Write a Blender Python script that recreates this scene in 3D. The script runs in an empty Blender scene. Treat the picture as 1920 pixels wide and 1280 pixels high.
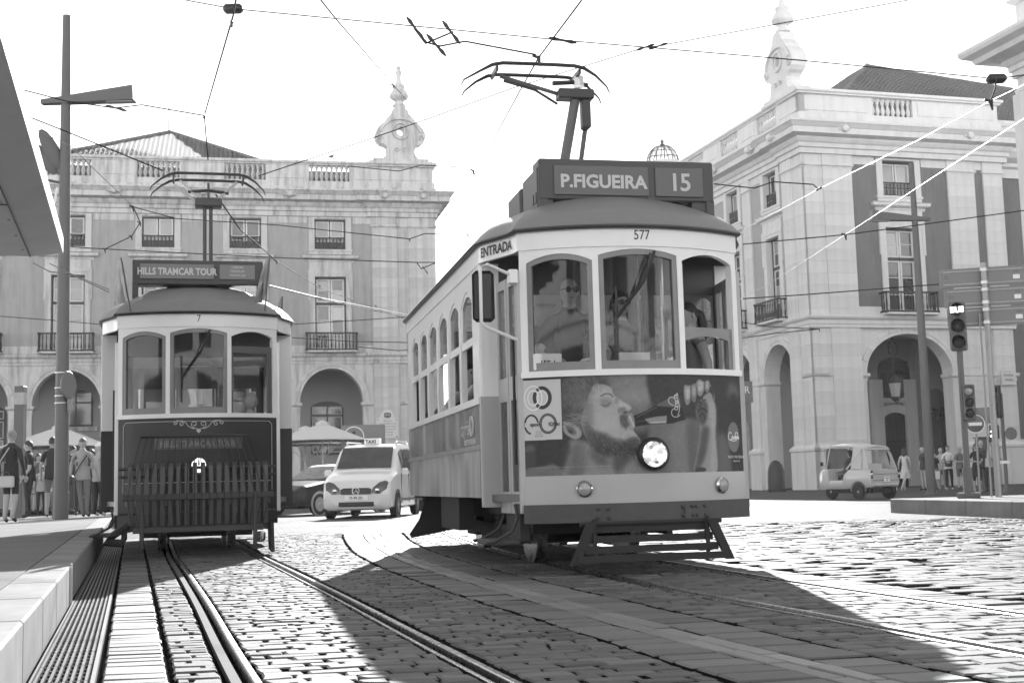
import bpy, bmesh, math, random
import numpy as np
from mathutils import Vector, Matrix
random.seed(7)
RNG = np.random.default_rng(7)
R = math.radians
S = bpy.context.scene
COL = S.collection

# ------------------------------------------------------------------ camera, sky, sun, exposure
cam_d = bpy.data.cameras.new("camera"); cam = bpy.data.objects.new("camera", cam_d); COL.objects.link(cam)
S.camera = cam
PITCH, ROLL = R(6.31), 0.0266
_cp, _sp, _cr, _sr = math.cos(PITCH), math.sin(PITCH), math.cos(ROLL), math.sin(ROLL)
_r = Vector((_cr, _sp * _sr, -_cp * _sr)); _u = Vector((_sr, -_sp * _cr, _cp * _cr)); _f = Vector((0, _cp, _sp))
cam.matrix_world = Matrix(((_r.x, _u.x, -_f.x, 0), (_r.y, _u.y, -_f.y, 0), (_r.z, _u.z, -_f.z, 0.75), (0, 0, 0, 1)))
cam_d.sensor_width = 36; cam_d.lens = 45.0; cam_d.clip_start = 0.1; cam_d.clip_end = 3000
cam_d.dof.use_dof = True; cam_d.dof.focus_distance = 11.5; cam_d.dof.aperture_fstop = 8.0

SUN_EL, SUN_AZ = R(26.0), R(2.6)          # azimuth measured from +Y towards +X
W = bpy.data.worlds.new("World"); S.world = W; W.use_nodes = True
nt = W.node_tree; nt.nodes.clear()
sky = nt.nodes.new("ShaderNodeTexSky"); sky.sky_type = 'NISHITA'; sky.sun_disc = False
sky.sun_elevation = SUN_EL; sky.sun_rotation = SUN_AZ; sky.air_density = 1.0; sky.dust_density = 0.0; sky.ozone_density = 1.0
bw = nt.nodes.new("ShaderNodeRGBToBW"); bg = nt.nodes.new("ShaderNodeBackground"); bg.inputs[1].default_value = 0.15
wo = nt.nodes.new("ShaderNodeOutputWorld")
nt.links.new(sky.outputs[0], bw.inputs[0]); nt.links.new(bw.outputs[0], bg.inputs[0]); nt.links.new(bg.outputs[0], wo.inputs[0])
sl = bpy.data.lights.new("sun", 'SUN'); sl.energy = 4.4; sl.angle = R(0.5); sun = bpy.data.objects.new("sun", sl); COL.objects.link(sun)
_d = Vector((math.sin(SUN_AZ) * math.cos(SUN_EL), math.cos(SUN_AZ) * math.cos(SUN_EL), math.sin(SUN_EL)))
sun.rotation_euler = _d.to_track_quat('Z', 'Y').to_euler(); sun.location = (5, 60, 60)
S.view_settings.view_transform = 'Standard'; S.view_settings.look = 'None'; S.view_settings.gamma = 1.0
S.view_settings.exposure = 1.75; S.view_settings.use_curve_mapping = False
S.render.engine = 'CYCLES'; S.cycles.max_bounces = 8; S.cycles.transparent_max_bounces = 24
S.cycles.caustics_reflective = False; S.cycles.caustics_refractive = False; S.cycles.sample_clamp_indirect = 6.0; S.cycles.use_denoising = True

def at(px, py, Y):
    "point at distance Y that stands behind a given spot of the 1920 x 1280 survey photograph"
    d = _f*2400 + _r*(px-960) - _u*(py-640); return Vector((0, 0, .75)) + d*(Y/d.y)
def gx(px, Y, z=0.0):
    p = at(px, 900 - (z-.75)*2400/Y, Y); return (p.x, Y, z)
# ------------------------------------------------------------------ helpers
class MB:
    "collects verts / faces, builds ONE mesh object"
    def __init__(s): s.v = []; s.f = []; s.m = []; s.mi = 0; s.uv = None; s.tone = None
    def add(s, vs, fs):
        b = len(s.v); s.v.extend([tuple(map(float, p)) for p in vs])
        for f in fs: s.f.append([b + i for i in f]); s.m.append(s.mi)
        return s
    def box(s, x0, x1, y0, y1, z0, z1):
        return s.add([(x0,y0,z0),(x1,y0,z0),(x1,y1,z0),(x0,y1,z0),(x0,y0,z1),(x1,y0,z1),(x1,y1,z1),(x0,y1,z1)],
              [(0,3,2,1),(4,5,6,7),(0,1,5,4),(1,2,6,5),(2,3,7,6),(3,0,4,7)])
    def bbox(s, x0, x1, y0, y1, z0, z1, b=.01):
        "box with chamfered edges"
        X, Y, Z = (x0, x1), (y0, y1), (z0, z1); vs = []; idx = {}
        for i in (0,1):
            for j in (0,1):
                for k in (0,1):
                    sx, sy, sz = b*(1-2*i), b*(1-2*j), b*(1-2*k)
                    for a, p in enumerate(((X[i], Y[j]+sy, Z[k]+sz), (X[i]+sx, Y[j], Z[k]+sz), (X[i]+sx, Y[j]+sy, Z[k]))):
                        idx[i,j,k,a] = len(vs); vs.append(p)
        fs = []
        for i in (0,1):
            o = 1 if i else -1
            q = [(i,0,0),(i,1,0),(i,1,1),(i,0,1)]; fs.append([idx[c+(0,)] for c in (q if i else q[::-1])])
            q = [(0,i,0),(0,i,1),(1,i,1),(1,i,0)]; fs.append([idx[c+(1,)] for c in (q if i else q[::-1])])
            q = [(0,0,i),(1,0,i),(1,1,i),(0,1,i)]; fs.append([idx[c+(2,)] for c in (q if i else q[::-1])])
        for j in (0,1):
            for k in (0,1):
                fs.append([idx[0,j,k,1], idx[1,j,k,1], idx[1,j,k,2], idx[0,j,k,2]])
                fs.append([idx[j,0,k,0], idx[j,1,k,0], idx[j,1,k,2], idx[j,0,k,2]])
                fs.append([idx[j,k,0,0], idx[j,k,1,0], idx[j,k,1,1], idx[j,k,0,1]])
                for i in (0,1): pass
        for i in (0,1):
            for j in (0,1):
                for k in (0,1): fs.append([idx[i,j,k,0], idx[i,j,k,1], idx[i,j,k,2]])
        return s.add(vs, fs)
    def grid(s, P, closed_u=False, closed_v=False):
        "P[i][j] points -> quads"
        n, m = len(P), len(P[0]); vs = [p for row in P for p in row]; fs = []
        for i in range(n if closed_u else n-1):
            for j in range(m if closed_v else m-1):
                a, b = i, (i+1) % n; c, d = j, (j+1) % m
                fs.append((a*m+c, b*m+c, b*m+d, a*m+d))
        return s.add(vs, fs)
    def tube(s, pts, r, n=6, cap=True, r2=None):
        pts = [Vector(p) for p in pts]; rs = r if isinstance(r, (list, tuple)) else [r]*len(pts)
        rows = []; ref = None
        for i, p in enumerate(pts):
            t = (pts[min(i+1, len(pts)-1)] - pts[max(i-1, 0)]).normalized()
            if ref is None: ref = Vector((0,0,1)) if abs(t.z) < .9 else Vector((1,0,0))
            a = t.cross(ref).normalized(); b = a.cross(t).normalized(); ref = b
            rb = rs[i] if r2 is None else r2[i]
            rows.append([p + a*math.cos(2*math.pi*k/n)*rs[i] + b*math.sin(2*math.pi*k/n)*rb for k in range(n)])
        s.grid(rows, False, True)
        if cap:
            s.add(rows[0], [list(range(n))[::-1]]); s.add(rows[-1], [list(range(n))])
        return s
    def lathe(s, prof, c=(0,0,0), n=12, ax='z', cap=True):
        rows = []
        for r, h in prof:
            row = []
            for k in range(n):
                a = 2*math.pi*k/n; x, y = r*math.cos(a), r*math.sin(a)
                p = (x, y, h) if ax == 'z' else ((x, h, y) if ax == 'y' else (h, x, y))
                row.append((p[0]+c[0], p[1]+c[1], p[2]+c[2]))
            rows.append(row)
        s.grid(rows, False, True)
        if cap: s.add(rows[0], [list(range(n))]); s.add(rows[-1], [list(range(n))])
        return s
    def prism(s, poly, d0, d1, ax='y', holes=()):
        "polygon in the two other axes, extruded along ax from d0 to d1; holes = inner loops"
        def P(p, d): return (p[0], d, p[1]) if ax == 'y' else ((d, p[0], p[1]) if ax == 'x' else (p[0], p[1], d))
        loops = [poly] + list(holes)
        bm = bmesh.new(); es = []
        for lp in loops:
            vs = [bm.verts.new((p[0], p[1], 0)) for p in lp]
            es += [bm.edges.new((vs[i], vs[(i+1) % len(vs)])) for i in range(len(vs))]
        bmesh.ops.triangle_fill(bm, edges=es, use_beauty=True)
        bm.verts.index_update(); co = [v.co[:2] for v in bm.verts]; tr = [[v.index for v in f.verts] for f in bm.faces]; bm.free()
        s.add([P(p, d0) for p in co], [t[::-1] for t in tr]); s.add([P(p, d1) for p in co], tr)
        for lp in loops: s.grid([[P(p, d0) for p in lp], [P(p, d1) for p in lp]], False, True)
        return s
    def xf(s, M, start=0):
        s.v[start:] = [tuple(M @ Vector(p)) for p in s.v[start:]]; return s
    def build(s, name, mat, parent=None, loc=(0,0,0), rz=0.0, smooth=None, rot=None):
        me = bpy.data.meshes.new(name); me.from_pydata(s.v, [], s.f)
        for m in (mat if isinstance(mat, (list, tuple)) else [mat]): me.materials.append(m)
        if any(s.m): me.polygons.foreach_set("material_index", s.m)
        bm = bmesh.new(); bm.from_mesh(me); bmesh.ops.recalc_face_normals(bm, faces=bm.faces[:]); bm.to_mesh(me); bm.free()
        if s.uv is not None:
            ul = me.uv_layers.new(name="map")
            for l in me.loops: ul.data[l.index].uv = s.uv[l.vertex_index]
        if smooth:
            me.polygons.foreach_set("use_smooth", [True]*len(me.polygons)); me.set_sharp_from_angle(angle=R(smooth))
        if s.tone is not None: me.attributes.new('tone', 'FLOAT', 'FACE').data.foreach_set('value', s.tone)
        me.update()
        return put(name, me, parent, loc, rz, rot)

def put(name, me, parent=None, loc=(0,0,0), rz=0.0, rot=None):
    o = bpy.data.objects.new(name, me); COL.objects.link(o); o.location = loc
    o.rotation_euler = rot if rot else (0, 0, rz)
    if parent: o.parent = parent
    return o
def tag(o, label=None, cat=None, group=None, kind=None):
    for k, v in (("label", label), ("category", cat), ("group", group), ("kind", kind)):
        if v: o[k] = v
    return o
def thing(name, label, cat, loc=(0,0,0), rz=0.0, group=None, kind=None):
    o = bpy.data.objects.new(name, None); COL.objects.link(o); o.location = loc; o.rotation_euler = (0,0,rz)
    o.empty_display_size = .2
    return tag(o, label, cat, group, kind)
def copy_tree(o, parent=None, loc=None, rz=None):
    c = o.copy(); COL.objects.link(c)
    if parent: c.parent = parent
    if loc is not None: c.location = loc
    if rz is not None: c.rotation_euler = (0,0,rz)
    for ch in list(o.children): copy_tree(ch, c)
    return c
def text_mb(txt, h, x=0, z=0, align='CENTER', bold=0.0, sx=1.0, depth=.004):
    "flat lettering in the xz plane facing -y, cap height about h"
    c = bpy.data.curves.new("t", 'FONT'); c.body = txt; c.size = h/.73; c.align_x = align; c.offset = bold; c.resolution_u = 3
    o = bpy.data.objects.new("t", c); COL.objects.link(o); dg = bpy.context.evaluated_depsgraph_get(); dg.update()
    me = bpy.data.meshes.new_from_object(o.evaluated_get(dg)); mb = MB()
    mb.add([(v.co.x*sx + x, -depth, v.co.y + z) for v in me.vertices], [list(p.vertices) for p in me.polygons])
    bpy.data.objects.remove(o); bpy.data.curves.remove(c); bpy.data.meshes.remove(me)
    return mb

class Path:
    "polyline in plan with arc-length parameter; outward normal is to the right-hand side of travel reversed (points right of travel)"
    def __init__(s, pts):
        s.p = np.array(pts, float); d = np.linalg.norm(np.diff(s.p, axis=0), axis=1); s.s = np.concatenate([[0], np.cumsum(d)]); s.L = s.s[-1]
        t = np.diff(s.p, axis=0)/d[:,None]; tv = np.vstack([t[:1], t[:-1]+t[1:], t[-1:]]); s.t = tv/np.linalg.norm(tv, axis=1)[:,None]
        cs = [1.0] + [max(.5, math.sqrt(max(.25, (1+float(t[i]@t[i+1]))/2))) for i in range(len(t)-1)] + [1.0]; s.m = np.array(cs)
    def at(s, q, off=0.0):
        x = np.interp(q, s.s, s.p[:,0]); y = np.interp(q, s.s, s.p[:,1]); tx = np.interp(q, s.s, s.t[:,0]); ty = np.interp(q, s.s, s.t[:,1]); m = np.interp(q, s.s, s.m)
        l = math.hypot(tx, ty); return (float(x + off*ty/l/m), float(y - off*tx/l/m))
def fn(z): return z if callable(z) else (lambda q: z)
def ribbon(mb, path, s0, s1, zb, zt, o0, o1, n=1, ss=None):
    "solid wall piece along a path between offsets o0 (inner) and o1 (outer)"
    zb, zt = fn(zb), fn(zt); ss = ss if ss is not None else [s0 + (s1-s0)*i/n for i in range(n+1)]; rows = []
    for q in ss:
        a, b = path.at(q, o1), path.at(q, o0); rows.append([(*a, zb(q)), (*a, zt(q)), (*b, zt(q)), (*b, zb(q))])
    mb.grid(rows, False, True); mb.add(rows[0], [(0,1,2,3)]); mb.add(rows[-1], [(3,2,1,0)]); return mb
def sweep(mb, path, prof, ss=None):
    "moulding: profile [(offset outward, z)] swept along a path"
    ss = path.s if ss is None else ss
    rows = [[(*path.at(q, o), z) for o, z in prof] for q in ss]; mb.grid(rows, False, True)
    mb.add(rows[0], [list(range(len(prof)))]); mb.add(rows[-1], [list(range(len(prof)))]); return mb

# ------------------------------------------------------------------ materials (the photograph is black and white: every colour is a grey)
def mat(name, base, rough=.7, metal=0.0, amp=.0, scale=3.0, amp2=0.0, scale2=.5, bump=0.0, bscale=40.0, rnd=0.0, spec=.5, stain=0.0, coat=0.0, rvar=0.0, tone=False):
    m = bpy.data.materials.new(name); m.use_nodes = True; N = m.node_tree; L = N.links; b = N.nodes["Principled BSDF"]
    b.inputs["Base Color"].default_value = (base, base, base, 1); b.inputs["Roughness"].default_value = rough; b.inputs["Metallic"].default_value = metal
    b.inputs["Specular IOR Level"].default_value = spec
    if coat: b.inputs["Coat Weight"].default_value = coat; b.inputs["Coat Roughness"].default_value = .08
    tc = N.nodes.new("ShaderNodeTexCoord")
    def math_(op, a, bb):
        n = N.nodes.new("ShaderNodeMath"); n.operation = op
        for i, v in enumerate((a, bb)):
            if isinstance(v, (int, float)): n.inputs[i].default_value = v
            else: L.new(v, n.inputs[i])
        return n.outputs[0]
    def noise(sc, det=4.0, rough_=.6):
        n = N.nodes.new("ShaderNodeTexNoise"); n.inputs["Scale"].default_value = sc; n.inputs["Detail"].default_value = det; n.inputs["Roughness"].default_value = rough_
        L.new(tc.outputs["Object"], n.inputs["Vector"]); return n.outputs["Fac"]
    val = None
    if amp: val = math_('MULTIPLY_ADD', noise(scale), 2*amp); val.node.inputs[2].default_value = 1 - amp
    if amp2:
        v2 = math_('MULTIPLY_ADD', noise(scale2, 3.0), 3*amp2); v2.node.inputs[2].default_value = 1 - 1.5*amp2
        val = v2 if val is None else math_('MULTIPLY', val, v2)
    if stain:
        mp = N.nodes.new("ShaderNodeMapping"); mp.inputs["Scale"].default_value = (2.2, 2.2, .22); L.new(tc.outputs["Object"], mp.inputs["Vector"])
        n = N.nodes.new("ShaderNodeTexNoise"); n.inputs["Scale"].default_value = 1.3; n.inputs["Detail"].default_value = 6; n.inputs["Roughness"].default_value = .65; L.new(mp.outputs[0], n.inputs["Vector"])
        cr = N.nodes.new("ShaderNodeMapRange"); cr.inputs[1].default_value = .45; cr.inputs[2].default_value = .75; cr.inputs[3].default_value = 1; cr.inputs[4].default_value = 1 - stain; L.new(n.outputs["Fac"], cr.inputs[0])
        val = cr.outputs[0] if val is None else math_('MULTIPLY', val, cr.outputs[0])
    if tone:
        at_ = N.nodes.new("ShaderNodeAttribute"); at_.attribute_name = "tone"; val = at_.outputs["Fac"] if val is None else math_('MULTIPLY', val, at_.outputs["Fac"])
    if rnd:
        oi = N.nodes.new("ShaderNodeObjectInfo"); v3 = math_('MULTIPLY_ADD', oi.outputs["Random"], 2*rnd); v3.node.inputs[2].default_value = 1 - rnd
        val = v3 if val is None else math_('MULTIPLY', val, v3)
    if val is not None:
        c = math_('MULTIPLY', val, base); L.new(c, b.inputs["Base Color"])
    if rvar:
        v4 = math_('MULTIPLY_ADD', noise(scale*1.7), 2*rvar); v4.node.inputs[2].default_value = rough - rvar; L.new(v4, b.inputs["Roughness"])
    if bump:
        bn = N.nodes.new("ShaderNodeBump"); bn.inputs["Strength"].default_value = 1.0; bn.inputs["Distance"].default_value = bump
        L.new(noise(bscale, 5.0), bn.inputs["Height"]); L.new(bn.outputs[0], b.inputs["Normal"])
    return m
def glass(name, tint=.9, refl=.10, rough=.02):
    "thin pane: clear, with a fresnel mirror"
    m = bpy.data.materials.new(name); m.use_nodes = True; N = m.node_tree; L = N.links; N.nodes.clear()
    o = N.nodes.new("ShaderNodeOutputMaterial"); mx = N.nodes.new("ShaderNodeMixShader"); t = N.nodes.new("ShaderNodeBsdfTransparent"); g = N.nodes.new("ShaderNodeBsdfGlossy")
    t.inputs[0].default_value = (tint, tint, tint, 1); g.inputs[0].default_value = (1,1,1,1); g.inputs[1].default_value = rough
    lw = N.nodes.new("ShaderNodeLayerWeight"); lw.inputs[0].default_value = .22; ma = N.nodes.new("ShaderNodeMath"); ma.operation = 'MULTIPLY_ADD'
    L.new(lw.outputs["Fresnel"], ma.inputs[0]); ma.inputs[1].default_value = .6; ma.inputs[2].default_value = refl; ma.use_clamp = True
    L.new(ma.outputs[0], mx.inputs[0]); L.new(t.outputs[0], mx.inputs[1]); L.new(g.outputs[0], mx.inputs[2]); L.new(mx.outputs[0], o.inputs[0]); return m
def emit(name, v, col=1.0):
    m = bpy.data.materials.new(name); m.use_nodes = True; b = m.node_tree.nodes["Principled BSDF"]
    b.inputs["Base Color"].default_value = (col,)*3 + (1,); b.inputs["Emission Color"].default_value = (1,1,1,1); b.inputs["Emission Strength"].default_value = v; return m
M = dict(
    stoneL=mat("limestone_weathered", .54, .85, amp=.12, scale=1.6, amp2=.10, scale2=.35, bump=.012, bscale=6, stain=.62),
    stoneR=mat("limestone_clean", .63, .85, amp=.08, scale=1.5, amp2=.07, scale2=.3, bump=.008, bscale=6, stain=.14),
    stoneRb=mat("limestone_blocks", .63, .85, amp=.08, scale=2.5, bump=.008, bscale=8, rnd=.06, stain=.1),
    stoneLb=mat("limestone_blocks_weathered", .54, .85, amp=.14, scale=2.0, bump=.01, bscale=8, rnd=.08, stain=.3),
    plasterL=mat("plaster_grey", .34, .9, amp=.09, scale=1.2, amp2=.09, scale2=.3, bump=.004, bscale=30, stain=.25),
    plasterR=mat("plaster_dark", .17, .9, amp=.10, scale=1.2, amp2=.10, scale2=.3, stain=.25, bump=.004, bscale=30),
    plasterS=mat("plaster_pale", .34, .9, amp=.05, scale=2, amp2=.05, scale2=.25, bump=.004, bscale=30),
    arcade=mat("arcade_plaster", .36, .9, amp=.08, scale=1.2),
    iron=mat("black_iron", .025, .55, amp=.2, scale=8, spec=.4),
    wood_dark=mat("dark_painted_wood", .035, .5, amp=.15, scale=5),
    sash=mat("white_painted_sash", .62, .5, amp=.06, scale=6),
    pane=mat("window_glass_dark", .045, .04, amp=.3, scale=.8, spec=.9, rnd=.5),
    curtain=mat("pale_curtain_behind_glass", .30, .12, amp=.12, scale=3, spec=.8, rnd=.3),
    tile=mat("clay_roof_tile", .15, .95, spec=.04, amp=.3, scale=2.2, amp2=.15, scale2=.4, rnd=.1),
    sett=mat("granite_sett", .125, .72, amp=.22, scale=7, amp2=.16, scale2=.9, bump=.003, bscale=45, spec=.12, rvar=.1, tone=True),
    slab=mat("limestone_slab", .13, .62, amp=.14, scale=5, amp2=.12, scale2=.8, bump=.003, bscale=60, spec=.25, rvar=.1, tone=True),
    strip=mat("pale_edging_stone", .17, .5, amp=.12, scale=6, bump=.003, bscale=60, tone=True),
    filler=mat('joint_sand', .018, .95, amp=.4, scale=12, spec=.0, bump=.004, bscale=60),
    slab2=mat('edge_concrete', .085, .8, amp=.2, scale=6, spec=.1),
    mortar=mat("joint_dirt", .016, .95, spec=.0, amp=.4, scale=9, bump=.01, bscale=80),
    steel=mat("worn_rail_steel", .45, .28, metal=1.0, amp=.2, scale=12, rvar=.08),
    rust=mat("rusty_iron", .06, .7, amp=.3, scale=9, metal=.3),
    concrete=mat("pale_concrete", .16, .75, amp=.12, scale=7, bump=.003, bscale=70),
    plat=mat("platform_limestone", .17, .85, amp=.10, scale=9, amp2=.10, scale2=1.1, bump=.0015, bscale=60, spec=.05, rnd=.04),
    kerb=mat("kerb_limestone", .22, .85, spec=.1, amp=.2, scale=5, amp2=.2, scale2=1.5, bump=.002, bscale=60, rnd=.06, stain=.25),
    grate=mat("dark_iron_grate", .035, .5, amp=.25, scale=14, metal=.5),
    white=mat("cream_tram_paint", .80, .32, amp=.04, scale=3, spec=.5, coat=.25, stain=.05),
    red=mat("dark_tram_paint", .03, .4, amp=.10, scale=3, spec=.3, coat=.08, stain=.10),
    yellow=mat("mid_tram_paint", .40, .35, amp=.05, scale=4, coat=.25, stain=.08),
    bumper=mat("scuffed_bumper_paint", .06, .55, amp=.35, scale=6, amp2=.2, scale2=2),
    wood=mat("varnished_wood", .20, .4, amp=.2, scale=6, coat=.2, stain=.12),
    wood2=mat("brown_wood_inside", .09, .5, amp=.2, scale=6),
    roofm=mat("grey_canvas_roof", .19, .55, amp=.10, scale=4, amp2=.06, scale2=1.5, bump=.003, bscale=20, stain=.1),
    under=mat("dark_underframe", .022, .75, amp=.3, scale=6),
    board=mat("dark_board_paint", .03, .45, amp=.1, scale=4),
    boardg=mat("grey_board_paint", .06, .5, amp=.1, scale=4),
    ceil=mat("pale_ceiling", .62, .6, amp=.04),
    seat=mat("dark_seat_leather", .05, .5, amp=.1),
    chrome=mat("chrome", .75, .12, metal=1.0),
    alu=mat("brushed_metal", .5, .35, metal=.8, amp=.1, scale=8),
    lens=mat("lamp_glass", .35, .06, spec=.9, amp=.3, scale=30),
    letter=mat("pale_lettering", .55, .6), letterdk=mat("dark_lettering", .03, .6), letterw=mat("white_lettering", .8, .6),
    tglass=glass("tram_glass", .90, .008), vglass=glass("vehicle_glass", .45, .06), dglass=glass("dome_glass", .75, .06),
    pole=mat("grey_painted_pole", .10, .5, amp=.08, scale=5),
    polel=mat("galvanised_pole", .30, .45, metal=.5, amp=.15, scale=6),
    blk=mat("black_plastic", .02, .45), rubber=mat("tyre_rubber", .018, .8, amp=.2, scale=20),
    taxi=mat("pale_taxi_paint", .66, .25, coat=.6), taxidk=mat("black_taxi_paint", .012, .3, spec=.3, coat=.12), tuk=mat("tuk_paint", .48, .3, coat=.5, amp=.03),
    canvas=mat("canvas_cover", .5, .8, amp=.08, scale=4), parasol=mat("parasol_cloth", .55, .85, amp=.05, scale=3),
    wire=mat("copper_wire", .03, .8, spec=.05), wirel=mat("bright_contact_wire", .22, .45, metal=.6),
    paper=mat("paper", .75, .8), signback=mat("sign_back_metal", .18, .5, metal=.3, amp=.06),
    soffit=mat("canopy_soffit", .5, .6, amp=.10, scale=1.5, stain=.1), canopy=mat("canopy_metal", .8, .4, metal=.2, amp=.06),
    skin=mat("skin", .36, .5, amp=.05, scale=10), hairdk=mat("dark_hair", .025, .5, amp=.3, scale=40), hairlt=mat("fair_hair", .25, .5, amp=.25, scale=40), hairgr=mat("grey_hair", .35, .6, amp=.2, scale=40),
    leaf=mat("palm_leaf", .05, .5, amp=.2),
    farm=mat("far_masonry", .45, .9, amp=.08), asphalt=mat("worn_paving", .30, .45, amp=.25, scale=5, amp2=.18, scale2=.25, bump=.012, bscale=9, spec=.6),
)
def lamp_lens(name, v, col):
    m = emit(name, v, col); N = m.node_tree; b = N.nodes["Principled BSDF"]; tc = N.nodes.new("ShaderNodeTexCoord"); vo = N.nodes.new("ShaderNodeTexVoronoi"); vo.inputs["Scale"].default_value = 34
    N.links.new(tc.outputs["Object"], vo.inputs["Vector"]); mr = N.nodes.new("ShaderNodeMapRange"); mr.inputs[1].default_value = .1; mr.inputs[2].default_value = .9; mr.inputs[3].default_value = 0; mr.inputs[4].default_value = v
    bw_ = N.nodes.new("ShaderNodeRGBToBW"); N.links.new(vo.outputs["Color"], bw_.inputs[0]); N.links.new(bw_.outputs[0], mr.inputs[0]); N.links.new(mr.outputs[0], b.inputs["Emission Strength"]); b.inputs["Roughness"].default_value = .1; return m
def cloth(name, v): 
    k = "cloth_" + name
    if k not in M: M[k] = mat(k, v, .85, amp=.1, scale=6)
    return M[k]
# ------------------------------------------------------------------ arcaded buildings
CACHE = {}
def shared(key, name, fnmb, mat_, parent, loc, rz, smooth=None):
    if key in CACHE: return put(name, CACHE[key], parent, loc, rz)
    o = fnmb().build(name, mat_, parent, loc, rz, smooth); CACHE[key] = o.data; return o
class Facade:
    def __init__(s, root, yaw, key, stone, blocks, plaster):
        s.root, s.yaw, s.key, s.stone, s.blocks, s.plaster = root, yaw, key, stone, blocks, plaster
        s.c, s.sn = math.cos(yaw), math.sin(yaw)
    def P(s, u, v, z): return (u*s.c - v*s.sn, u*s.sn + v*s.c, z)
    def put(s, mb, name, m, smooth=None): return mb.build(name, m, s.root, (0,0,0), s.yaw, smooth)
    def sh(s, key, name, f, m, u, v=0, z=0, smooth=None): return shared((s.key,)+key if key[0] != '*' else key, name, f, m, s.root, s.P(u, v, z), s.yaw, smooth)

def arch_fn(a, b, z0): return lambda q: z0 + b*math.sqrt(max(0, 1-(q/a)**2))
def cosamples(a, n=20): return [-a*math.cos(math.pi*i/n) for i in range(n+1)]

def window_up(F, u, w, key, curt):
    "small upper window: iron rail below, two pale leaves"
    h = w/2
    def joinery():
        mb = MB(); mb.box(-h, h, .3, .36, 15.5, 15.56); mb.box(-h, h, .30, .36, 17.36, 17.45); mb.box(-h, -h+.07, .3, .36, 15.5, 17.45); mb.box(h-.07, h, .3, .36, 15.5, 17.45); return mb
    o = F.sh(('ju', w), 'window', joinery, M['wood_dark'], u)
    def sash():
        mb = MB()
        for a, b in ((-h+.09, -.03), (.03, h-.09)):
            mb.box(a, a+.09, .33, .40, 15.56, 17.34); mb.box(b-.09, b, .33, .40, 15.56, 17.34); mb.box(a, b, .331, .40, 17.25, 17.335); mb.box(a, b, .331, .4, 16.3, 16.38)
        return mb
    shared((key, 'su', w), 'sash', sash, M['sash'], o, (0,0,0), 0)
    for k, (a, b) in enumerate(((-h+.18, -.12), (.12, h-.18))):
        cm = 'curtain' if curt == 1 or (curt == 2 and k) else 'pane'
        shared(('*pu', w, k, cm), 'pane', lambda: MB().box(a, b, .37, .385, 15.58, 17.25), M[cm], o, (0,0,0), 0)
    def rail():
        mb = MB(); mb.box(-h+.02, h-.02, .1, .15, 16.22, 16.3); mb.box(-h+.02, h-.02, .1, .15, 15.55, 15.6); mb.box(-h+.02, h-.02, .11, .14, 15.95, 15.99)
        for i in range(9):
            x = -h+.1+(w-.2)*i/8; mb.lathe([(.03, 15.6), (.045, 15.75), (.025, 15.9), (.04, 16.1), (.02, 16.25)], (x, .125, 0), 6, cap=False)
        if F.key == 'L': mb.box(-h+.03, h-.03, .14, .16, 15.58, 15.96)
        return mb
    F.sh(('ru', w), 'window_railing', rail, M['iron'], u, smooth=40)
    def sur():
        mb = MB(); f = .36
        mb.box(-h-f, -h, -.07, .32, 15.22, 17.55); mb.box(h, h+f, -.07, .32, 15.22, 17.55); mb.box(-h-f, h+f, -.072, .3, 15.2, 15.5); mb.box(-h, h, -.07, .3, 17.45, 17.55)
        mb.box(-h-f-.06, h+f+.06, -.12, .0, 15.38, 15.5); return mb
    F.sh(('sru', w), 'window_surround', sur, F.stone, u)
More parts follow.
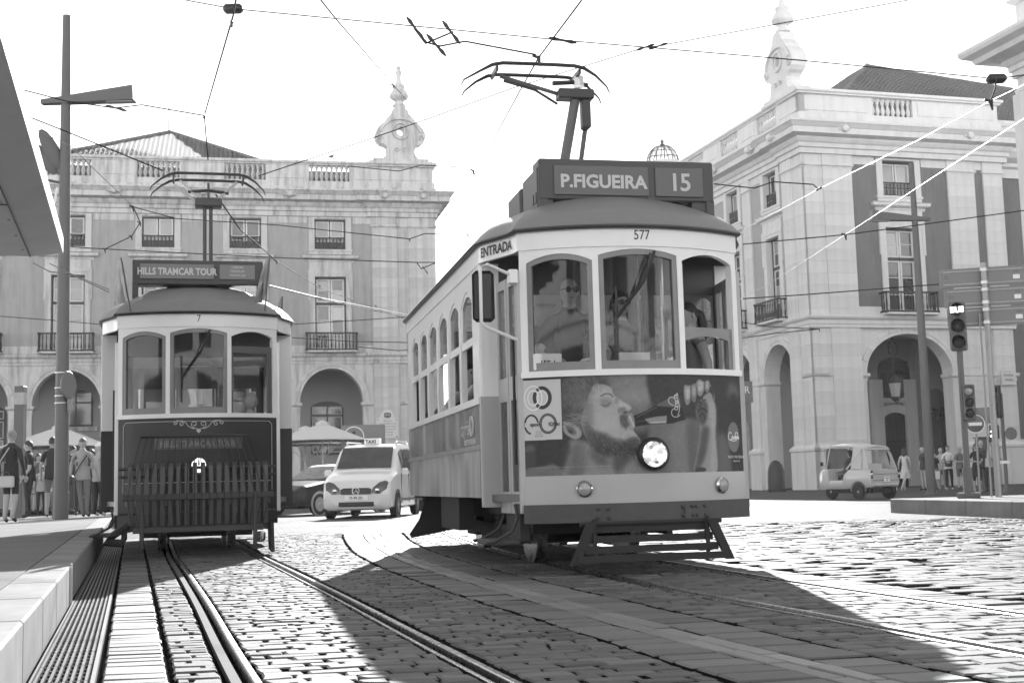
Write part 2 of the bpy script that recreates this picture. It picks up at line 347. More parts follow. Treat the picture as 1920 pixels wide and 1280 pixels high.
def window_low(F, u, w, key, curt):
    "tall balcony window with a hood, transom and glazing bars"
    h = w/2
    def joinery():
        mb = MB(); mb.box(-h, -h+.08, .3, .37, 9.2, 13.78); mb.box(h-.08, h, .3, .37, 9.2, 13.78); mb.box(-h, h, .3, .37, 13.68, 13.79); mb.box(-h, h, .29, .38, 12.05, 12.22); return mb
    o = F.sh(('jl', w), 'window', joinery, M['wood_dark'], u)
    def sash():
        mb = MB()
        for z0, z1 in ((9.3, 12.05), (12.22, 13.68)):
            for a, b in ((-h+.1, -.02), (.02, h-.1)):
                mb.box(a, a+.1, .33, .41, z0, z1); mb.box(b-.1, b, .33, .41, z0, z1); mb.box(a, b, .331, .41, z1-.09, z1-.005); mb.box(a, b, .331, .41, z0+.005, z0+.1)
                n = 3 if z0 < 10 else 2
                for i in range(1, n): mb.box(a+.1, b-.1, .34, .40, z0+(z1-z0)*i/n-.02, z0+(z1-z0)*i/n+.02)
        return mb
    shared((key, 'sl', w), 'sash', sash, M['sash'], o, (0,0,0), 0)
    for z0, z1, n in ((9.4, 11.96, 3), (12.32, 13.59, 2)):
        for k, (a, b) in enumerate(((-h+.2, -.12), (.12, h-.2))):
            for i in range(n):
                zz = z0+(z1-z0)*i/n; c = 'curtain' if (curt == 1 or (curt == 2 and k == 0 and z0 > 10) or (curt == 3 and (i+k) % 2)) else 'pane'
                ob = shared(('*pl', w, k, i, n, c), 'pane', lambda: MB().box(a, b, .375, .39, zz+.02, zz+(z1-z0)/n-.02), M[c], o, (0,0,0), 0)
    def sur():
        mb = MB(); f = .34
        for sgn in (-1, 1):
            a, b = sorted((sgn*h, sgn*(h+f))); mb.box(a, b, -.07, .32, 9.1, 14.25)
            a, b = sorted((sgn*(h+f-.1), sgn*(h+f+.07))); mb.box(a, b, -.11, .01, 12.3, 14.2)
        mb.box(-h, h, -.07, .32, 13.79, 14.25); mb.box(-h-f, h+f, -.05, .1, 14.25, 14.7); mb.box(-h-f+.08, h+f-.08, -.09, .0, 13.98, 14.14); return mb
    F.sh(('srl', w), 'window_surround', sur, F.stone, u)
    def hood():
        mb = MB(); f = h+.5; p = Path([(-f, .1), (-f, 0), (f, 0), (f, .1)])
        sweep(mb, p, [(-.2, 14.7), (.0, 14.7), (.05, 14.78), (.05, 14.84), (.22, 14.92), (.26, 14.96), (.26, 15.08), (.30, 15.13), (-.2, 15.19)]); return mb
    F.sh(('hood', w), 'window_hood', hood, F.stone, u)
    def balc():
        mb = MB(); g = h+.56; d = -.62
        mb.box(-g-.06, g+.06, d-.05, d+.05, 10.16, 10.25); mb.box(-g, g, d-.03, d+.03, 9.16, 9.24)
        for sx in (-1, 1):
            a, b = sorted((sx*(g+.05), sx*(g-.05))); mb.box(a, b, d+.05, .02, 10.16, 10.25); mb.box(a, b, d+.03, .02, 9.16, 9.24)
            mb.lathe([(.09, 9.1), (.09, 9.2), (.05, 9.3), (.06, 9.6), (.04, 9.9), (.05, 10.1), (.1, 10.25)], (sx*g, d, 0), 8)
            for i in (1, 2): mb.lathe([(.022, 9.24), (.045, 9.45), (.02, 9.75), (.03, 10.0), (.02, 10.16)], (sx*g, d+.22*i, 0), 6, cap=False)
        n = 14
        for i in range(1, n): mb.lathe([(.022, 9.24), (.05, 9.42), (.022, 9.7), (.03, 9.98), (.02, 10.16)], (-g+2*g*i/n, d, 0), 6, cap=False)
        return mb
    F.sh(('balc', w), 'balcony_railing', balc, M['iron'], u, smooth=40)
    F.sh(('bslab', w), 'balcony_slab', lambda: MB().bbox(-h-.62, h+.62, -.70, .1, 9.02, 9.14, .02), F.stone, u)

def facade_wall(F, u0, u1, bays, bands, key):
    "bays: (centre, half opening, rise, window width, curtain code).  bands: plain pier ranges covered by pilasters"
    bays = sorted(bays); mb = MB(); e = [u0] + [q for b in bays for q in (b[0]-b[1], b[0]+b[1])] + [u1]
    for i in range(0, len(e), 2): mb.box(e[i], e[i+1], 0, .9, -.1, 5.97)
    for i in range(0, len(e), 2): mb.box(e[i], e[i+1], .001, .9, 5.97, 8.36)
    for b in bays:
        pth = Path([(b[0]-b[1], 0), (b[0]+b[1], 0)]); af = arch_fn(b[1], b[2], 5.97)
        ribbon(mb, pth, 0, 0, lambda q, a=b[1]: af(q-a), 8.36, -.9, -.001, ss=[q+b[1] for q in cosamples(b[1])])
    F.put(mb, 'arcade_wall', F.stone)
    for i in range(0, len(e), 2):                                       # imposts on the piers
        if e[i+1]-e[i] < .3: continue
        p = Path([(e[i], .9), (e[i], 0), (e[i+1], 0), (e[i+1], .9)])
        F.put(sweep(MB(), p, [(-.05, 5.55), (.03, 5.55), (.03, 5.72), (.10, 5.78), (.14, 5.83), (.14, 5.97), (-.05, 5.975)]), 'impost', F.stone)
    for b in bays:                                                      # voussoirs
        n = 11
        for k in range(n):
            def vs(k=k, b=b):
                m = MB(); a0, a1 = math.pi*(k+.012)/n, math.pi*(k+.988)/n; rows = []
                for t in (0, 1, 2):
                    a = a0+(a1-a0)*t/2; c, s_ = -math.cos(a), math.sin(a)
                    q = [(c*(b[1]+o), s_*(b[2]+o)+5.97) for o in (.0, .17, .19, .36)]
                    rows.append([(q[0][0], -.07, q[0][1]), (q[1][0], -.07, q[1][1]), (q[2][0], -.10, q[2][1]), (q[3][0], -.10, q[3][1]), (q[3][0], .02, q[3][1]), (q[0][0], .02, q[0][1])])
                m.grid(rows, False, True); m.add(rows[0], [range(6)]); m.add(rows[-1], [range(6)]); return m
            F.sh(('vous', round(b[1], 2), k), 'voussoir', vs, F.blocks, b[0])
    mb = MB(); U = [u0] + [q for b in bays for q in (b[0]-b[3]/2-.05, b[0]+b[3]/2+.05)] + [u1]      # upper plaster wall
    for i in range(0, len(U), 2): mb.box(U[i], U[i+1], 0, .45, 9.0, 17.6)
    for b in bays:
        a0, a1 = b[0]-b[3]/2-.05, b[0]+b[3]/2+.05; mb.box(a0, a1, .0, .45, 13.8, 15.3); mb.box(a0, a1, .0, .45, 17.4, 17.6)
    F.put(mb, 'plaster_wall', F.plaster)
    F.put(MB().box(u0, u1, .42, .46, 9.0, 17.6), 'room_wall', M['under'])
    mb = MB()
    for i in range(0, len(U), 2):
        a, b2 = U[i]+(.4 if i else 0), U[i+1]-(.4 if i < len(U)-2 else 0); F.put(MB().box(a, b2, -.035, .01, 9.05, 9.5), 'stone_band', F.stone); F.put(MB().box(a, b2, -.03, .01, 17.15, 17.6), 'stone_band', F.stone)
    for b in bays:
        window_up(F, b[0], b[3], key, b[4] % 3); window_low(F, b[0], b[3], key, b[5])
def pilaster(F, u0, u1, proud, z0=0.0, z1=16.86, n=27, base=True):
    w = u1-u0; h = (z1-z0)/n
    for k in range(n):
        F.sh(('*pil', F.key, round(w, 2), proud, round(h, 3)), 'stone_block', lambda: MB().bbox(0, w, -proud, .02, .002, h-.002, .004), F.blocks, u0, 0, z0+k*h)
    p = Path([(u0, .05), (u0, -proud), (u1, -proud), (u1, .05)])
    F.put(sweep(MB(), p, [(-.1, 16.86), (.02, 16.86), (.02, 16.92), (.09, 16.97), (.09, 17.06), (.02, 17.1), (.02, 17.6), (-.1, 17.6)]), 'capital', F.stone)
    if base:
        for zb in (2.0,):
            F.put(sweep(MB(), p, [(-.1, 0), (.14, 0), (.14, 1.95), (.20, 2.0), (.20, 2.12), (.12, 2.2), (.03, 2.3), (-.1, 2.3)]), 'plinth', F.stone)
    F.put(sweep(MB(), p, [(-.1, 8.7), (.02, 8.7), (.10, 8.78), (.10, 8.98), (.0, 9.03), (-.1, 9.03)]), 'string_moulding', F.stone)
def mouldings(root, path, stone, dz=0.0):
    sweep(MB(), path, [(-.3, 8.36), (.06, 8.36), (.06, 8.52), (.10, 8.55), (.10, 8.74), (.20, 8.82), (.24, 8.9), (.24, 9.0), (-.3, 9.04)]).build('string_course', stone, root)
    z = dz; sweep(MB(), path, [(-.4, 17.58+z), (.14, 17.58+z), (.14, 17.85+z), (.24, 17.9+z), (.24, 18.1+z), (.34, 18.18+z), (.42, 18.32+z), (.42, 18.4+z), (.86, 18.48+z), (.86, 18.78+z), (.92, 18.82+z), (1.06, 18.98+z), (1.12, 19.02+z), (1.12, 19.1+z), (-.4, 19.16+z)]).build('cornice', stone, root)
    sweep(MB(), path, [(-.5, 19.1+z), (.10, 19.1+z), (.10, 19.45+z), (.02, 19.5+z), (.02, 19.84+z), (-.5, 19.84+z)]).build('parapet_base', stone, root)
    sweep(MB(), path, [(-.5, 20.86+z), (.05, 20.86+z), (.05, 20.92+z), (.16, 20.98+z), (.16, 21.1+z), (.05, 21.15+z), (-.5, 21.15+z)]).build('parapet_cap', stone, root)
def parapet(F, u0, u1, opens, dz=0.0):
    e = [u0] + [q for o in opens for q in o] + [u1]
    for i in range(0, len(e), 2):
        a, b = e[i], e[i+1]; mb = MB().box(a, b, 0, .45, 19.82+dz, 20.88+dz)
        if b-a > 1: mb.box(a+.3, b-.3, -.035, .0, 20.0+dz, 20.75+dz)
        F.put(mb, 'parapet_panel', F.stone)
    for a, b in opens:
        n = 8
        for k in range(n):
            F.sh(('*bal',), 'baluster', lambda: MB().lathe([(.13, 0), (.13, .06), (.06, .1), (.075, .16), (.135, .36), (.11, .46), (.055, .62), (.055, .72), (.10, .78), (.075, .84), (.13, .92), (.13, 1.04)], (0,0,0), 10), F.stone, a+(b-a)*(k+.5)/n, .22, 19.83+dz, smooth=50)
FIN = [(-1.22,0),(-1.22,.12),(-1.0,.3),(-.92,.45),(-.88,.62),(-.92,.8),(-.85,.92),(-1.0,1.05),(-1.3,1.15),(-1.52,1.35),(-1.6,1.6),(-1.58,1.85),(-1.42,2.15),(-1.2,2.4),(-1.0,2.52),(-.85,2.8),(-.62,3.02),(-.52,3.1),(-.5,3.32),(-.38,3.36),(-.35,3.55),(-.25,3.62)]
FIN += [(-x, z) for x, z in FIN[::-1]]
def finial(F, u, v, z0, flip=False):
    hole = [(.24*math.cos(a*math.pi/8), 1.95+.3*math.sin(a*math.pi/8)) for a in range(16)]
    root = F.root; P = lambda du, dv: F.P(u+du, v+dv, z0)
    t = MB().prism(FIN, -.45, .45, 'y', [hole]); o = t.build('finial_scroll', F.stone, root, P(0,0), F.yaw)
    mb = MB()
    for sgn in (-1, 1):
        y = .5*sgn
        mb.tube([(.48*math.cos(a*math.pi/10), y, 1.95+.52*math.sin(a*math.pi/10)) for a in range(21)], .07, 5, cap=False)
        mb.tube([(-1.35*math.cos(a*math.pi/12), y, 1.55+1.2*math.sin(a*math.pi/12)) for a in range(1, 12)], .09, 5)
        for q in (-1, 1): mb.tube([(q*(1.28 + r_*math.cos(a)), y, 1.5+r_*math.sin(a)) for r_, a in [(.22-.016*i, i*.7) for i in range(13)]], .05, 4)
        for q in (-1, 1): mb.tube([(q*(.25+.12*math.cos(a)), y, .75+.12*math.sin(a)) for a in [i*.6 for i in range(11)]], .04, 4)
    mb.build('scroll_relief', F.stone, o, smooth=60)
    MB().bbox(-1.75, 1.75, -.5, .5, -.02, .16, .03).build('finial_base', F.stone, root, P(0,0), F.yaw)
    MB().bbox(-2.0, 2.0, -.55, .55, -.22, .0, .03).build('finial_step', F.stone, root, P(0,0), F.yaw)
    prof = [(.28, 3.6), (.42, 3.66), (.42, 3.76), (.3, 3.82), (.26, 4.0), (.45, 4.12), (.6, 4.25), (.62, 4.35), (.5, 4.6), (.35, 4.85), (.4, 4.95), (.38, 5.05), (.24, 5.1), (.17, 5.3), (.13, 5.5), (.16, 5.75), (.2, 5.9), (.18, 6.0), (.09, 6.06), (.1, 6.1), (.15, 6.16), (.14, 6.28), (.02, 6.36)]
    MB().lathe(prof, (0,0,0), 14).build('finial_urn', F.stone, root, P(0,0), F.yaw, 50)
def gargoyle(F, u, z=18.75):
    def g():
        mb = MB(); mb.lathe([(.05, -.34), (.17, -.3), (.2, -.2), (.16, -.1), (.2, 0)], (0,-.92,0), 8, 'y')
        for k in range(5):
            a = math.pi*k/4; mb.tube([(.1*math.cos(a), -.95, .1*math.sin(a)), (.32*math.cos(a), -1.02, .3*math.sin(a)), (.42*math.cos(a), -.95, .36*math.sin(a))], [.1, .08, .03], 5)
        return mb
    F.sh(('*garg',), 'spout_mask', g, F.stone, u, 0, z, 50)
def arcade_inside(F, u0, u1, depth, doors, ceil=8.3):
    "covered walk behind the arches: back wall, vault, doors and windows"
    mb = MB().box(u0, u1, depth, depth+.3, -.1, 9); mb.box(u0, u1, .9, depth, ceil, ceil+.3); F.put(mb, 'arcade_back_wall', M['arcade'])
    for kind, u in doors:
        if kind == 'win':
            o = F.put(MB().prism([(u-1.05, 2.9), (u+1.05, 2.9), (u+1.05, 5.9)] + [(u+1.05*math.cos(a*math.pi/8), 5.9+.45*math.sin(a*math.pi/8)) for a in range(1, 8)] + [(u-1.05, 5.9)], depth-.12, depth+.02), 'window', M['wood_dark'])
            for i in (0, 1):
                for z0, z1 in ((3.05, 4.2), (4.3, 5.35), (5.5, 6.0)):
                    x0 = u-.95+i*1.0; MB().box(x0+.06, x0+.84, depth-.145, depth-.13, z0+.05, z1-.05).build('pane', M['pane'], o)
                    fr = MB(); fr.box(x0, x0+.06, depth-.17, depth-.12, z0, z1); fr.box(x0+.84, x0+.9, depth-.17, depth-.12, z0, z1); fr.box(x0, x0+.9, depth-.172, depth-.12, z0, z0+.05); fr.box(x0, x0+.9, depth-.172, depth-.12, z1-.05, z1); fr.build('sash', M['sash'], o)
        elif kind == 'door':
            pts = [(u-.85, 0), (u+.85, 0), (u+.85, 3.6)] + [(u+.85*math.cos(a*math.pi/8), 3.6+.55*math.sin(a*math.pi/8)) for a in range(1, 8)] + [(u-.85, 3.6)]
            o = F.put(MB().prism(pts, depth-.06, depth+.02), 'door', M['wood_dark'])
            g = MB()
            for i in range(9): g.box(u-.75+i*.18, u-.71+i*.18, depth-.1, depth-.06, 2.6, 3.9)
            g.box(u-.8, u+.8, depth-.1, depth-.05, 2.5, 2.58); g.build('door_grille', M['iron'], o)
            fr = [(u-1.2, 0), (u-1.2, 3.75)] + [(u-1.2*math.cos(a*math.pi/10), 3.75+.85*math.sin(a*math.pi/10)) for a in range(1, 10)] + [(u+1.2, 3.75), (u+1.2, 0), (u+.86, 0), (u+.86, 3.6)] + [(u+.86*math.cos(a*math.pi/8), 3.6+.56*math.sin(a*math.pi/8)) for a in range(1, 8)] + [(u-.86, 3.6), (u-.86, 0)]
            F.put(MB().prism(fr, depth-.12, depth), 'door_surround', F.stone)
        elif kind == 'lunette':
            pts = [(u-1.0, 5.0), (u+1.0, 5.0), (u+1.0, 6.6)] + [(u+1.0*math.cos(a*math.pi/8), 6.6+.7*math.sin(a*math.pi/8)) for a in range(1, 8)] + [(u-1.0, 6.6)]
            o = F.put(MB().prism(pts, depth-.1, depth+.02), 'window', M['wood_dark'])
            for i in (0, 1):
                for z0, z1 in ((5.1, 6.4), (6.5, 7.05)): MB().box(u-.9+i*.95, u-.05+i*.95, depth-.13, depth-.11, z0, z1).build('pane', M['pane'], o)
            F.put(MB().box(u-1.3, u+1.3, depth-.2, depth, 4.7, 4.95), 'window_sill', F.stone)
        elif kind == 'pier':
            F.put(MB().box(u-.35, u+.35, depth-.3, depth, 0, 6.0), 'wall_pier', F.stone)
        elif kind == 'rib':
            mb = MB(); d0, d1 = .9, depth; c = (d0+d1)/2; a_ = (d1-d0)/2
            for i in range(12):
                t0, t1 = math.pi*i/12, math.pi*(i+1)/12
                q = [(c-a_*math.cos(t), 5.97+2.1*math.sin(t)) for t in (t0, t1)]
                vs = [(u-.4, q[0][0], q[0][1]), (u+.4, q[0][0], q[0][1]), (u+.4, q[1][0], q[1][1]), (u-.4, q[1][0], q[1][1])]; vs += [(x, y, 8.35) for x, y, z in vs]
                mb.add(vs, [(0,1,2,3), (0,1,5,4), (1,2,6,5), (2,3,7,6), (3,0,4,7)])
            F.put(mb, 'vault_rib', M['arcade'])
def tiles(root, name, corners, pitch=.3, step=.42):
    "roof plane of barrel tiles: corners eave0, eave1, ridge1, ridge0"
    e0, e1, r1, r0 = [Vector(c) for c in corners]; w = max((e1-e0).length, (r1-r0).length); d = ((r0+r1)/2-(e0+e1)/2).length; nu, nv = int(w/pitch), int(d/step)
    nrm = (e1-e0).cross(r0-e0) if (r0-e0).length > .1 else (e1-e0).cross(r1-e0); nrm.normalize()
    if nrm.z < 0: nrm = -nrm
    mb = MB(); ax = (e1-e0).normalized(); lo = 0.0
    for i in range(nu):
        c0 = (i+.5)*pitch
        def span(t):
            a, b = e0.lerp(r0, t), e1.lerp(r1, t); return (a-e0).dot(ax), (b-e0).dot(ax)
        ts = [t/60 for t in range(61) if span(t/60)[0] <= c0 <= span(t/60)[1]]
        if not ts: continue
        t0, t1 = ts[0], ts[-1]; k = max(1, int((t1-t0)*nv)); up = (r0+r1)/2-(e0+e1)/2; upd = up - ax*up.dot(ax)
        for j in range(k):
            ta, tb = t0+(t1-t0)*j/k, t0+(t1-t0)*(j+1)/k; rows = []
            for t, h in ((ta, .035), (tb, .0)):
                p = e0 + ax*c0 + upd*t + nrm*h
                rows.append([p + ax*x + nrm*zz for x, zz in ((-pitch*.5, 0.0), (-pitch*.30, .10), (0, .16), (pitch*.30, .10), (pitch*.5, 0.0))])
            mb.grid(rows)
    o = mb.build(name, M['tile'], root, smooth=40); o['kind'] = 'stuff'; return o

# --- building on the far side of the square (behind the trams)
BL = thing('arcade_building', 'weathered grey arcaded building with scrolled finial, behind the small tour tram', 'building', (-4.87, 80, 0), R(12.1), 'arcaded stone buildings round the square')
FL = Facade(BL, 0.0, 'L', M['stoneL'], M['stoneLb'], M['plasterL'])
bL = [(-6.45-5.18*k, 1.94, 2.1, 1.92, c, d) for k, (c, d) in enumerate(((1, 3), (0, 1), (1, 0), (0, 1), (1, 1), (0, 0)))]
facade_wall(FL, -40, 0, bL, [], 'L')
for a, b, pr in ((-3.87, -2.29, .16), (-1.58, .16, .16)): pilaster(FL, a, b, pr)
pilaster(FL, -2.29, -1.58, .06, base=False)
mouldings(BL, Path([(-40, 0), (-4.0, 0), (-4.0, -.16), (.16, -.16), (.16, 22)]), M['stoneL'])
parapet(FL, -40, .1, sorted([(-7.7-5.18*k, -5.2-5.18*k) for k in range(6)]))
for k in range(6): gargoyle(FL, -8.95-5.18*k)
for u in (-3.1, -.7): gargoyle(FL, u)
finial(FL, -1.95, .2, 21.2)
arcade_inside(FL, -40, 0, 4.6, [('win', -6.45-5.18*k) for k in (0, 2, 4)] + [('lunette', -6.45-5.18*k) for k in (1, 3)] + [('door', -6.45-5.18*3)] + [('rib', -3.86-5.18*k) for k in range(6)])
MB().box(-40, 0, 5.2, 22, -.1, 17.6).build('building_core', M['plasterL'], BL); MB().box(-.6, 0, .46, 22, -.1, 19).build('side_wall', M['stoneL'], BL)
MB().box(-40, -.5, .5, 22, 19.0, 20.6).build('roof_deck', M['concrete'], BL)
tiles(BL, 'roof_tiles', ((-34, 1.5, 20.9), (-14, 1.5, 20.9), (-19, 5.5, 22.9), (-34, 5.5, 22.9)))
tiles(BL, 'roof_tiles', ((-26.5, 2.0, 20.7), (-8.2, 2.0, 20.7), (-16.6, 9.5, 25.2), (-16.8, 9.5, 25.2)))
tiles(BL, 'roof_tiles', ((-8.2, 2.0, 20.7), (-8.2, 17.0, 20.7), (-16.6, 9.6, 25.2), (-16.6, 9.5, 25.2)), .5, .8)
FL.put(MB().tube([(-16.7, 9.5, 25.1), (-16.7, 9.5, 34.5)], [.05, .015], 5), 'lightning_rod', M['iron'])
mb = MB()
for k in range(14): mb.tube([(-8.2-8.4*k/14, 2.0+7.5*k/14, 20.8+4.5*k/14), (-8.2-8.4*(k+1.1)/14, 2.0+7.5*(k+1.1)/14, 20.85+4.5*(k+1.1)/14)], [.17, .12], 6); mb.tube([(-26.5+9.8*k/14, 2.0+7.5*k/14, 20.8+4.5*k/14), (-26.5+9.8*(k+1.1)/14, 2.0+7.5*(k+1.1)/14, 20.85+4.5*(k+1.1)/14)], [.17, .12], 6)
mb.build('hip_tiles', M['tile'], BL, smooth=40)
# marble tablet with a crown on the corner pier
tb = MB().prism([(-3.75, 3.7), (-2.4, 3.7), (-2.4, 4.95), (-2.6, 4.95)] + [(-3.07+.42*math.cos(a*math.pi/8), 5.05+.42*math.sin(a*math.pi/8)) for a in range(9)] + [(-3.55, 4.95), (-3.75, 4.95)], -.24, -.15).build('stone_tablet', M['stoneR'], BL)
cr = MB(); cr.lathe([(.16, 0), (.19, .05)], (-3.07, -.26, 5.02), 8)
for k in range(5): cr.tube([(-3.25+.09*k, -.26, 5.06), (-3.27+.1*k, -.27, 5.2), (-3.07+.05*(k-2), -.27, 5.28)], .02, 4)
cr.build('crown_emblem', M['letterdk'], tb)
for i, t in enumerate(("NESTE LOCAL", "A 1 DE FEVEREIRO DE 1908", "MORRERAM PELA PATRIA", "SUA MAG EL-REI CARLOS I", "E O PRINCIPE REAL", "DOM LUIS FILIPE")):
    text_mb(t, .075, -3.07, 4.74-i*.17, depth=.245, sx=.85).build('lettering', M['letterdk'], tb)
for x in (-3.66, -2.5):
    for z in (3.8, 4.84): MB().box(x-.03, x+.03, -.25, -.24, z-.03, z+.03).build('fixing_stud', M['letterdk'], tb)

# --- building on the right with its corner to the square
BR = thing('arcade_building', 'clean stone corner building with dark and pale plaster, behind the three-wheeled taxi', 'building', (15.515, 66, 0), R(16.1), 'arcaded stone buildings round the square')
FR = Facade(BR, 0.0, 'R', M['stoneR'], M['stoneRb'], M['plasterR']); FS = Facade(BR, R(-90), 'R', M['stoneR'], M['stoneRb'], M['plasterS'])
facade_wall(FR, 0, 12.3, [(5.72, 2.6, 2.1, 1.96, 1, 2)], [], 'RR')
facade_wall(FS, -34, 0, [(-3.62-4.75*k, 1.72, 1.9, 1.5, (0, 1, 0, 1, 0, 1)[k], (3, 0, 1, 0, 1, 0)[k]) for k in range(6)], [], 'RS')
pilaster(FR, 1.1, 2.82, .16)
for a, b in ((8.72, 10.42), (10.98, 12.2)): pilaster(FR, a, b, .10)
pilaster(FR, -.12, 1.1, .10)
for a, b, pr in ((-2.1, -.95, .16), (-.95, .10, .10)): pilaster(FS, a, b, pr)
pilaster(FS, -7.0, -6.0, .10, base=True)
mouldings(BR, Path([(0, 34), (0, 2.1), (-.12, 2.1), (-.12, -.16), (12.3, -.16), (12.3, 3)]), M['stoneR'])
parapet(FR, 0, 12.25, [(4.37, 6.87)]); parapet(FS, -34, 0, sorted([(-4.9-4.75*k, -2.6-4.75*k) for k in range(6)]))
for u in (2.0, 9.6): gargoyle(FR, u)
for u in (-1.4, -4.0, -8.8): gargoyle(FS, u)
finial(FS, -1.85, .3, 21.2)
arcade_inside(FR, 4.9, 12.3, 4.6, [('door', 7.6), ('lunette', 7.66), ('pier', 8.55), ('pier', 6.4), ('rib', 2.6), ('rib', 9.3)])
arcade_inside(FS, -34, -4.6, 4.6, [('rib', -6.0-4.75*k) for k in range(6)] + [('door', -8.3), ('door', -17.8)])
FR.put(MB().prism([(9.85, 0), (10.85, 0), (10.85, 5.0)] + [(10.35+.5*math.cos(a*math.pi/8), 5.0+.5*math.sin(a*math.pi/8)) for a in range(1, 8)] + [(9.85, 5.0)], 4.55, 4.59), 'niche', M['plasterR'])
MB().box(5.2, 34, 5.2, 34, -.1, 17.6).build('building_core', M['plasterS'], BR); MB().box(.5, 12.2, .5, 30, 19.0, 20.6).build('roof_deck', M['concrete'], BR)
# lower wing going on to the right
mb = MB().box(12.3, 34, .55, 5, -.1, 17.2); mb.build('wing_wall', M['plasterR'], BR); pw = Path([(12.3, .55), (34, .55)])
sweep(MB(), pw, [(-.3, 16.9), (.1, 16.9), (.1, 17.4), (.3, 17.5), (.3, 17.7), (.7, 17.9), (.9, 18.2), (-.3, 18.3)]).build('wing_cornice', M['stoneR'], BR)
MB().box(12.3, 34, .6, 1.1, 18.25, 20.1).build('wing_parapet', M['stoneR'], BR); sweep(MB(), pw, [(-.4, 19.9), (.05, 19.9), (.12, 20.05), (.12, 20.2), (-.4, 20.25)]).build('wing_parapet_cap', M['stoneR'], BR)
MB().box(12.3, 34, .45, .56, -.05, 2.4).build('wing_dado', M['stoneR'], BR)
tiles(BR, 'roof_tiles', ((3.5, 3.0, 20.9), (40, 3.0, 20.9), (11.3, 11, 26.6), (11.2, 11, 26.6)), .28, .5)
tiles(BR, 'roof_tiles', ((3.5, 22.0, 20.9), (3.5, 3.0, 20.9), (11.2, 11.0, 26.6), (11.2, 13.0, 26.6)), .28, .5)
mb = MB()
for k in range(16): mb.tube([(3.5+7.7*k/16, 3+8*k/16, 21+5.7*k/16), (3.5+7.7*(k+1.1)/16, 3+8*(k+1.1)/16, 21.05+5.7*(k+1.1)/16)], [.17, .12], 6); mb.tube([(11.2+28.8*k/16, 11-8*k/16, 26.65-5.7*k/16), (11.2+28.8*(k+1.1)/16, 11-8*(k+1.1)/16, 26.68-5.7*(k+1.1)/16)], [.17, .12], 6)
mb.build('hip_tiles', M['tile'], BR, smooth=40)
dm = FR.put(MB().box(17, 19.5, 4.0, 6.5, 21, 22.2), 'roof_dormer', M['wood_dark']); MB().box(17.2, 19.3, 3.95, 4.0, 21.5, 22.1).build('pane', M['pane'], dm); 
# street-name tablet, wall lantern brackets, restaurant board
st = FR.put(MB().bbox(11.2, 12.1, -.24, -.17, 5.3, 6.1, .01), 'street_tablet', M['stoneRb'])
for t, z in (("RUA DA", 5.78), ("PRATA", 5.52)): text_mb(t, .12, 11.65, z, depth=.25).build('lettering', M['letterdk'], st)
# --- third building, only its cornice and upper corner reach into the picture on the right
BC = thing('arcade_building', 'near stone block of which only a jutting cornice and gargoyle show at the upper edge', 'building', (22.2, 54, 0), R(16), 'arcaded stone buildings round the square')
MB().box(0, 16, -40, 0, -.1, 18.2).build('stone_wall', M['stoneR'], BC); _p = Path([(16, 0), (0, 0), (0, -40)]); mouldings(BC, _p, M['stoneR'])
MB().box(.1, 15.9, -39.9, -.1, 18.2, 20.9).build('parapet_wall', M['stoneR'], BC); gargoyle(Facade(BC, R(-90), 'C', M['stoneR'], M['stoneRb'], M['plasterR']), 1.2)
sweep(MB(), _p, [(-.1, 16.86), (.02, 16.86), (.09, 16.97), (.09, 17.06), (.02, 17.1), (-.1, 17.1)]).build('capital', M['stoneR'], BC)
sweep(MB(), _p, [(.8, 18.45), (1.2, 18.5), (1.3, 18.7), (1.62, 18.85), (1.7, 19.0), (1.7, 19.13), (.8, 19.17)]).build('cornice', M['stoneR'], BC)
MB().box(-.16, 1.6, -1.7, .16, 0, 16.86).build('pilaster', M['stoneR'], BC)
# --- dome lantern and a roof far behind
DT = thing('dome_tower', 'distant tower with small ribbed glass dome above the P.FIGUEIRA board', 'tower', (14.9, 120, 0))
MB().lathe([(2.2, 0), (2.2, 29.5), (1.75, 29.6), (1.75, 30.2), (1.95, 30.3), (1.95, 30.7), (1.6, 30.8)], (0,0,0), 16).build('tower_drum', M['farm'], DT, smooth=40)
mb = MB()
for k in range(12):
    a = k*math.pi/6; mb.tube([(1.55*math.cos(a)*math.cos(t), 1.55*math.sin(a)*math.cos(t), 30.8+1.75*math.sin(t)) for t in [i*math.pi/16 for i in range(9)]], .05, 4)
for t in (.25, .6): mb.tube([(1.55*math.cos(t)*math.cos(a), 1.55*math.cos(t)*math.sin(a), 30.8+1.75*math.sin(t)) for a in [i*math.pi/12 for i in range(25)]], .035, 4, cap=False)
mb.build('dome_rib', M['rust'], DT)
MB().lathe([(1.5*math.cos(t), 30.8+1.7*math.sin(t)) for t in [i*math.pi/16 for i in range(8)]], (0,0,0), 24, cap=False).build('dome_glass', M['dglass'], DT, smooth=60)
MB().lathe([(.25, 32.4), (.3, 32.55), (.15, 32.7), (.2, 32.9), (.06, 33.1), (.02, 33.9)], (0,0,0), 8).build('dome_finial', M['rust'], DT, smooth=50)
FH = thing('far_house', 'distant rendered house end with tiled roof between the big tram and the grey arcade', 'building', (-5.2, 128, 0))
MB().box(0, 16, 0, 8, 0, 20.5).build('wall', M['farm'], FH); MB().prism([(-.3, 20.5), (16.3, 20.5), (14, 22.5), (2.5, 22.5)], -.3, 8).build('roof', M['tile'], FH)
w = MB().box(-.0, 1.8, -.06, .0, 18.6, 20.2).build('window', M['sash'], FH); MB().box(.2, 1.6, -.09, -.06, 18.8, 20.0).build('pane', M['pane'], w)
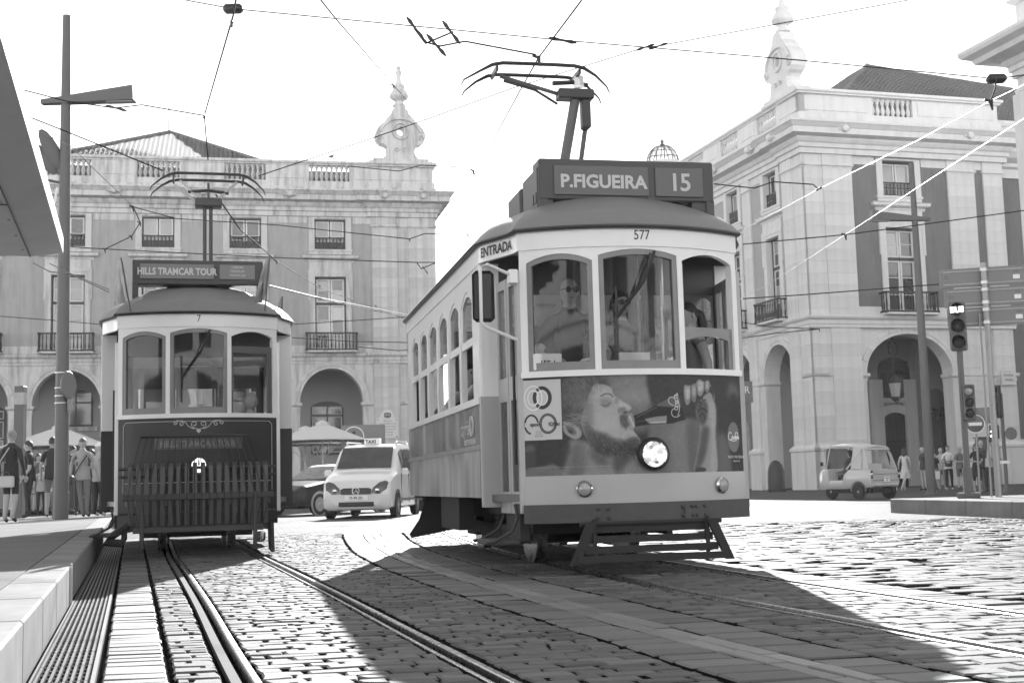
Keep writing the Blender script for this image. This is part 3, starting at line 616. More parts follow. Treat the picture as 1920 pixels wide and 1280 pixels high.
# ------------------------------------------------------------------ ground, tracks, paving
def curve(pts):
    p = sorted(pts, key=lambda q: q[1]); ys = np.array([q[1] for q in p]); xs = np.array([q[0] for q in p])
    def f(y):
        if y < ys[0]: return float(xs[0] + (y-ys[0])*(xs[1]-xs[0])/(ys[1]-ys[0]))
        if y > ys[-1]: return float(xs[-1] + (y-ys[-1])*(xs[-1]-xs[-2])/(ys[-1]-ys[-2]))
        return float(np.interp(y, ys, xs))
    return f
def smoothed(pts, n=4):
    f = curve(pts); y0, y1 = 1.5, 40.0; Y = np.linspace(y0, y1, 120); X = np.array([f(y) for y in Y])
    for _ in range(n*4): X[1:-1] = .25*X[:-2]+.5*X[1:-1]+.25*X[2:]
    return lambda y: float(np.interp(y, Y, X)) if y <= y1 else float(X[-1]+(y-y1)*(X[-1]-X[-2])/(Y[1]-Y[0]))
AL = smoothed([(-.62,3.6),(-1.07,5.13),(-1.38,6.15),(-1.94,8.13),(-3.06,11.9),(-4.07,15.26),(-5.35,19.8),(-9.6,34)])
AR = lambda y: AL(y-.14) + .915*(1.0)
C1 = smoothed([(1.3,3),(.77,4.85),(.64,5.34),(.36,6.31),(.04,7.46),(-.33,8.58),(-.57,9.48),(-1.01,11.07),(-1.36,12.5),(-1.93,15.08),(-2.73,20.11),(-3.06,22.88),(-3.3,27.4),(-3.24,31.45)])
C2 = smoothed([(1.7,3.2),(1.05,5.13),(.92,5.41),(.79,5.89),(.51,6.75),(.37,7.25),(.08,8.41),(-.38,9.95),(-.96,12.18),(-1.25,13.41),(-1.54,14.89),(-2.2,18.72),(-2.47,20.77),(-2.79,24.27),(-2.94,28.5),(-2.99,33.5)])
C3 = smoothed([(1.85,3.3),(1.31,4.85),(1.22,5.27),(1.1,5.61),(.93,6.16),(.64,7.18),(.26,8.46),(-.41,10.91),(-.77,12.22),(-1.16,14.09),(-1.7,17.21),(-2.21,20.6),(-2.55,24.5),(-2.7,29),(-2.75,34)])
C4 = smoothed([(2.1,3.4),(1.61,4.84),(1.53,5.23),(1.44,5.54),(1.34,5.95),(1.11,6.69),(.6,8.5),(0.0,10.6),(-.74,13.71),(-1.13,15.7),(-1.44,17.53),(-2.13,23.2),(-2.31,25.6),(-2.5,34)])
BN = smoothed([(2.65,3.4),(2.06,5.37),(1.88,6.04),(1.72,6.55),(1.55,7.22),(1.35,7.79),(1.11,8.63),(.78,9.91),(.46,11.37),(.12,12.7),(-.07,13.76),(-.45,15.83),(-.77,17.85),(-1.11,20.28),(-1.52,23.86),(-2.0,34)])
BF = lambda y: BN(y-.2) + .93
PE = (-.285, .958); PN = (.958, .285); PO = (-1.98, 5.28)          # platform edge line: direction, normal towards the track, origin
def PF(s, t): return (PO[0]+PE[0]*s+PN[0]*t, PO[1]+PE[1]*s+PN[1]*t)
def edge_x(y, t): s_ = (y-PO[1]-PN[1]*t)/PE[1]; return PO[0]+PE[0]*s_+PN[0]*t
DR = lambda y: edge_x(y, .255)
JT = lambda y: DR(y) + .30 + .0*y

G = MB().add([(-150,-70,-.035),(150,-70,-.035),(150,230,-.035),(-150,230,-.035)], [(0,1,2,3)]).build('ground', M['mortar']); G['kind'] = 'structure'
RX = 13.0
far = MB()
far.add([(-150,21.0,0),(150,21.0,0),(150,230,0),(-150,230,0)], [(0,1,2,3)]); far.add([(RX,-70,0),(150,-70,0),(150,21,0),(RX,21,0)], [(0,1,2,3)])
far.add([(-150,-70,0),(RX,-70,0),(RX,3.2,0),(-150,3.2,0)], [(0,1,2,3)])
def paving_mat():
    m = mat("far_sett_paving", .09, .8, amp=.22, scale=4, amp2=.16, scale2=.3, spec=.1, rvar=.05); N = m.node_tree; L = N.links; b = N.nodes["Principled BSDF"]
    tc = N.nodes.new("ShaderNodeTexCoord"); mp = N.nodes.new("ShaderNodeMapping"); mp.inputs["Rotation"].default_value = (0,0,R(-12)); L.new(tc.outputs["Object"], mp.inputs["Vector"])
    br = N.nodes.new("ShaderNodeTexBrick"); br.inputs["Scale"].default_value = 1; br.inputs["Brick Width"].default_value = .24; br.inputs["Row Height"].default_value = .13; br.inputs["Mortar Size"].default_value = .012; br.inputs["Mortar Smooth"].default_value = .3
    nz = N.nodes.new("ShaderNodeTexNoise"); nz.inputs["Scale"].default_value = 1.5; L.new(mp.outputs[0], nz.inputs["Vector"])
    mx = N.nodes.new("ShaderNodeMix"); mx.data_type = 'VECTOR'; mx.inputs[0].default_value = .06; L.new(mp.outputs[0], mx.inputs[4]); L.new(nz.outputs["Color"], mx.inputs[5]); L.new(mx.outputs[1], br.inputs["Vector"])
    bu = N.nodes.new("ShaderNodeBump"); bu.inputs["Distance"].default_value = .012; bu.invert = True; L.new(br.outputs["Fac"], bu.inputs["Height"]); L.new(bu.outputs[0], b.inputs["Normal"])
    old = b.inputs["Base Color"].links[0].from_socket; mc = N.nodes.new("ShaderNodeMix"); mc.data_type = 'RGBA'; L.new(br.outputs["Fac"], mc.inputs[0]); L.new(old, mc.inputs[6]); mc.inputs[7].default_value = (.05,.05,.05,1); L.new(mc.outputs[2], b.inputs["Base Color"])
    return m
far = far.build('paving', paving_mat()); far['kind'] = 'structure'
road = MB().box(-.02, .02, 3.3, 3.34, -.034, -.02).build('road', M['mortar']); road['kind'] = 'structure'

STONES = []                                                             # (apparent size, verts, faces, material)
def stone(c, m, gap=.006, lift=.002, bev=.006, jit=.006):
    "c: four corners counter-clockwise; becomes a low block with worn edges"
    cx = sum(p[0] for p in c)/4; cy = sum(p[1] for p in c)/4
    if cy < 3.9 or cy > 21.6 or abs(cx) > .43*cy+2.2 and cx < 0 or cx > .43*cy+2.2: return
    def inset(d, z, j):
        out = []
        for i, p in enumerate(c):
            a, b = c[i-1], c[(i+1) % 4]; u = np.array(a)-p; v = np.array(b)-p; u = u/(np.linalg.norm(u)+1e-9); v = v/(np.linalg.norm(v)+1e-9)
            q = np.array(p)+(u+v)*d + (RNG.normal(0, jit, 2) if j else 0); out.append((q[0], q[1], z))
        return out
    h = RNG.normal(0, lift); t = RNG.normal(0, .0010, 4); bot = inset(gap, -.034, True); mid = [(x, y, h-bev*1.3) for x, y, z in bot]
    top = []
    for i, (x, y, z) in enumerate(mid): dx, dy = cx-x, cy-y; l = math.hypot(dx, dy)+1e-9; top.append((x+dx/l*bev*1.5, y+dy/l*bev*1.5, h+t[i]))
    vs = bot+mid+top; fs = [(8,9,10,11)] + [(4+i, 4+(i+1)%4, 8+(i+1)%4, 8+i) for i in range(4)] + [(i, (i+1)%4, 4+(i+1)%4, 4+i) for i in range(4)]
    area = abs(sum(c[i][0]*c[(i+1)%4][1]-c[(i+1)%4][0]*c[i][1] for i in range(4)))/2
    vis = 1 if abs(cx) < .4*cy+.05 and cy > 4.75 else 1e-6
    STONES.append((vis*area/cy**3, vs, fs, m, float(np.clip(RNG.normal(1, .16), .55, 1.5))))
FILL = MB()
def zone(xl, xr, slope, pitch, ln, m, y0=3.3, y1=21.5, bond='run', wob=.03, gap=.0085, lift=.002, jit=.006):
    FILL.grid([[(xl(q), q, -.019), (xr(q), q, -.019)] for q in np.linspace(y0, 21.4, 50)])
    y = y0; k = 0
    def rowpt(y, a):
        L_ = xl(y); yy = y
        for _ in range(3): yy = y + slope*(xr(yy)-L_)
        return (L_ + (xr(yy)-L_)*a, y + (yy-y)*a)
    while y < y1:
        p = pitch*RNG.uniform(1-wob*4, 1+wob*4); w = xr(y)-xl(y)
        if w < .06: y += p; k += 1; continue
        if isinstance(ln, tuple): cuts = list(ln)
        else:
            n = max(1, round(w/ln)); off = (.5 if k % 2 else 0) if bond == 'run' else RNG.uniform(0, 1)
            cuts = [0] + [min(.97, max(.03, (i+off+RNG.uniform(-.22, .22))/n)) for i in range(0 if off > .2 else 1, n)] + [1]
        for a, b in zip(cuts, cuts[1:]):
            if b-a < .02: continue
            j = RNG.normal(0, .004, 4); c = [rowpt(y, a), rowpt(y, b), rowpt(y+p, b), rowpt(y+p, a)]; stone([(x, yy+jj) for (x, yy), jj in zip(c, j)], m, gap, lift, jit=jit)
        y += p; k += 1
zone(lambda y: DR(y)+.015, JT, .12, .135, (0, 1), 'slab', jit=.003, gap=.010)
zone(lambda y: JT(y)+.014, lambda y: AL(y)-.085, .12, .10, .15, 'sett', jit=.004)
zone(lambda y: AL(y)+.068, lambda y: AR(y)-.055, .16, .098, .19, 'sett')
zone(lambda y: AR(y)+.11, lambda y: C1(y)-.012, .18, .102, .20, 'sett')
zone(lambda y: C1(y)+.01, C2, .17, .20, (0, 1), 'slab', jit=.004, lift=.003, gap=.012)
zone(C2, lambda y: (C2(y)+C3(y))/2-.004, .17, .42, (0, 1), 'strip', jit=.002, gap=.004, lift=.002)
zone(lambda y: (C2(y)+C3(y))/2+.004, C3, .17, .37, (0, 1), 'strip', jit=.002, gap=.004, lift=.002)
zone(C3, lambda y: C4(y)-.01, .17, .24, (0, 1), 'slab', jit=.004, lift=.003, gap=.012)
zone(lambda y: C4(y)+.012, lambda y: BN(y)-.07, .18, .112, .24, 'sett')
zone(lambda y: BN(y)+.085, lambda y: BF(y)-.07, .2, .11, .23, 'sett')
zone(lambda y: BF(y)+.09, lambda y: RX, .12, .118, .26, 'sett', bond='rand', lift=.0018, gap=.006)
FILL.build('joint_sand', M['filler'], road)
order = sorted(range(len(STONES)), key=lambda i: -STONES[i][0])
for i in order[:285]:
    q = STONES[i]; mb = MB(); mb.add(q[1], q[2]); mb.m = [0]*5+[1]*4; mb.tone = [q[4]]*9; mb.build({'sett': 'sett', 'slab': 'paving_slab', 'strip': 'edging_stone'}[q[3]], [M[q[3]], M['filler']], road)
rest = MB(); rest.tone = []; mi = {'sett': 0, 'slab': 1, 'strip': 2}
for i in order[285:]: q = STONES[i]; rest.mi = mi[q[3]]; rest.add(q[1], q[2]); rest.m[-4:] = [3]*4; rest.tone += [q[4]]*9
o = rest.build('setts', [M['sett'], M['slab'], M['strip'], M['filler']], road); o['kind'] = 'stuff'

def rail(fx, name, side, y0=2.0, y1=60):
    ys = [y0+(y1-y0)*i/150 for i in range(151)]; t = MB(); w = MB()
    a0, a1 = (.018, .054); b0, b1 = (-.045, -.022) if side > 0 else (.022, .045)
    for p, q, z in ((a0, a1, .010), (b0, b1, .0))[:1 if fx is AL else 2]:
        t.grid([[(fx(y)+x, y, zz) for x, zz in ((p, -.034), (p, z-.004), (p+.006, z), (q-.006, z), (q, z-.004), (q, -.034))] for y in ys])
    o = t.build(name, M['steel'], road, smooth=30); return o
rail(AL, 'tram_rail', 1); rail(AR, 'tram_rail', 1); rail(BN, 'tram_rail', 1); rail(BF, 'tram_rail', 1)
ys = [2+i*.35 for i in range(60)]
MB().grid([[(AL(y)+x, y, z) for x, z in ((-.064, -.03), (-.064, .003), (-.022, .003), (-.022, -.03))] for y in ys]).build('concrete_strip', M['slab2'], road)
MB().grid([[(AR(y)+x, y, z) for x, z in ((.078, -.03), (.078, -.006), (.105, -.006), (.105, -.03))] for y in ys]).build('rail_edging', M['mortar'], road)

# drain along the platform: panels of bars in a frame
ang = math.atan2(PE[1], PE[0]) - math.pi/2
drain = MB().box(-.008, .0, -3.5, 17, -.03, .002); drain.box(.232, .250, -3.5, 17, -.03, .004); drain = drain.build('drain', M['rust'], None, (PO[0], PO[1], 0), ang); drain['kind'] = 'structure'
def gp():
    mb = MB()
    for i in range(8):
        x = .008+i*.0285; mb.box(x, x+.011, 0, .49, -.03, -.001)
        for k in range(24): mb.box(x+.011, x+.016, .012+k*.02, .02+k*.02, -.008, -.002)
    for k in range(4): mb.box(.004, .23, .06+k*.12, .075+k*.12, -.025, -.012)
    return mb
for k in range(40): shared(('grate',), 'drain_grate', gp, M['grate'], drain, (0, -3+k*.5, 0), 0)

# tram-stop platform
plat = MB().box(-30, -.31, -6, 40, -.03, .236).build('platform', M['mortar'], None, (PO[0], PO[1], 0), ang); plat['kind'] = 'structure'
for k in range(31): shared(('kst',), 'kerb_stone', lambda: MB().bbox(-.30, -.03, .003, 1.197, -.03, .25, .012), M['kerb'], plat, (0, -6+k*1.2, 0), 0)
for i in range(9):
    for j in range(26):
        if j*1.5 > 32: continue
        shared(('psl',), 'paving_slab', lambda: MB().bbox(-.899, -.001, .001, 1.499, .15, .249, .002), M['plat'], plat, (-.302-i*.9, -4+j*1.5-(i % 2)*.7, RNG.normal(0, .0008)), 0)
MB().box(-38, -8.42, -6, 40, .2, .248).build('platform_paving', M['plat'], plat)
MB().box(-.03, -.012, 3.98, 4.03, -.02, .25).build('edge_trim', M['alu'], plat)
# island kerb on the far right
isl = MB().box(0, 12.9, .31, 8.9, -.03, .2).build('traffic_island', M['mortar'], None, (7.2, 24.3, 0), R(-82.2)); isl['kind'] = 'structure'
for k in range(9): shared(('isk',), 'kerb_stone', lambda: MB().bbox(0.003, 1.497, .0, .3, -.03, .265, .015), M['kerb'], isl, (-.4+k*1.5, 0, 0), 0)
for k in range(9): shared(('isk2',), 'paving_slab', lambda: MB().bbox(.003, 1.497, .303, 9.0, .1, .262, .004), M['plat'], isl, (-.4+k*1.5, 0, 0), 0)

hz = MB().box(-155, 155, -75, 235, -1.2, 36).build('haze', None); hz.data.materials.clear(); hz['kind'] = 'stuff'
hm_ = bpy.data.materials.new("haze_air"); hm_.use_nodes = True; hm_.node_tree.nodes.clear(); _o = hm_.node_tree.nodes.new("ShaderNodeOutputMaterial"); _v = hm_.node_tree.nodes.new("ShaderNodeVolumePrincipled")
_v.inputs["Color"].default_value = (.9,.9,.9,1); _v.inputs["Density"].default_value = .0003; _v.inputs["Anisotropy"].default_value = .3; hm_.node_tree.links.new(_v.outputs[0], _o.inputs["Volume"]); hz.data.materials.append(hm_)
# ------------------------------------------------------------------ trams
HW, BW = .95, 1.165                       # half width of the platform end, of the body
Y0, Y1, YE = .95, 6.05, 7.0               # body from Y0 to Y1, tram ends at YE
ARC_R = (HW**2+.28**2)/(2*.28); ARC_A = math.asin(HW/ARC_R)
def arc_pts(n=24, hw=HW): return [(ARC_R*math.sin(a), ARC_R-ARC_R*math.cos(a)) for a in [-ARC_A+2*ARC_A*i/n for i in range(n+1)]]
FRONT = Path(arc_pts(32)); FL_ = FRONT.L/2
def flare(s): return [(s*(HW+(BW-HW)*(1-math.cos(t))/2), .28+(Y0-.28)*t/math.pi) for t in [math.pi*i/8 for i in range(1, 9)]]
BACKARC = [(-x, YE-y) for x, y in arc_pts(24)]
OUT = [(BW, y) for y in (1.6, 2.5, 3.5, 4.5, 5.4)] + [(x, YE-y) for x, y in flare(1)[::-1]] + BACKARC + [(x, YE-y) for x, y in flare(-1)] + [(-BW, y) for y in (5.4, 4.5, 3.5, 2.5, 1.6)] + flare(-1)[::-1] + arc_pts(24) + flare(1)
OUTLINE = Path(OUT + [OUT[0]])
def spine(y): return min(max(y, 1.15), YE-1.15)
WIN = ((-.665, .275, 2.615, .065), (0.0, .34, 2.64, .05), (.665, .275, 2.615, .065))   # centre s, half width, arch top, rise
def arch_top(c, hw, top, rise): return lambda q: top - rise*((q-c)/hw)**2
def front_text(txt, h, x, z, m, parent, bold=0.0, sx=1.0, off=.004, name='lettering', depth=None):
    mb = text_mb(txt, h, x, z, bold=bold, sx=sx)
    mb.v = [(*FRONT.at(FL_+v[0], off), v[2]) for v in mb.v]; return mb.build(name, m, parent)

def glazed(root, name, path, c, hw, zb, topf, m, fr=.045, off=(-.045, -.005), g='tglass', curt=False):
    "one framed window on a path: frame = part, pane = sub-part"
    mb = MB(); tf = lambda q: topf(q)-.002; n = 8
    ribbon(mb, path, c-hw, c-hw+fr, zb, tf, *off, n=2); ribbon(mb, path, c+hw-fr, c+hw, zb, tf, *off, n=2)
    ribbon(mb, path, c-hw+fr, c+hw-fr, zb, zb+fr*1.6, *off, n=n); ribbon(mb, path, c-hw+fr, c+hw-fr, lambda q: tf(q)-fr, tf, *off, n=n)
    o = mb.build(name, m, root, smooth=35)
    mb = MB(); ribbon(mb, path, c-hw+fr-.004, c+hw-fr+.004, zb+fr*1.6-.004, lambda q: tf(q)-fr+.004, off[0]+.014, off[0]+.020, n=n); mb.build('pane', M[g], o)
    return o

def pantograph(root, style):
    p = thing('pantograph', None, None, (0,0,0)); p.parent = root
    fr = MB()
    fr.box(-.55, .55, 2.9, 3.0, 3.33, 3.39); fr.box(-.55, .55, 3.9, 4.0, 3.33, 3.39)
    for x in (-.5, .45): fr.box(x, x+.06, 2.7, 4.3, 3.38, 3.44)
    for x in (-.45, .45):
        for y in (2.95, 3.95): fr.lathe([(.05, 3.22), (.08, 3.25), (.05, 3.28), (.08, 3.31), (.05, 3.34)], (x, y, 0), 8, cap=False)
    fr.build('pantograph_base', M['under'], p)
    if style == 0:                                       # mast leaning to one side, seen on the big tram
        tx, ty, tz = .40, 3.35, 4.93
        MB().tube([(.12, 3.5, 3.40), (tx, ty, tz)], .055, 8).build('mast', M['pole'], p, smooth=40); MB().tube([(.36, 3.6, 3.4), (tx+.12, ty+.05, tz-.3)], .028, 6).build('control_rod', M['pole'], p, smooth=40)
        MB().bbox(tx-.20, tx+.20, ty-.09, ty+.09, tz, tz+.11, .012).build('hinge_head', M['board'], p)
        MB().bbox(tx+.06, tx+.16, ty-.08, ty+.06, tz-.33, tz, .02).build('spring_housing', M['board'], p)
        arms = [((tx-.18, ty, tz+.06), (-.44, ty, 5.17))]; zc = 5.23; yc = ty
        MB().tube([(tx-.2, ty, tz-.05), (tx-.45, ty, tz+.10), (-.40, ty, 5.12)], .016, 5).build('tension_cable', M['iron'], p)
        MB().tube([(tx-.25, ty, 5.11), (tx, ty, 5.13), (tx+.15, ty, 5.10)], .028, 5).build('yoke', M['board'], p); MB().tube([(tx+.05, ty, 5.08), (tx+.04, ty, 5.2)], .06, 6).build('insulator', M['alu'], p)
        xs, tilt = (-.50, .42), .0
    else:
        tx, ty, tz = .17, 3.5, 4.83
        for x in (-.055, .035): MB().tube([(tx+x, 3.5, 3.40), (tx+x, ty, tz)], .032, 6).build('mast', M['board'], p, smooth=40)
        MB().bbox(tx-.20, tx+.20, ty-.1, ty+.1, tz, tz+.13, .02).build('hinge_head', M['board'], p)
        arms = [((tx-.14, ty, tz+.13), (tx-.42, ty, 5.22)), ((tx+.14, ty, tz+.13), (tx+.42, ty, 5.22)), ((tx-.18, ty+.1, tz+.1), (tx-.50, ty+.1, 5.18))]; zc = 5.26; yc = ty
        MB().tube([(tx-.3, ty, 5.06), (tx, ty, 5.085), (tx+.3, ty, 5.05)], .025, 5).build('yoke', M['board'], p)
        MB().tube([(tx, ty, tz+.13), (tx, ty, 5.2)], .02, 5).build('yoke_post', M['board'], p)
        xs, tilt = (-.34, .68), .0
    for a in arms: MB().tube(a, .022, 6).build('arm', M['alu' if style else 'pole'], p, smooth=40)
    for k, dy in enumerate((-.17, .17)):
        x0, x1 = xs; z = zc+(.0 if k else .02); sh = -.06*(k == 0 and style == 0)
        pts = [(x0-.34+sh, yc+dy, z-.25), (x0-.31+sh, yc+dy, z-.19), (x0-.18, yc+dy, z-.08), (x0-.05, yc+dy, z-.01), (x0+.06, yc+dy, z+.012)] + [(x0+(x1-x0)*t, yc+dy, z+.015+tilt*t) for t in (.3, .5, .7)] + [(x1-.06, yc+dy, z+.012+tilt), (x1+.05, yc+dy, z-.01+tilt), (x1+.18, yc+dy, z-.09+tilt), (x1+.30, yc+dy, z-.21+tilt), (x1+.33, yc+dy, z-.28+tilt)]
        MB().tube(pts, [.007, .010, .015] + [.021]*(len(pts)-6) + [.015, .010, .007], 6).build('collector_horn', M['board'], p, smooth=40)
    for x in xs: MB().box(x-.014, x+.014, yc-.17, yc+.17, zc-.05, zc-.0).build('collector_bracket', M['board'], p)
    return p

def build_tram(style, root):
    body_m = M['yellow'] if style == 0 else M['red']; eave = 2.82
    # --- front and rear ends
    for end in (0, 1):
        par = root
        if end == 1:
            par = thing('rear_end', None, None, (0, YE, 0), math.pi); par.parent = root
        else: par = root
        P_ = FRONT; L = FRONT.L
        mb = MB(); ribbon(mb, P_, 0, L, .80 if style == 0 else .36, 1.60, -.03, 0, 28)
        dash = mb.build('dash_panel', (M['yellow'] if end else AD_MAT) if style == 0 else M['red'], par, smooth=40)
        if style == 0 and end == 0:
            ul = dash.data.uv_layers.new(name="map")
            for l in dash.data.loops:
                v = dash.data.vertices[l.vertex_index].co; a = math.asin(max(-1, min(1, v.x/ARC_R)))*ARC_R; ul.data[l.index].uv = ((a+FL_)/L, (v.z-.80)/.80)
        if style == 0:
            ribbon(MB(), P_, 0, L, .56, .80, -.03, .006, 28).build('lower_panel', M['yellow'], par, smooth=40)
            b = MB(); ribbon(b, P_, -.0, L, .42, .57, -.06, .035, 28); bo = b.build('bumper', M['bumper'], par, smooth=40)
            for s_, z in [(x+dx, .49+dz) for x in (-.37, .33, .45) for dx in (-.04, .04) for dz in (-.035, .035)]:
                q = P_.at(FL_+s_, .035); MB().lathe([(.017, 0), (.017, -.012), (.008, -.018)], (q[0], q[1], z), 7, 'y').build('bumper_bolt', M['rust'], bo)
            bl = MB(); ribbon(bl, P_, FL_+.30, FL_+.52, .43, .52, .0, .045, 6); bl.build('coupling_plate', M['bumper'], bo)
        ribbon(MB(), P_, -.0, L, 1.60, 1.65, -.06, .022, 28).build('window_sill', M['white'], par, smooth=40)
        hb = MB(); ss = [L*i/60 for i in range(61)]
        def zb(q):
            for c, hw, top, rise in WIN:
                if abs(q-FL_-c) <= hw: return arch_top(FL_+c, hw, top, rise)(q)
            return 2.5
        edges = sorted(set(ss + [FL_+c+s_*hw*k for c, hw, _, _ in WIN for s_ in (-1, 1) for k in (.9999, 1.0001)]))
        ribbon(hb, P_, 0, 0, zb, 2.68, -.05, .0, ss=edges); hb.build('window_header', M['white'], par, smooth=40)
        posts = [-FL_] + [q for c, hw, _, _ in WIN for q in (c-hw, c+hw)] + [FL_]
        for i in range(0, len(posts), 2):
            ribbon(MB(), P_, FL_+posts[i], FL_+posts[i+1], 1.65, 2.52, -.06, .004, 3).build('window_post', M['white'], par, smooth=40)
        for k, (c, hw, top, rise) in enumerate(WIN):
            if k == 2 and end == 0:
                # lowered sash: only the top of the wooden frame shows
                mb = MB(); z_ = 1.98 if style == 0 else 2.42
                if style == 0: ribbon(mb, P_, FL_+c-hw, FL_+c+hw, lambda q: 1.93-.05*((q-FL_-c)/hw)**2, 2.0, -.055, -.02, 8); ribbon(mb, P_, FL_+c+hw-.05, FL_+c+hw, 1.65, 1.95, -.055, -.02, 2)
                else: ribbon(mb, P_, FL_+c-hw, FL_+c+hw, 2.36, 2.44, -.055, -.02, 8); ribbon(mb, P_, FL_+c+hw-.06, FL_+c+hw, 1.65, 2.36, -.055, -.02, 2); ribbon(mb, P_, FL_+c-hw, FL_+c-hw+.03, 1.65, 2.36, -.055, -.02, 2)
                mb.build('window', M['wood'] if style == 0 else M['wood2'], par, smooth=40)
                continue
            glazed(par, 'window', P_, FL_+c, hw, 1.652, arch_top(FL_+c, hw, top, rise), M['wood'], .043)
        bm_ = MB().prism([(x, y) for x, y in arc_pts(16)] + [(BW-.05, Y0), (-BW+.05, Y0)], .60, .66, 'z'); bm_.build('platform_floor', M['wood2'], par)
        if end == 0:
            # corner returns and bulkhead with door opening
            for s_ in (-1, 1):
                MB().bbox(s_*HW-.035, s_*HW+.035, .275, .34, .5, 2.5, .006).build('corner_post', M['white'] if style == 1 else body_m, par)
        for s_ in (-1, 1):
            MB().box(min(s_*.33, s_*BW), max(s_*.33, s_*BW), Y0-.02, Y0+.02, .66, 1.62).build('bulkhead', M['wood2'], par)
            MB().box(min(s_*.33, s_*.42), max(s_*.33, s_*.42), Y0-.03, Y0+.03, 1.62, 2.62).build('bulkhead_post', M['wood2'], par)
            MB().box(min(s_*1.0, s_*(BW-.01)), max(s_*1.0, s_*(BW-.01)), Y0-.025, Y0+.03, 1.62, 2.62).build('bulkhead_post', M['wood2'], par)
            g = MB().box(min(s_*.42, s_*1.0), max(s_*.42, s_*1.0), Y0-.004, Y0+.004, 1.62, 2.4); g.build('bulkhead_pane', M['tglass'], par)
        MB().box(-BW, BW, Y0-.03, Y0+.03, 2.40, 2.78).build('bulkhead_header', M['wood2'], par)
        if end == 1:
            for ch in list(par.children): ch.parent = root; ch.location = (0, YE, 0); ch.rotation_euler = (0, 0, math.pi)
            bpy.data.objects.remove(par)
    # --- letterboard and roof all round
    ribbon(MB(), OUTLINE, 0, 0, lambda q: 2.66, eave, -.03, .012, ss=list(OUTLINE.s)).build('letterboard', M['white'], root, smooth=40)
    sweep(MB(), OUTLINE, [(-.02, eave-.005), (.045, eave-.012), (.06, eave+.004), (.045, eave+.022), (-.02, eave+.03)]).build('drip_rail', M['boardg'] if style == 0 else M['red'], root, smooth=40)
    rows = []; N_ = OUTLINE.s[:-1]
    prof = [(0, 0), (.06, .085), (.13, .155), (.17, .175), (.26, .235), (.42, .33), (.6, .40), (.8, .445), (1, .46)]
    for q in N_:
        x, y = OUTLINE.at(q, .05); sx, sy = 0, spine(y)
        rows.append([(x+(sx-x)*v, y+(sy-y)*v, eave+.018+h) for v, h in prof])
    MB().grid(rows, True, False).build('roof', M['roofm'], root, smooth=50)
    MB().prism([OUTLINE.at(q, -.03) for q in N_], 2.74, 2.77, 'z').build('ceiling', M['ceil'], root)
    for k in range(4): MB().bbox(-.25, .25, 1.5+k*1.2, 1.65+k*1.2, 2.70, 2.738, .01).build('ceiling_lamp', M['lens'], root)
    # --- body sides
    for s_ in (-1, 1):
        p = Path([(-BW, Y1), (-BW, Y0)] if s_ < 0 else [(BW, Y0), (BW, Y1)]); L = p.L
        lo = .63
        sp = MB(); ribbon(sp, p, 0, L, 1.08, 1.44, -.03, 0, 6); ribbon(sp, p, 0, L, lo, 1.06, -.03, .0, 6)
        so = sp.build('side_panel', SIDE_MAT if style == 0 else M['red'], root)
        if style == 0:
            ul = so.data.uv_layers.new(name="map")
            for l in so.data.loops: v = so.data.vertices[l.vertex_index].co; ul.data[l.index].uv = ((Y1-v.y)/(Y1-Y0), (v.z-.63)/.81)
        ribbon(MB(), p, -.0, L, 1.05, 1.09, -.02, .018, 4).build('belt_moulding', M['alu'] if style == 0 else M['red'], root)
        ribbon(MB(), p, -.01, L+.01, 1.44, 1.50, -.06, .03, 4).build('side_sill', M['white'], root)
        n = 6; c0 = .32; pit = (L-.64)/n; hw = pit/2-.06
        hb = MB(); ed = sorted([L*i/40 for i in range(41)] + [c0+pit*(i+.5)+e*hw*k for i in range(n) for e in (-1, 1) for k in (.9999, 1.0001)])
        def zb2(q):
            for i in range(n):
                c = c0+pit*(i+.5)
                if abs(q-c) <= hw: return 2.52-.12*((q-c)/hw)**2
            return 2.38
        ribbon(hb, p, 0, 0, zb2, 2.68, -.04, .0, ss=ed); hb.build('side_header', M['white'], root)
        for i in range(n+1):
            a, b = (0, c0+.06) if i == 0 else ((c0+pit*i-.06, c0+pit*i+.06) if i < n else (L-c0-.06, L)); ribbon(MB(), p, a, b, 1.5, 2.4, -.05, .004, 1).build('side_post', M['white'], root)
        for i in range(n):
            c = c0+pit*(i+.5)
            glazed(root, 'side_window', p, c, hw, 2.0, (lambda c: lambda q: 2.52-.12*((q-c)/hw)**2)(c), M['white'], .045, (-.035, -.008))
        # end bulkhead corner, doors, steps
        MB().bbox(s_*BW-.02, s_*BW+.02, Y0-.03, Y0+.02, 1.5, 2.66, .006).build('end_post', M['white'], root); MB().bbox(s_*BW-.02, s_*BW+.02, Y0-.03, Y0+.02, .55, 1.5, .006).build('end_post', M['yellow'] if style == 0 else M['red'], root)
        ed_ = MB(); a, b = sorted((s_*1.0, s_*(BW-.0))); ed_.box(a, b, Y0-.045, Y0-.02, 1.5, 2.66); ed_.build('end_panel', M['white'], root); MB().box(a, b, Y0-.046, Y0-.02, .55, 1.5).build('end_panel', M['yellow'] if style == 0 else M['red'], root)
        dp = Path([(-1.03, .92), (-1.0, .62), (-.965, .31)]) if s_ < 0 else Path([(.965, .31), (1.0, .62), (1.03, .92)])
        DL = dp.L
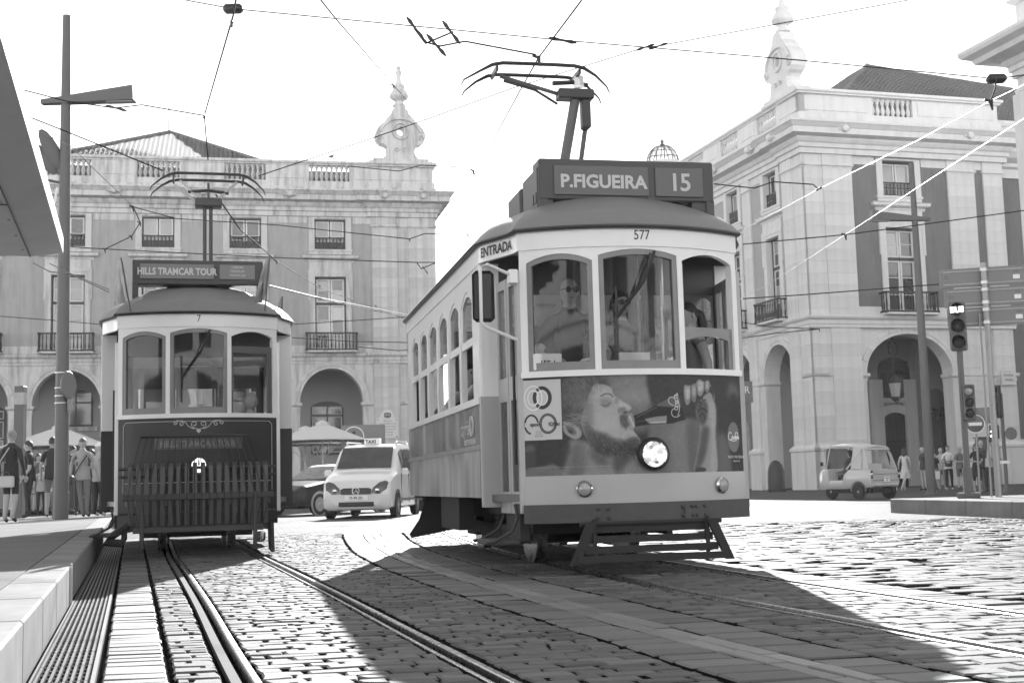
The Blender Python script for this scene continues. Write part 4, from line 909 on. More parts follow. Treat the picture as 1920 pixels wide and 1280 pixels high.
        if style == 0 or s_ > 0:
            for k in (0, 1):
                a, b = DL*k/2+.008, DL*(k+1)/2-.008; dm = M['yellow'] if style == 0 else M['red']
                d = MB(); ribbon(d, dp, a, a+.05, .5, 2.48, -.035, -.005, 2); ribbon(d, dp, b-.05, b, .5, 2.48, -.035, -.005, 2)
                for z0, z1 in ((.5, .68), (1.44, 1.64), (2.40, 2.48)): ribbon(d, dp, a+.05, b-.05, z0, z1, -.035, -.005, 2)
                do = d.build('door_leaf', [dm] if style else [M['yellow']], root)
                for z0, z1 in ((.68, 1.44), (1.64, 2.40)): ribbon(MB(), dp, a+.05, b-.05, z0, z1, -.022, -.017, 2).build('pane', M['tglass'], do)
        if s_ > 0: continue
        st = MB(); a, b = sorted((s_*.98, s_*1.24)); st.bbox(a, b, .38, .92, .25, .29, .008)
        so_ = st.build('entry_step', M['rust'], root)
        for y in (.36, .94): MB().tube([(s_*1.02, y, .58), (s_*1.0, y, .47), (s_*1.05, y, .36), (s_*1.2, y, .28), (s_*1.27, y, .27)], .014, 5).build('step_bracket', M['rust'], so_)
        MB().box(min(s_*.9, s_*.98), max(s_*.9, s_*.98), .36, .94, .28, .58).build('riser_plate', M['under'], so_)
        MB().tube([(s_*(HW+.05), .36, .9), (s_*(HW+.05), .36, 1.95)], .013, 6).build('grab_rail', M['iron'], root)
    # --- running gear
    tr = MB().box(-.62, .62, 1.5, 5.5, .28, .46); tr.box(-.8, .8, .5, 6.5, .46, .6); tr.box(-.75, .75, 2.4, 3.4, .16, .34); tr.box(-.7, .7, 4.0, 4.6, .2, .4)
    to = tr.build('truck', M['under'], root)
    for x in (-.45, .45):
        for y in (2.15, 4.85): MB().lathe([(.36, -.06), (.36, -.035), (.33, -.03), (.325, .05), (.12, .05), (.12, -.06)], (x, y, .335), 24, 'x').build('wheel', M['steel'], to, smooth=40)
    for y in (2.15, 4.85): MB().tube([(-.6, y, .335), (.6, y, .335)], .05, 8).build('axle', M['under'], to)
    for s_ in (-1, 1):
        MB().box(min(s_*.68, s_*.74), max(s_*.68, s_*.74), 1.6, 5.4, .24, .36).build('truck_frame', M['under'], to)
        for y in (1.75, 2.55, 4.45, 5.25): MB().lathe([(.07, .3), (.05, .33), (.07, .36), (.05, .39), (.07, .42), (.05, .45)], (s_*.71, y, 0), 8).build('spring', M['under'], to)
        for gy in (5.75,): MB().prism([(s_*1.0, .64), (s_*.58, .64), (s_*.60, .22), (s_*1.20, .12), (s_*1.22, .17), (s_*1.10, .34)], gy-.015, gy+.015).build('side_guard', M['under'], root)
        MB().box(min(s_*.95, s_*1.1), max(s_*.95, s_*1.1), 2.7, 3.9, .3, .62).build('equipment_box', M['under'], root)
    fl = MB().box(-BW+.04, BW-.04, Y0, Y1, .66, .72); fl.build('saloon_floor', M['wood2'], root)
    for k in range(4):
        for s_ in (-1, 1):
            a, b = sorted((s_*.35, s_*1.08)); y = 1.75+k*1.1; mb = MB().bbox(a, b, y, y+.4, 1.02, 1.12, .03); mb.bbox(a, b, y+.38, y+.45, 1.05, 1.62, .03); mb.box(a+.1, b-.1, y+.1, y+.3, .72, 1.02); mb.build('seat', M['seat'], root)
    # --- destination board on the roof
    y = .52; x0, x1 = (-.70, .88) if style == 0 else (-.80, .80); zt, zl = (3.52, 3.16) if style == 0 else (3.53, 3.23)
    bm = M['boardg'] if style == 0 else M['board']
    mb = MB().bbox(x0, x1, y, y+.24, zl, zt, .012)
    for a in (x0, x1-.07): mb.box(a, a+.07, y+.005, y+.22, 2.95, zl+.01)
    mb.box((x0+x1)/2+.15, (x0+x1)/2+.21, y+.03, y+.2, 3.0, zl+.005) if style == 0 else None
    if style == 0: mb.bbox(x0-.012, x0+.14, y+.02, y+.62, 3.0, 3.46, .02); mb.bbox(x0-.02, x0+.3, y+.7, y+1.25, 3.06, 3.42, .02); mb.box(x1-.2, x1-.07, y+.02, y+.2, 2.95, zl+.01)
    bo = mb.build('destination_board', bm, root)
    if style == 0:
        f = MB().bbox(x0+.13, x0+.98, y-.016, y+.01, 3.20, 3.46, .004); f.build('board_window', mat("roll_sign_glass", .085, .35, spec=.6), bo)
        f = MB().bbox(x0+1.04, x1-.10, y-.016, y+.01, 3.20, 3.46, .004); f.build('board_window', bpy.data.materials["roll_sign_glass"], bo)
        t = text_mb("P.FIGUEIRA", .115, x0+.57, 3.268, bold=.0055, depth=.02); t.v = [(v[0], y+v[1], v[2]) for v in t.v]; t.build('lettering', M['letter'], bo)
        for ch_, dx in (("1", -.055), ("5", .045)): t = text_mb(ch_, .16, x0+1.27+dx, 3.255, bold=.004, depth=.02); t.v = [(v[0], y+v[1], v[2]) for v in t.v]; t.build('lettering', M['letter'], bo)
        MB().box(x0-.02, x0-.01, y+.06, y+.12, 3.14, 3.23).build('vent', M['blk'], bo); MB().box(x0-.02, x0-.01, y+.16, y+.22, 3.14, 3.23).build('vent', M['blk'], bo)
    else:
        f = MB().bbox(x0+.09, x0+.99, y-.016, y+.01, 3.30, 3.48, .004); f.build('board_window', mat("grey_sign_face", .17, .45), bo)
        f = MB().bbox(x0+1.06, x1-.10, y-.016, y+.01, 3.30, 3.48, .004); f.build('board_window', bpy.data.materials["grey_sign_face"], bo)
        t = text_mb("HILLS TRAMCAR TOUR", .085, x0+.54, 3.35, bold=.004, sx=.80, depth=.02); t.v = [(v[0], y+v[1], v[2]) for v in t.v]; t.build('lettering', M['letter'], bo)
        for i, w in enumerate(("LISBON", "PREMIUM", "TRAMCAR")):
            t = text_mb(w, .032, x0+1.28, 3.435-i*.05, depth=.02); t.v = [(v[0], y+v[1], v[2]) for v in t.v]; t.build('lettering', M['letter'], bo)
    pantograph(root, style)
    # cables and ropes on the roof side
    mb = MB().tube([(-.95, 1.3, 2.98), (-.99, 2.2, 3.02), (-.97, 3.5, 3.0), (-.99, 5.6, 2.97)], .02, 5)
    for y_ in (1.4, 1.9, 2.6, 3.4): mb.tube([(-.98, y_, 2.95), (-.99, y_+.02, 3.06), (-.9, y_+.12, 3.1), (-.8, y_+.2, 3.06)], .014, 5)
    mb.build('roof_cable', M['under'], root, smooth=40)
    # wiper over the middle pane
    w = MB(); q = [(*FRONT.at(FL_+s_, .03), z) for s_, z in ((.13, 2.62), (.02, 2.36), (-.20, 2.07))]; w.tube(q, .014, 5); w.tube([(*FRONT.at(FL_+s_, .035), z) for s_, z in ((.09, 2.60), (-.04, 2.3), (-.19, 2.09))], .008, 4); w.tube([(*FRONT.at(FL_-.205, .026), z) for z in (1.78, 2.1, 2.32)], .010, 4)
    w.build('wiper', M['blk'], root)
    front_text("577" if style == 0 else "7", .085, .03 if style == 0 else 0, 2.715, M['letterdk'], root, sx=.8, off=.016)

# --- printed advertisement on the big tram's dash: drawn into an image (flat print)
def canvas(w, h, v): return np.full((h, w), v, np.float32)
def blur(a, s):
    if s <= 0: return a
    k = np.exp(-.5*(np.arange(-int(3*s)-1, int(3*s)+2)/s)**2); k /= k.sum(); p = len(k)//2
    b = np.pad(a, p, mode='edge'); b = np.apply_along_axis(lambda r: np.convolve(r, k, 'valid'), 1, b); return np.apply_along_axis(lambda r: np.convolve(r, k, 'valid'), 0, b)
def inside(w, h, pts):
    X, Y = np.meshgrid(np.arange(w)+.5, np.arange(h)+.5); m = np.zeros((h, w), bool); n = len(pts)
    for i in range(n):
        (x0, y0), (x1, y1) = pts[i], pts[(i+1) % n]
        if y0 == y1: continue
        c = ((y0 <= Y) & (Y < y1)) | ((y1 <= Y) & (Y < y0)); m ^= c & (X < (x1-x0)*(Y-y0)/(y1-y0)+x0)
    return m.astype(np.float32)
def stroke(w, h, pts, r):
    d = np.full((h, w), 1e9, np.float32); xs = [p[0] for p in pts]; ys = [p[1] for p in pts]
    x0_, x1_, y0_, y1_ = max(0, int(min(xs)-r-3)), min(w, int(max(xs)+r+4)), max(0, int(min(ys)-r-3)), min(h, int(max(ys)+r+4))
    if x1_ <= x0_ or y1_ <= y0_: return np.zeros((h, w), np.float32), (0, 1, 0, 1)
    X, Y = np.meshgrid(np.arange(x0_, x1_)+.5, np.arange(y0_, y1_)+.5); dd = np.full(X.shape, 1e9)
    for (x0, y0), (x1, y1) in zip(pts, pts[1:]):
        dx, dy = x1-x0, y1-y0; t = np.clip(((X-x0)*dx+(Y-y0)*dy)/(dx*dx+dy*dy+1e-6), 0, 1); dd = np.minimum(dd, np.hypot(X-x0-t*dx, Y-y0-t*dy))
    return np.clip(r+.5-dd, 0, 1), (x0_, x1_, y0_, y1_)
def spline(p, n=5):
    p = [p[0]] + list(p) + [p[-1]]; p = np.array(p, float); out = []
    for i in range(1, len(p)-2):
        a, b, c, d = p[i-1], p[i], p[i+1], p[i+2]
        for t in np.arange(n)/n: out.append(tuple(.5*((2*b)+(c-a)*t+(2*a-5*b+4*c-d)*t*t+(-a+3*b-3*c+d)*t**3)))
    return out + [tuple(p[-2])]
ZX0, ZX1, ZY0, ZY1 = 105, 1825, 82, 826        # traced frame of the print
def smooth_poly(p, n=4):
    p = np.array(p, float); out = []
    for i in range(len(p)):
        a, b, c, d = p[i-1], p[i], p[(i+1) % len(p)], p[(i+2) % len(p)]
        for t in np.arange(n)/n: out.append(.5*((2*b)+(c-a)*t+(2*a-5*b+4*c-d)*t*t+(-a+3*b-3*c+d)*t**3))
    return out
_k = np.array([105, 300, 500, 700, 900, 1100, 1300, 1500, 1650, 1740, 1825.]); _sv = np.array([-1.0, -.80, -.575, -.34, -.10, .135, .36, .595, .785, .90, 1.0])
def SX(x, w): return float((np.interp(x, _k, _sv)+1)/2*w)
def make_ad():
    "drawn in display greys 0-255, turned into albedo at the end"
    w, h = 880, 360; a = canvas(w, h, 62); rr = np.random.default_rng(11)
    T = lambda p: [(SX(x, w), (y-ZY0)/(ZY1-ZY0)*h) for x, y in p]
    def put_(p, v, s=1.0, alpha=1.0, sm=True):
        nonlocal a
        m = blur(inside(w, h, T(smooth_poly(p) if sm else p)), s)*alpha; a = a*(1-m)+v*m
    def line(p, v, r, s=0, alpha=1.0, sp=True):
        m, (x0, x1, y0, y1) = stroke(w, h, T(spline(p) if sp and len(p) > 2 else p), r)
        a[y0:y1, x0:x1] = a[y0:y1, x0:x1]*(1-m*alpha)+v*m*alpha
    def fur(n, box, poly, ang, ln, lo, hi, r=.6, al=.55):
        pm = inside(w, h, T(smooth_poly(poly)))
        for _ in range(n):
            x, y = rr.uniform(box[0], box[1]), rr.uniform(box[2], box[3]); tx, ty = T([(x, y)])[0]
            if not (0 <= int(ty) < h and 0 <= int(tx) < w) or pm[int(ty), int(tx)] < .5: continue
            t = ang(x, y)+rr.normal(0, .35); l = ln*rr.uniform(.5, 1.4); q = rr.uniform(-.4, .4)
            line([(x, y), (x+l*.5*math.cos(t), y+l*.5*math.sin(t)), (x+l*math.cos(t+q), y+l*math.sin(t+q))], rr.uniform(lo, hi), r, 0, al)
    # out-of-focus background
    put_([(640,40),(1000,40),(1030,250),(1000,500),(860,480),(760,240)], 112, 12); put_([(780,200),(1030,170),(1030,300),(870,300)], 138, 14); put_([(760,120),(1000,90),(990,170),(800,190)], 128, 12)
    put_([(1035,40),(1340,40),(1300,230),(1080,300),(1030,260)], 66, 5); put_([(1040,440),(1360,420),(1440,500),(1370,840),(1000,840),(1010,560)], 112, 7); put_([(1180,480),(1330,470),(1330,830),(1160,830)], 124, 14); put_([(1310,480),(1400,470),(1360,830),(1320,830)], 96, 9)
    put_([(1570,540),(1680,600),(1690,840),(1560,840)], 100, 12); put_([(1700,150),(1775,150),(1795,250),(1740,290),(1680,240)], 98, 9); put_([(1690,260),(1800,280),(1830,500),(1830,840),(1700,840)], 58, 8)
    put_([(105,560),(430,560),(470,640),(430,840),(105,840)], 62, 7); put_([(115,600),(185,590),(195,640),(120,650)], 92, 4); put_([(115,650),(200,650),(195,740),(115,745)], 74, 3); put_([(108,775),(300,745),(350,740),(408,790),(408,830),(108,830)], 110, 3)
    # neck, throat and shoulder
    put_([(480,560),(680,610),(760,690),(770,840),(420,840),(440,720),(470,640)], 140, 6); put_([(470,600),(560,600),(560,840),(440,840)], 104, 16); put_([(760,680),(960,680),(1010,700),(1020,840),(560,840)], 132, 7); put_([(765,690),(900,690),(860,740),(790,820),(765,800)], 84, 8); put_([(590,640),(700,690),(720,760),(640,740)], 92, 10)
    # hair mass
    hair = [(440,95),(560,75),(690,88),(740,120),(745,170),(680,175),(620,230),(590,330),(580,430),(560,470),(430,430),(415,300),(415,150)]
    put_(hair, 88, 6); put_([(500,140),(600,110),(600,240),(540,330),(480,300)], 104, 14); put_([(415,330),(500,350),(500,430),(420,430)], 72, 10)
    # face
    face = [(640,160),(690,150),(735,160),(765,185),(772,225),(800,252),(840,285),(880,312),(893,332),(886,348),(866,356),(872,372),(862,388),(870,408),(880,440),(905,468),(900,498),(925,535),(948,575),(945,635),(885,680),(780,690),(670,660),(600,590),(560,500),(552,420),(580,300)]
    put_(face, 164, 1.8); put_([(650,180),(735,190),(765,235),(700,240),(650,250)], 172, 8); put_([(600,360),(700,360),(790,420),(760,500),(640,500),(590,440)], 170, 12); put_([(780,270),(870,310),(880,335),(820,330)], 178, 5)
    put_([(560,280),(620,240),(630,420),(590,520),(555,450)], 128, 11); put_([(680,262),(750,262),(765,300),(700,322)], 138, 6); put_([(790,250),(812,268),(800,300),(780,290)], 140, 4)
    # brow, closed eye, nostril, lips, ear
    line([(690,238),(720,222),(752,226),(768,244)], 98, 3.2, 0, .75); line([(690,300),(715,312),(738,304),(752,290)], 70, 1.5, 0, .9); line([(696,284),(724,280),(744,286)], 128, 1.2, 0, .8); line([(700,318),(725,326),(745,316)], 132, 1.4, 0, .6)
    for i in range(7): line([(700+i*7, 309), (702+i*7, 320)], 84, .5, 0, .7)
    put_([(808,335),(838,322),(858,338),(852,362),(822,372),(806,358)], 122, 3); put_([(835,362),(862,356),(866,368),(846,378)], 78, 1.6); line([(808,330),(800,352),(812,374)], 118, 1.6, 0, .7)
    put_([(838,405),(866,392),(876,430),(872,468),(850,488),(828,460),(826,428)], 92, 3); put_([(862,405),(878,412),(880,440),(868,440)], 132, 1.5); put_([(868,470),(905,474),(898,500),(876,500)], 146, 2); line([(870,452),(884,464),(904,470)], 72, 1.4, 0, .9)
    put_([(418,425),(455,425),(505,445),(545,485),(545,535),(505,558),(460,535),(425,500)], 150, 1.6); put_([(440,455),(490,470),(510,500),(500,525),(465,510)], 104, 3); line([(430,440),(480,452),(520,485),(525,520)], 176, 1.6, 0, .7); put_([(452,482),(480,490),(486,512),(462,505)], 70, 2)
    # beard and moustache
    beard = [(585,470),(640,500),(700,520),(760,560),(830,575),(880,555),(925,555),(950,590),(944,645),(880,690),(760,692),(660,665),(600,600),(575,530)]
    put_(beard, 84, 6); put_([(640,600),(860,610),(930,600),(930,650),(870,690),(740,690),(650,650)], 66, 9); put_([(815,385),(850,378),(862,392),(836,420),(826,460),(812,430)], 96, 3); put_([(560,430),(600,440),(610,520),(580,520)], 96, 7)
    fur(900, (570, 955, 455, 700), [(575,460),(700,505),(830,560),(925,545),(955,590),(945,650),(880,700),(740,700),(600,620)], lambda x, y: 1.0-.001*(x-600), 26, 40, 150, .5, .5)
    fur(90, (805, 880, 375, 500), [(810,380),(860,375),(870,400),(840,430),(860,490),(820,470)], lambda x, y: 1.3, 22, 50, 120, .5, .6)
    fur(700, (415, 760, 70, 470), hair, lambda x, y: 1.9+.006*(y-250)+.004*(x-560), 48, 46, 150, .55, .5)
    fur(80, (415, 560, 360, 450), hair, lambda x, y: .2, 60, 120, 165, .5, .6)
    # bottle
    put_([(905,392),(960,372),(1030,340),(1075,312),(1180,255),(1262,228),(1300,236),(1340,330),(1300,425),(1200,452),(1100,456),(1030,455),(912,476),(898,440)], 52, .8, sm=False); put_([(1075,312),(1245,230),(1262,258),(1305,333),(1200,330),(1078,322)], 98, .8, sm=False); put_([(1260,236),(1300,236),(1338,330),(1300,420),(1270,330)], 66, 1.2, sm=False)
    put_([(985,418),(1060,402),(1152,394),(1148,448),(1010,448)], 140, 1.2, sm=False); put_([(1020,440),(1140,436),(1140,450),(1020,452)], 178, 1.0, sm=False); line([(930,402),(1010,362),(1075,330)], 104, 1.6, 0, .8, False); line([(930,440),(990,428)], 96, 1.2, 0, .8, False); line([(1090,306),(1240,236)], 132, .9, 0, .7, False)
    put_([(866,388),(902,382),(916,470),(890,482),(876,440)], 150, 1.4); line([(878,395),(892,430),(905,472)], 214, 1.2, 0, .9); line([(896,388),(908,430)], 96, 1.0, 0, .8)
    for p in ([(1258,390),(1236,404),(1206,402),(1190,380),(1196,352),(1216,340)], [(1222,352),(1240,346),(1240,330),(1222,330),(1216,342),(1224,352)], [(1246,322),(1228,326),(1220,314),(1234,304)], [(1246,300),(1228,304),(1224,290),(1240,282),(1250,298),(1228,290)], [(1240,392),(1256,340),(1244,268)], [(1206,318),(1176,300),(1168,274),(1186,254),(1216,262),(1226,282)], [(1222,258),(1238,262),(1240,246),(1224,242),(1218,254)], [(1216,244),(1238,230)], [(1232,238),(1246,236),(1240,222)]): line(p, 200, 1.7, 0, .9)
    # forearm and hand with the fingers round the bottle
    put_([(1400,330),(1460,250),(1520,215),(1548,270),(1565,340),(1562,440),(1550,540),(1548,840),(1360,840),(1395,640),(1420,470),(1392,390)], 146, 2.2); put_([(1500,300),(1556,320),(1552,540),(1540,840),(1500,840),(1520,560)], 162, 8); put_([(1455,470),(1500,500),(1480,620),(1440,740),(1370,840),(1350,840),(1400,650),(1425,520)], 86, 7); put_([(1395,300),(1445,270),(1490,300),(1495,370),(1470,450),(1430,470),(1395,390)], 84, 5)
    for p in ([(1402,290),(1440,300),(1430,330),(1470,345)], [(1410,360),(1450,340),(1490,370)], [(1420,400),(1450,380),(1470,420)], [(1440,250),(1460,280),(1480,270)]): line(p, 48, 2.2, 0, .7)
    for p, v in (([(1300,172),(1330,162),(1358,168),(1362,196),(1345,290),(1318,316),(1300,270)], 168), ([(1356,172),(1388,146),(1408,160),(1404,230),(1388,290),(1358,270)], 150), ([(1402,150),(1425,118),(1455,124),(1478,142),(1472,200),(1440,246),(1410,228)], 172), ([(1478,150),(1497,122),(1520,132),(1522,170),(1505,214),(1478,204)], 160)):
        put_(p, v-34, 1.4); c = np.mean(p, 0); put_([(c[0]+(x-c[0])*.62, c[1]-8+(y-c[1])*.62) for x, y in p], v+8, 3)
    for p in ([(1355,182),(1356,240),(1350,284)], [(1402,170),(1408,220),(1396,280)], [(1476,150),(1474,190),(1462,226)]): line(p, 66, 1.6, 0, .8)
    for p in ([(1312,190),(1345,186)], [(1415,160),(1455,158)], [(1488,152),(1514,152)], [(1366,184),(1398,178)]): line(p, 120, 1.0, 0, .6)
    line([(1526,158),(1550,214),(1556,272)], 190, 1.2, 0, .8); line([(1534,170),(1560,240)], 60, 2.0, 0, .8); put_([(1380,790),(1450,795),(1448,820),(1370,822)], 70, 2)
    # skin mottling and print grain
    a = a + blur(rr.normal(0, 1, (h, w)).astype(np.float32), 5)*26 + blur(rr.normal(0, 1, (h, w)).astype(np.float32), 1.2)*9
    # certificate sticker
    put_([(105,98),(412,98),(412,553),(108,556)], 196, .4, sm=False)
    circ = lambda cx, cy, rx, ry, a0=0, a1=2*math.pi, n=40: [(cx+rx*math.cos(a0+(a1-a0)*i/n), cy+ry*math.sin(a0+(a1-a0)*i/n)) for i in range(n+1)]
    line(circ(268,235,62,74, -2.1, 2.2), 62, 6.5, sp=False); line(circ(268,235,62,74, 2.75, 3.6), 62, 6.5, sp=False); line(circ(195,235,73,92), 242, 1.5, sp=False); line(circ(195,235,44,56), 242, 1.3, sp=False); line(circ(268,235,42,54), 240, 1.0, sp=False)
    line(circ(175,435,55,70, 1.8, 6.1), 66, 3.4, sp=False); line(circ(308,432,58,68), 72, 4.6, sp=False); line(circ(308,432,58,68), 150, .7, sp=False)
    put_([(118,420),(232,420),(232,455),(118,455)], 196, .4, sm=False); put_([(262,412),(355,412),(355,455),(262,455)], 196, .4, sm=False); put_([(180,462),(244,462),(244,512),(180,512)], 196, .4, sm=False)
    # round badge and small print
    put_(circ(1722,560,60,118)[:-1], 118, .8, sm=False)
    for p in ([(1700,534),(1688,522),(1674,536),(1670,562),(1680,582),(1696,578),(1704,566)], [(1708,552),(1702,566),(1708,576),(1715,564),(1709,552)], [(1728,554),(1718,560),(1722,575),(1730,570)], [(1738,554),(1730,562),(1734,575),(1741,566),(1741,554),(1743,576)], [(1760,530),(1748,522),(1738,540),(1738,566),(1748,574)], [(1752,554),(1747,566),(1752,574),(1758,562),(1753,554)], [(1764,530),(1760,572)], [(1773,554),(1766,564),(1769,575),(1775,566),(1774,554),(1777,575)], [(1692,584),(1720,590),(1750,584)]): line(p, 236, 1.5, 0, .95)
    x = 128
    while x < 735:
        l = rr.uniform(3, 14); line([(x, 763), (x+l, 763)], 170, .9, 0, .6); x += l+rr.uniform(3, 7)
    rgba = np.ones((h, w, 4), np.float32); g = np.clip(a, 8, 250)[::-1]/255
    lin = np.where(g <= .04045, g/12.92, ((g+.055)/1.055)**2.4)*1.0; lin = np.clip(lin-.012, .004, .85); g = np.where(lin <= .0031308, lin*12.92, 1.055*lin**(1/2.4)-.055)
    rgba[..., :3] = g[..., None]
    im = bpy.data.images.new("ad_print", w, h); im.pixels.foreach_set(rgba.ravel()); im.update(); im.pack(); return im
def image_mat(name, im, rough=.45):
    m = bpy.data.materials.new(name); m.use_nodes = True; N = m.node_tree; b = N.nodes["Principled BSDF"]; t = N.nodes.new("ShaderNodeTexImage"); t.image = im; t.extension = 'EXTEND'
    u = N.nodes.new("ShaderNodeUVMap"); u.uv_map = "map"; N.links.new(u.outputs[0], t.inputs[0]); N.links.new(t.outputs[0], b.inputs["Base Color"]); b.inputs["Roughness"].default_value = rough; b.inputs["Specular IOR Level"].default_value = .3; return m
AD_MAT = image_mat("dash_advert_print", make_ad())
def make_side():
    w, h = 500, 90; r = np.random.default_rng(3); a = canvas(w, h, .10); up = np.arange(h)[:, None] < 40
    def streaks(sx, sy, am):
        n = r.normal(0, 1, (h//sy+2, w//sx+2)); n = np.kron(n, np.ones((sy, sx)))[:h, :w]; return blur(n.astype(np.float32), max(2, sx/2.2))*am
    a = np.where(up, .12+np.maximum(0, streaks(14, 40, .10))+np.maximum(0, streaks(45, 30, .24)), .38+streaks(12, 50, .07)+streaks(40, 25, .12)); a = np.clip(a, .02, .6)
    a[:, -16:] = .17; a[40:43] *= .5; a[:, 200:202] *= .4; a[:, 340:342] *= .4
    g = np.where(a <= .0031308, a*12.92, 1.055*a**(1/2.4)-.055)[::-1]; rgba = np.ones((h, w, 4), np.float32); rgba[..., :3] = g[..., None]
    im = bpy.data.images.new("side_print", w, h); im.pixels.foreach_set(rgba.ravel()); im.update(); im.pack(); return im
SIDE_MAT = image_mat("side_advert_print", make_side(), .25)

T0 = thing('tram', 'big tram numbered 577 with a drinking-man advertisement and P.FIGUEIRA 15 board', 'tram', (1.06, 10.4, 0), R(11.8), 'old trams in the square')
build_tram(0, T0)
front_text("TASTE THE FEELING", .022, .90, .91, M['letterw'], T0, off=.004, sx=.8); front_text("BEBIDA 330", .012, .90, .88, M['letterw'], T0, off=.004)
front_text("apcer", .035, -.90, 1.205, M['letterdk'], T0, off=.004, bold=.001, sx=.8); front_text("IQNet", .032, -.74, 1.205, M['letterdk'], T0, off=.004, bold=.001, sx=.8)
for i, t in enumerate(("ISO 9001", "ISO 14001", "OHSAS 18001")): front_text(t, .010, -.87, 1.155-i*.018, M['letterdk'], T0, off=.005)
def side_text(txt, h, y, z, m, x=-BW-.004, sx=1.0, bold=0.0):
    mb = text_mb(txt, h, 0, 0, bold=bold, sx=sx); mb.v = [(x, y-v[0], z+v[2]) for v in mb.v]; return mb.build('lettering', m, T0)
side_text("carris", .15, 1.85, 1.2, M['letter']); MB().tube([(-BW-.006, 1.45+.075*math.cos(k*math.pi/10), 1.27+.085*math.sin(k*math.pi/10)) for k in range(21)], .014, 5, cap=False).build("ring_logo", M["letter"], T0); side_text("TASTE THE FEELING", .05, 1.6, 1.11, M['letterw'])
mb = text_mb("ENTRADA", .085, 0, 0, bold=.003, sx=.9); _L = OUTLINE.s; _i = [k for k in range(len(OUT)) if OUT[k] == arc_pts(24)[0]][0]
mb.v = [(*OUTLINE.at(OUTLINE.s[_i]-.36+v[0], .018), 2.70+v[2]) for v in mb.v]; mb.build('lettering', M['letterdk'], T0)
# lamps of the big tram
q = FRONT.at(FL_+.055, .0); hl = MB().lathe([(.05, .02), (.128, .0), (.136, -.04), (.124, -.075), (.108, -.085), (.104, -.06)], (q[0], q[1]+.005, .955), 24, 'y', cap=False).build('headlight', M['blk'], T0, smooth=40)
MB().lathe([(.108, -.055), (.09, -.078), (.05, -.090), (.004, -.094)], (q[0], q[1], .955), 20, 'y').build('lens', lamp_lens("lit_headlamp_glass", .55, .30), hl, smooth=60)
for s_ in (-.51, .70):
    q = FRONT.at(FL_+s_, .008); a = s_/ARC_R
    o = MB().lathe([(.062, .005), (.068, -.015), (.056, -.03), (.052, -.022)], (0,0,0), 18, 'y', cap=False).build('marker_lamp', M['chrome'], T0, (q[0], q[1], .69), a, 40); MB().lathe([(.052, -.02), (.04, -.034), (.004, -.04)], (0,0,0), 16, 'y').build('lens', M['lens'], o, smooth=60)
# lifeguard below the bumper
lg = MB(); zs = (.13, .21, .29, .37)
def lgx(z): return .50+.13*(.40-z)/.3
for z in zs[:1]: lg.box(-lgx(z), lgx(z), -.10-.02, -.085, z-.02, z+.035)
for z in zs[1:]: lg.box(-lgx(z)+.03, lgx(z)-.03, -.10+.3*(z-.1)-.02, -.085+.3*(z-.1), z-.03, z+.025)
lgo = lg.build('lifeguard', M['under'], T0)
for s_ in (-1, 1): MB().prism([(s_*.61, .10), (s_*.68, .10), (s_*.54, .42), (s_*.46, .42)], -.11, -.07).build('lifeguard_side', M['under'], lgo); MB().box(s_*.47-.015, s_*.47+.015, -.08, -.06, .11, .45).build('lifeguard_strut', M['under'], lgo)
MB().tube([(-.58, -.04, .41), (.60, -.04, .41)], .022, 6).build('lifeguard_shaft', M['under'], lgo)
# driver's mirror on a bent arm
mi = MB().tube([(-HW-.03, .27, 2.44), (-HW-.30, .12, 2.52), (-HW-.36, .10, 2.50), (-HW-.36, .10, 2.05), (-HW-.33, .11, 2.01), (-HW-.04, .26, 1.92)], .014, 6).build('mirror_arm', M['white'], T0, smooth=40)
MB().bbox(-HW-.42, -HW-.24, .13, .17, 2.05, 2.47, .03).build('mirror', M['blk'], mi); MB().bbox(-HW-.10, -HW-.02, .22, .30, 2.38, 2.50, .01).build('mirror_clamp', M['white'], mi)
MB().bbox(-.93, -.55, .35, .62, 1.50, 1.72, .01).build('dashboard', M['wood2'], T0); 
tk = MB().bbox(-.86, -.62, .22, .30, 1.66, 1.80, .008).build('service_card', M['paper'], T0)
t = text_mb("15E 1", .055, -.74, 1.69, bold=.002, sx=.8); t.v = [(v[0], .215, v[2]) for v in t.v]; t.build('lettering', M['letterdk'], tk)
MB().bbox(-.15, .12, .16, .18, 1.66, 1.80, .004).build('notice_card', M['paper'], T0)
MB().tube([(-.55, .2, 1.67), (-.45, .18, 1.74), (-.33, .16, 1.76)], .012, 5).build('white_cable', M['paper'], T0)
MB().tube([(.12, .45, 1.6), (.12, .45, 2.7)], .018, 6).build('pole_handrail', M['wood'], T0); MB().tube([(.42, .7, .7), (.42, .7, 2.7)], .02, 6).build('pole_handrail', M['alu'], T0)

# --- small tour tram
T1 = thing('tram', 'small tour tram numbered 7 with slatted fender, flags and HILLS TRAMCAR TOUR board', 'tram', (-3.645, 14.8, 0), R(14.3), 'old trams in the square'); T1.scale = (.96, 1, 1)
build_tram(1, T1)
mb = MB()
def pin(p): return [(*FRONT.at(FL_+s_, .004), z) for s_, z in p]
for p in ([(-.92,.75),(-.92,1.52),(-.88,1.56),(.88,1.56),(.92,1.52),(.92,.75)], [(-.9,.86),(.9,.86)]):
    pts = [(a[0]+(b[0]-a[0])*t/8, a[1]+(b[1]-a[1])*t/8) for a, b in zip(p, p[1:]) for t in range(9)]; mb.tube(pin(pts), .004, 4)
def spiral(cx, cz, r, a0, turns, sg): return [(cx+sg*(r*(1-.75*i/18))*math.cos(a0+turns*2*math.pi*i/18), cz+(r*(1-.75*i/18))*math.sin(a0+turns*2*math.pi*i/18)) for i in range(19)]
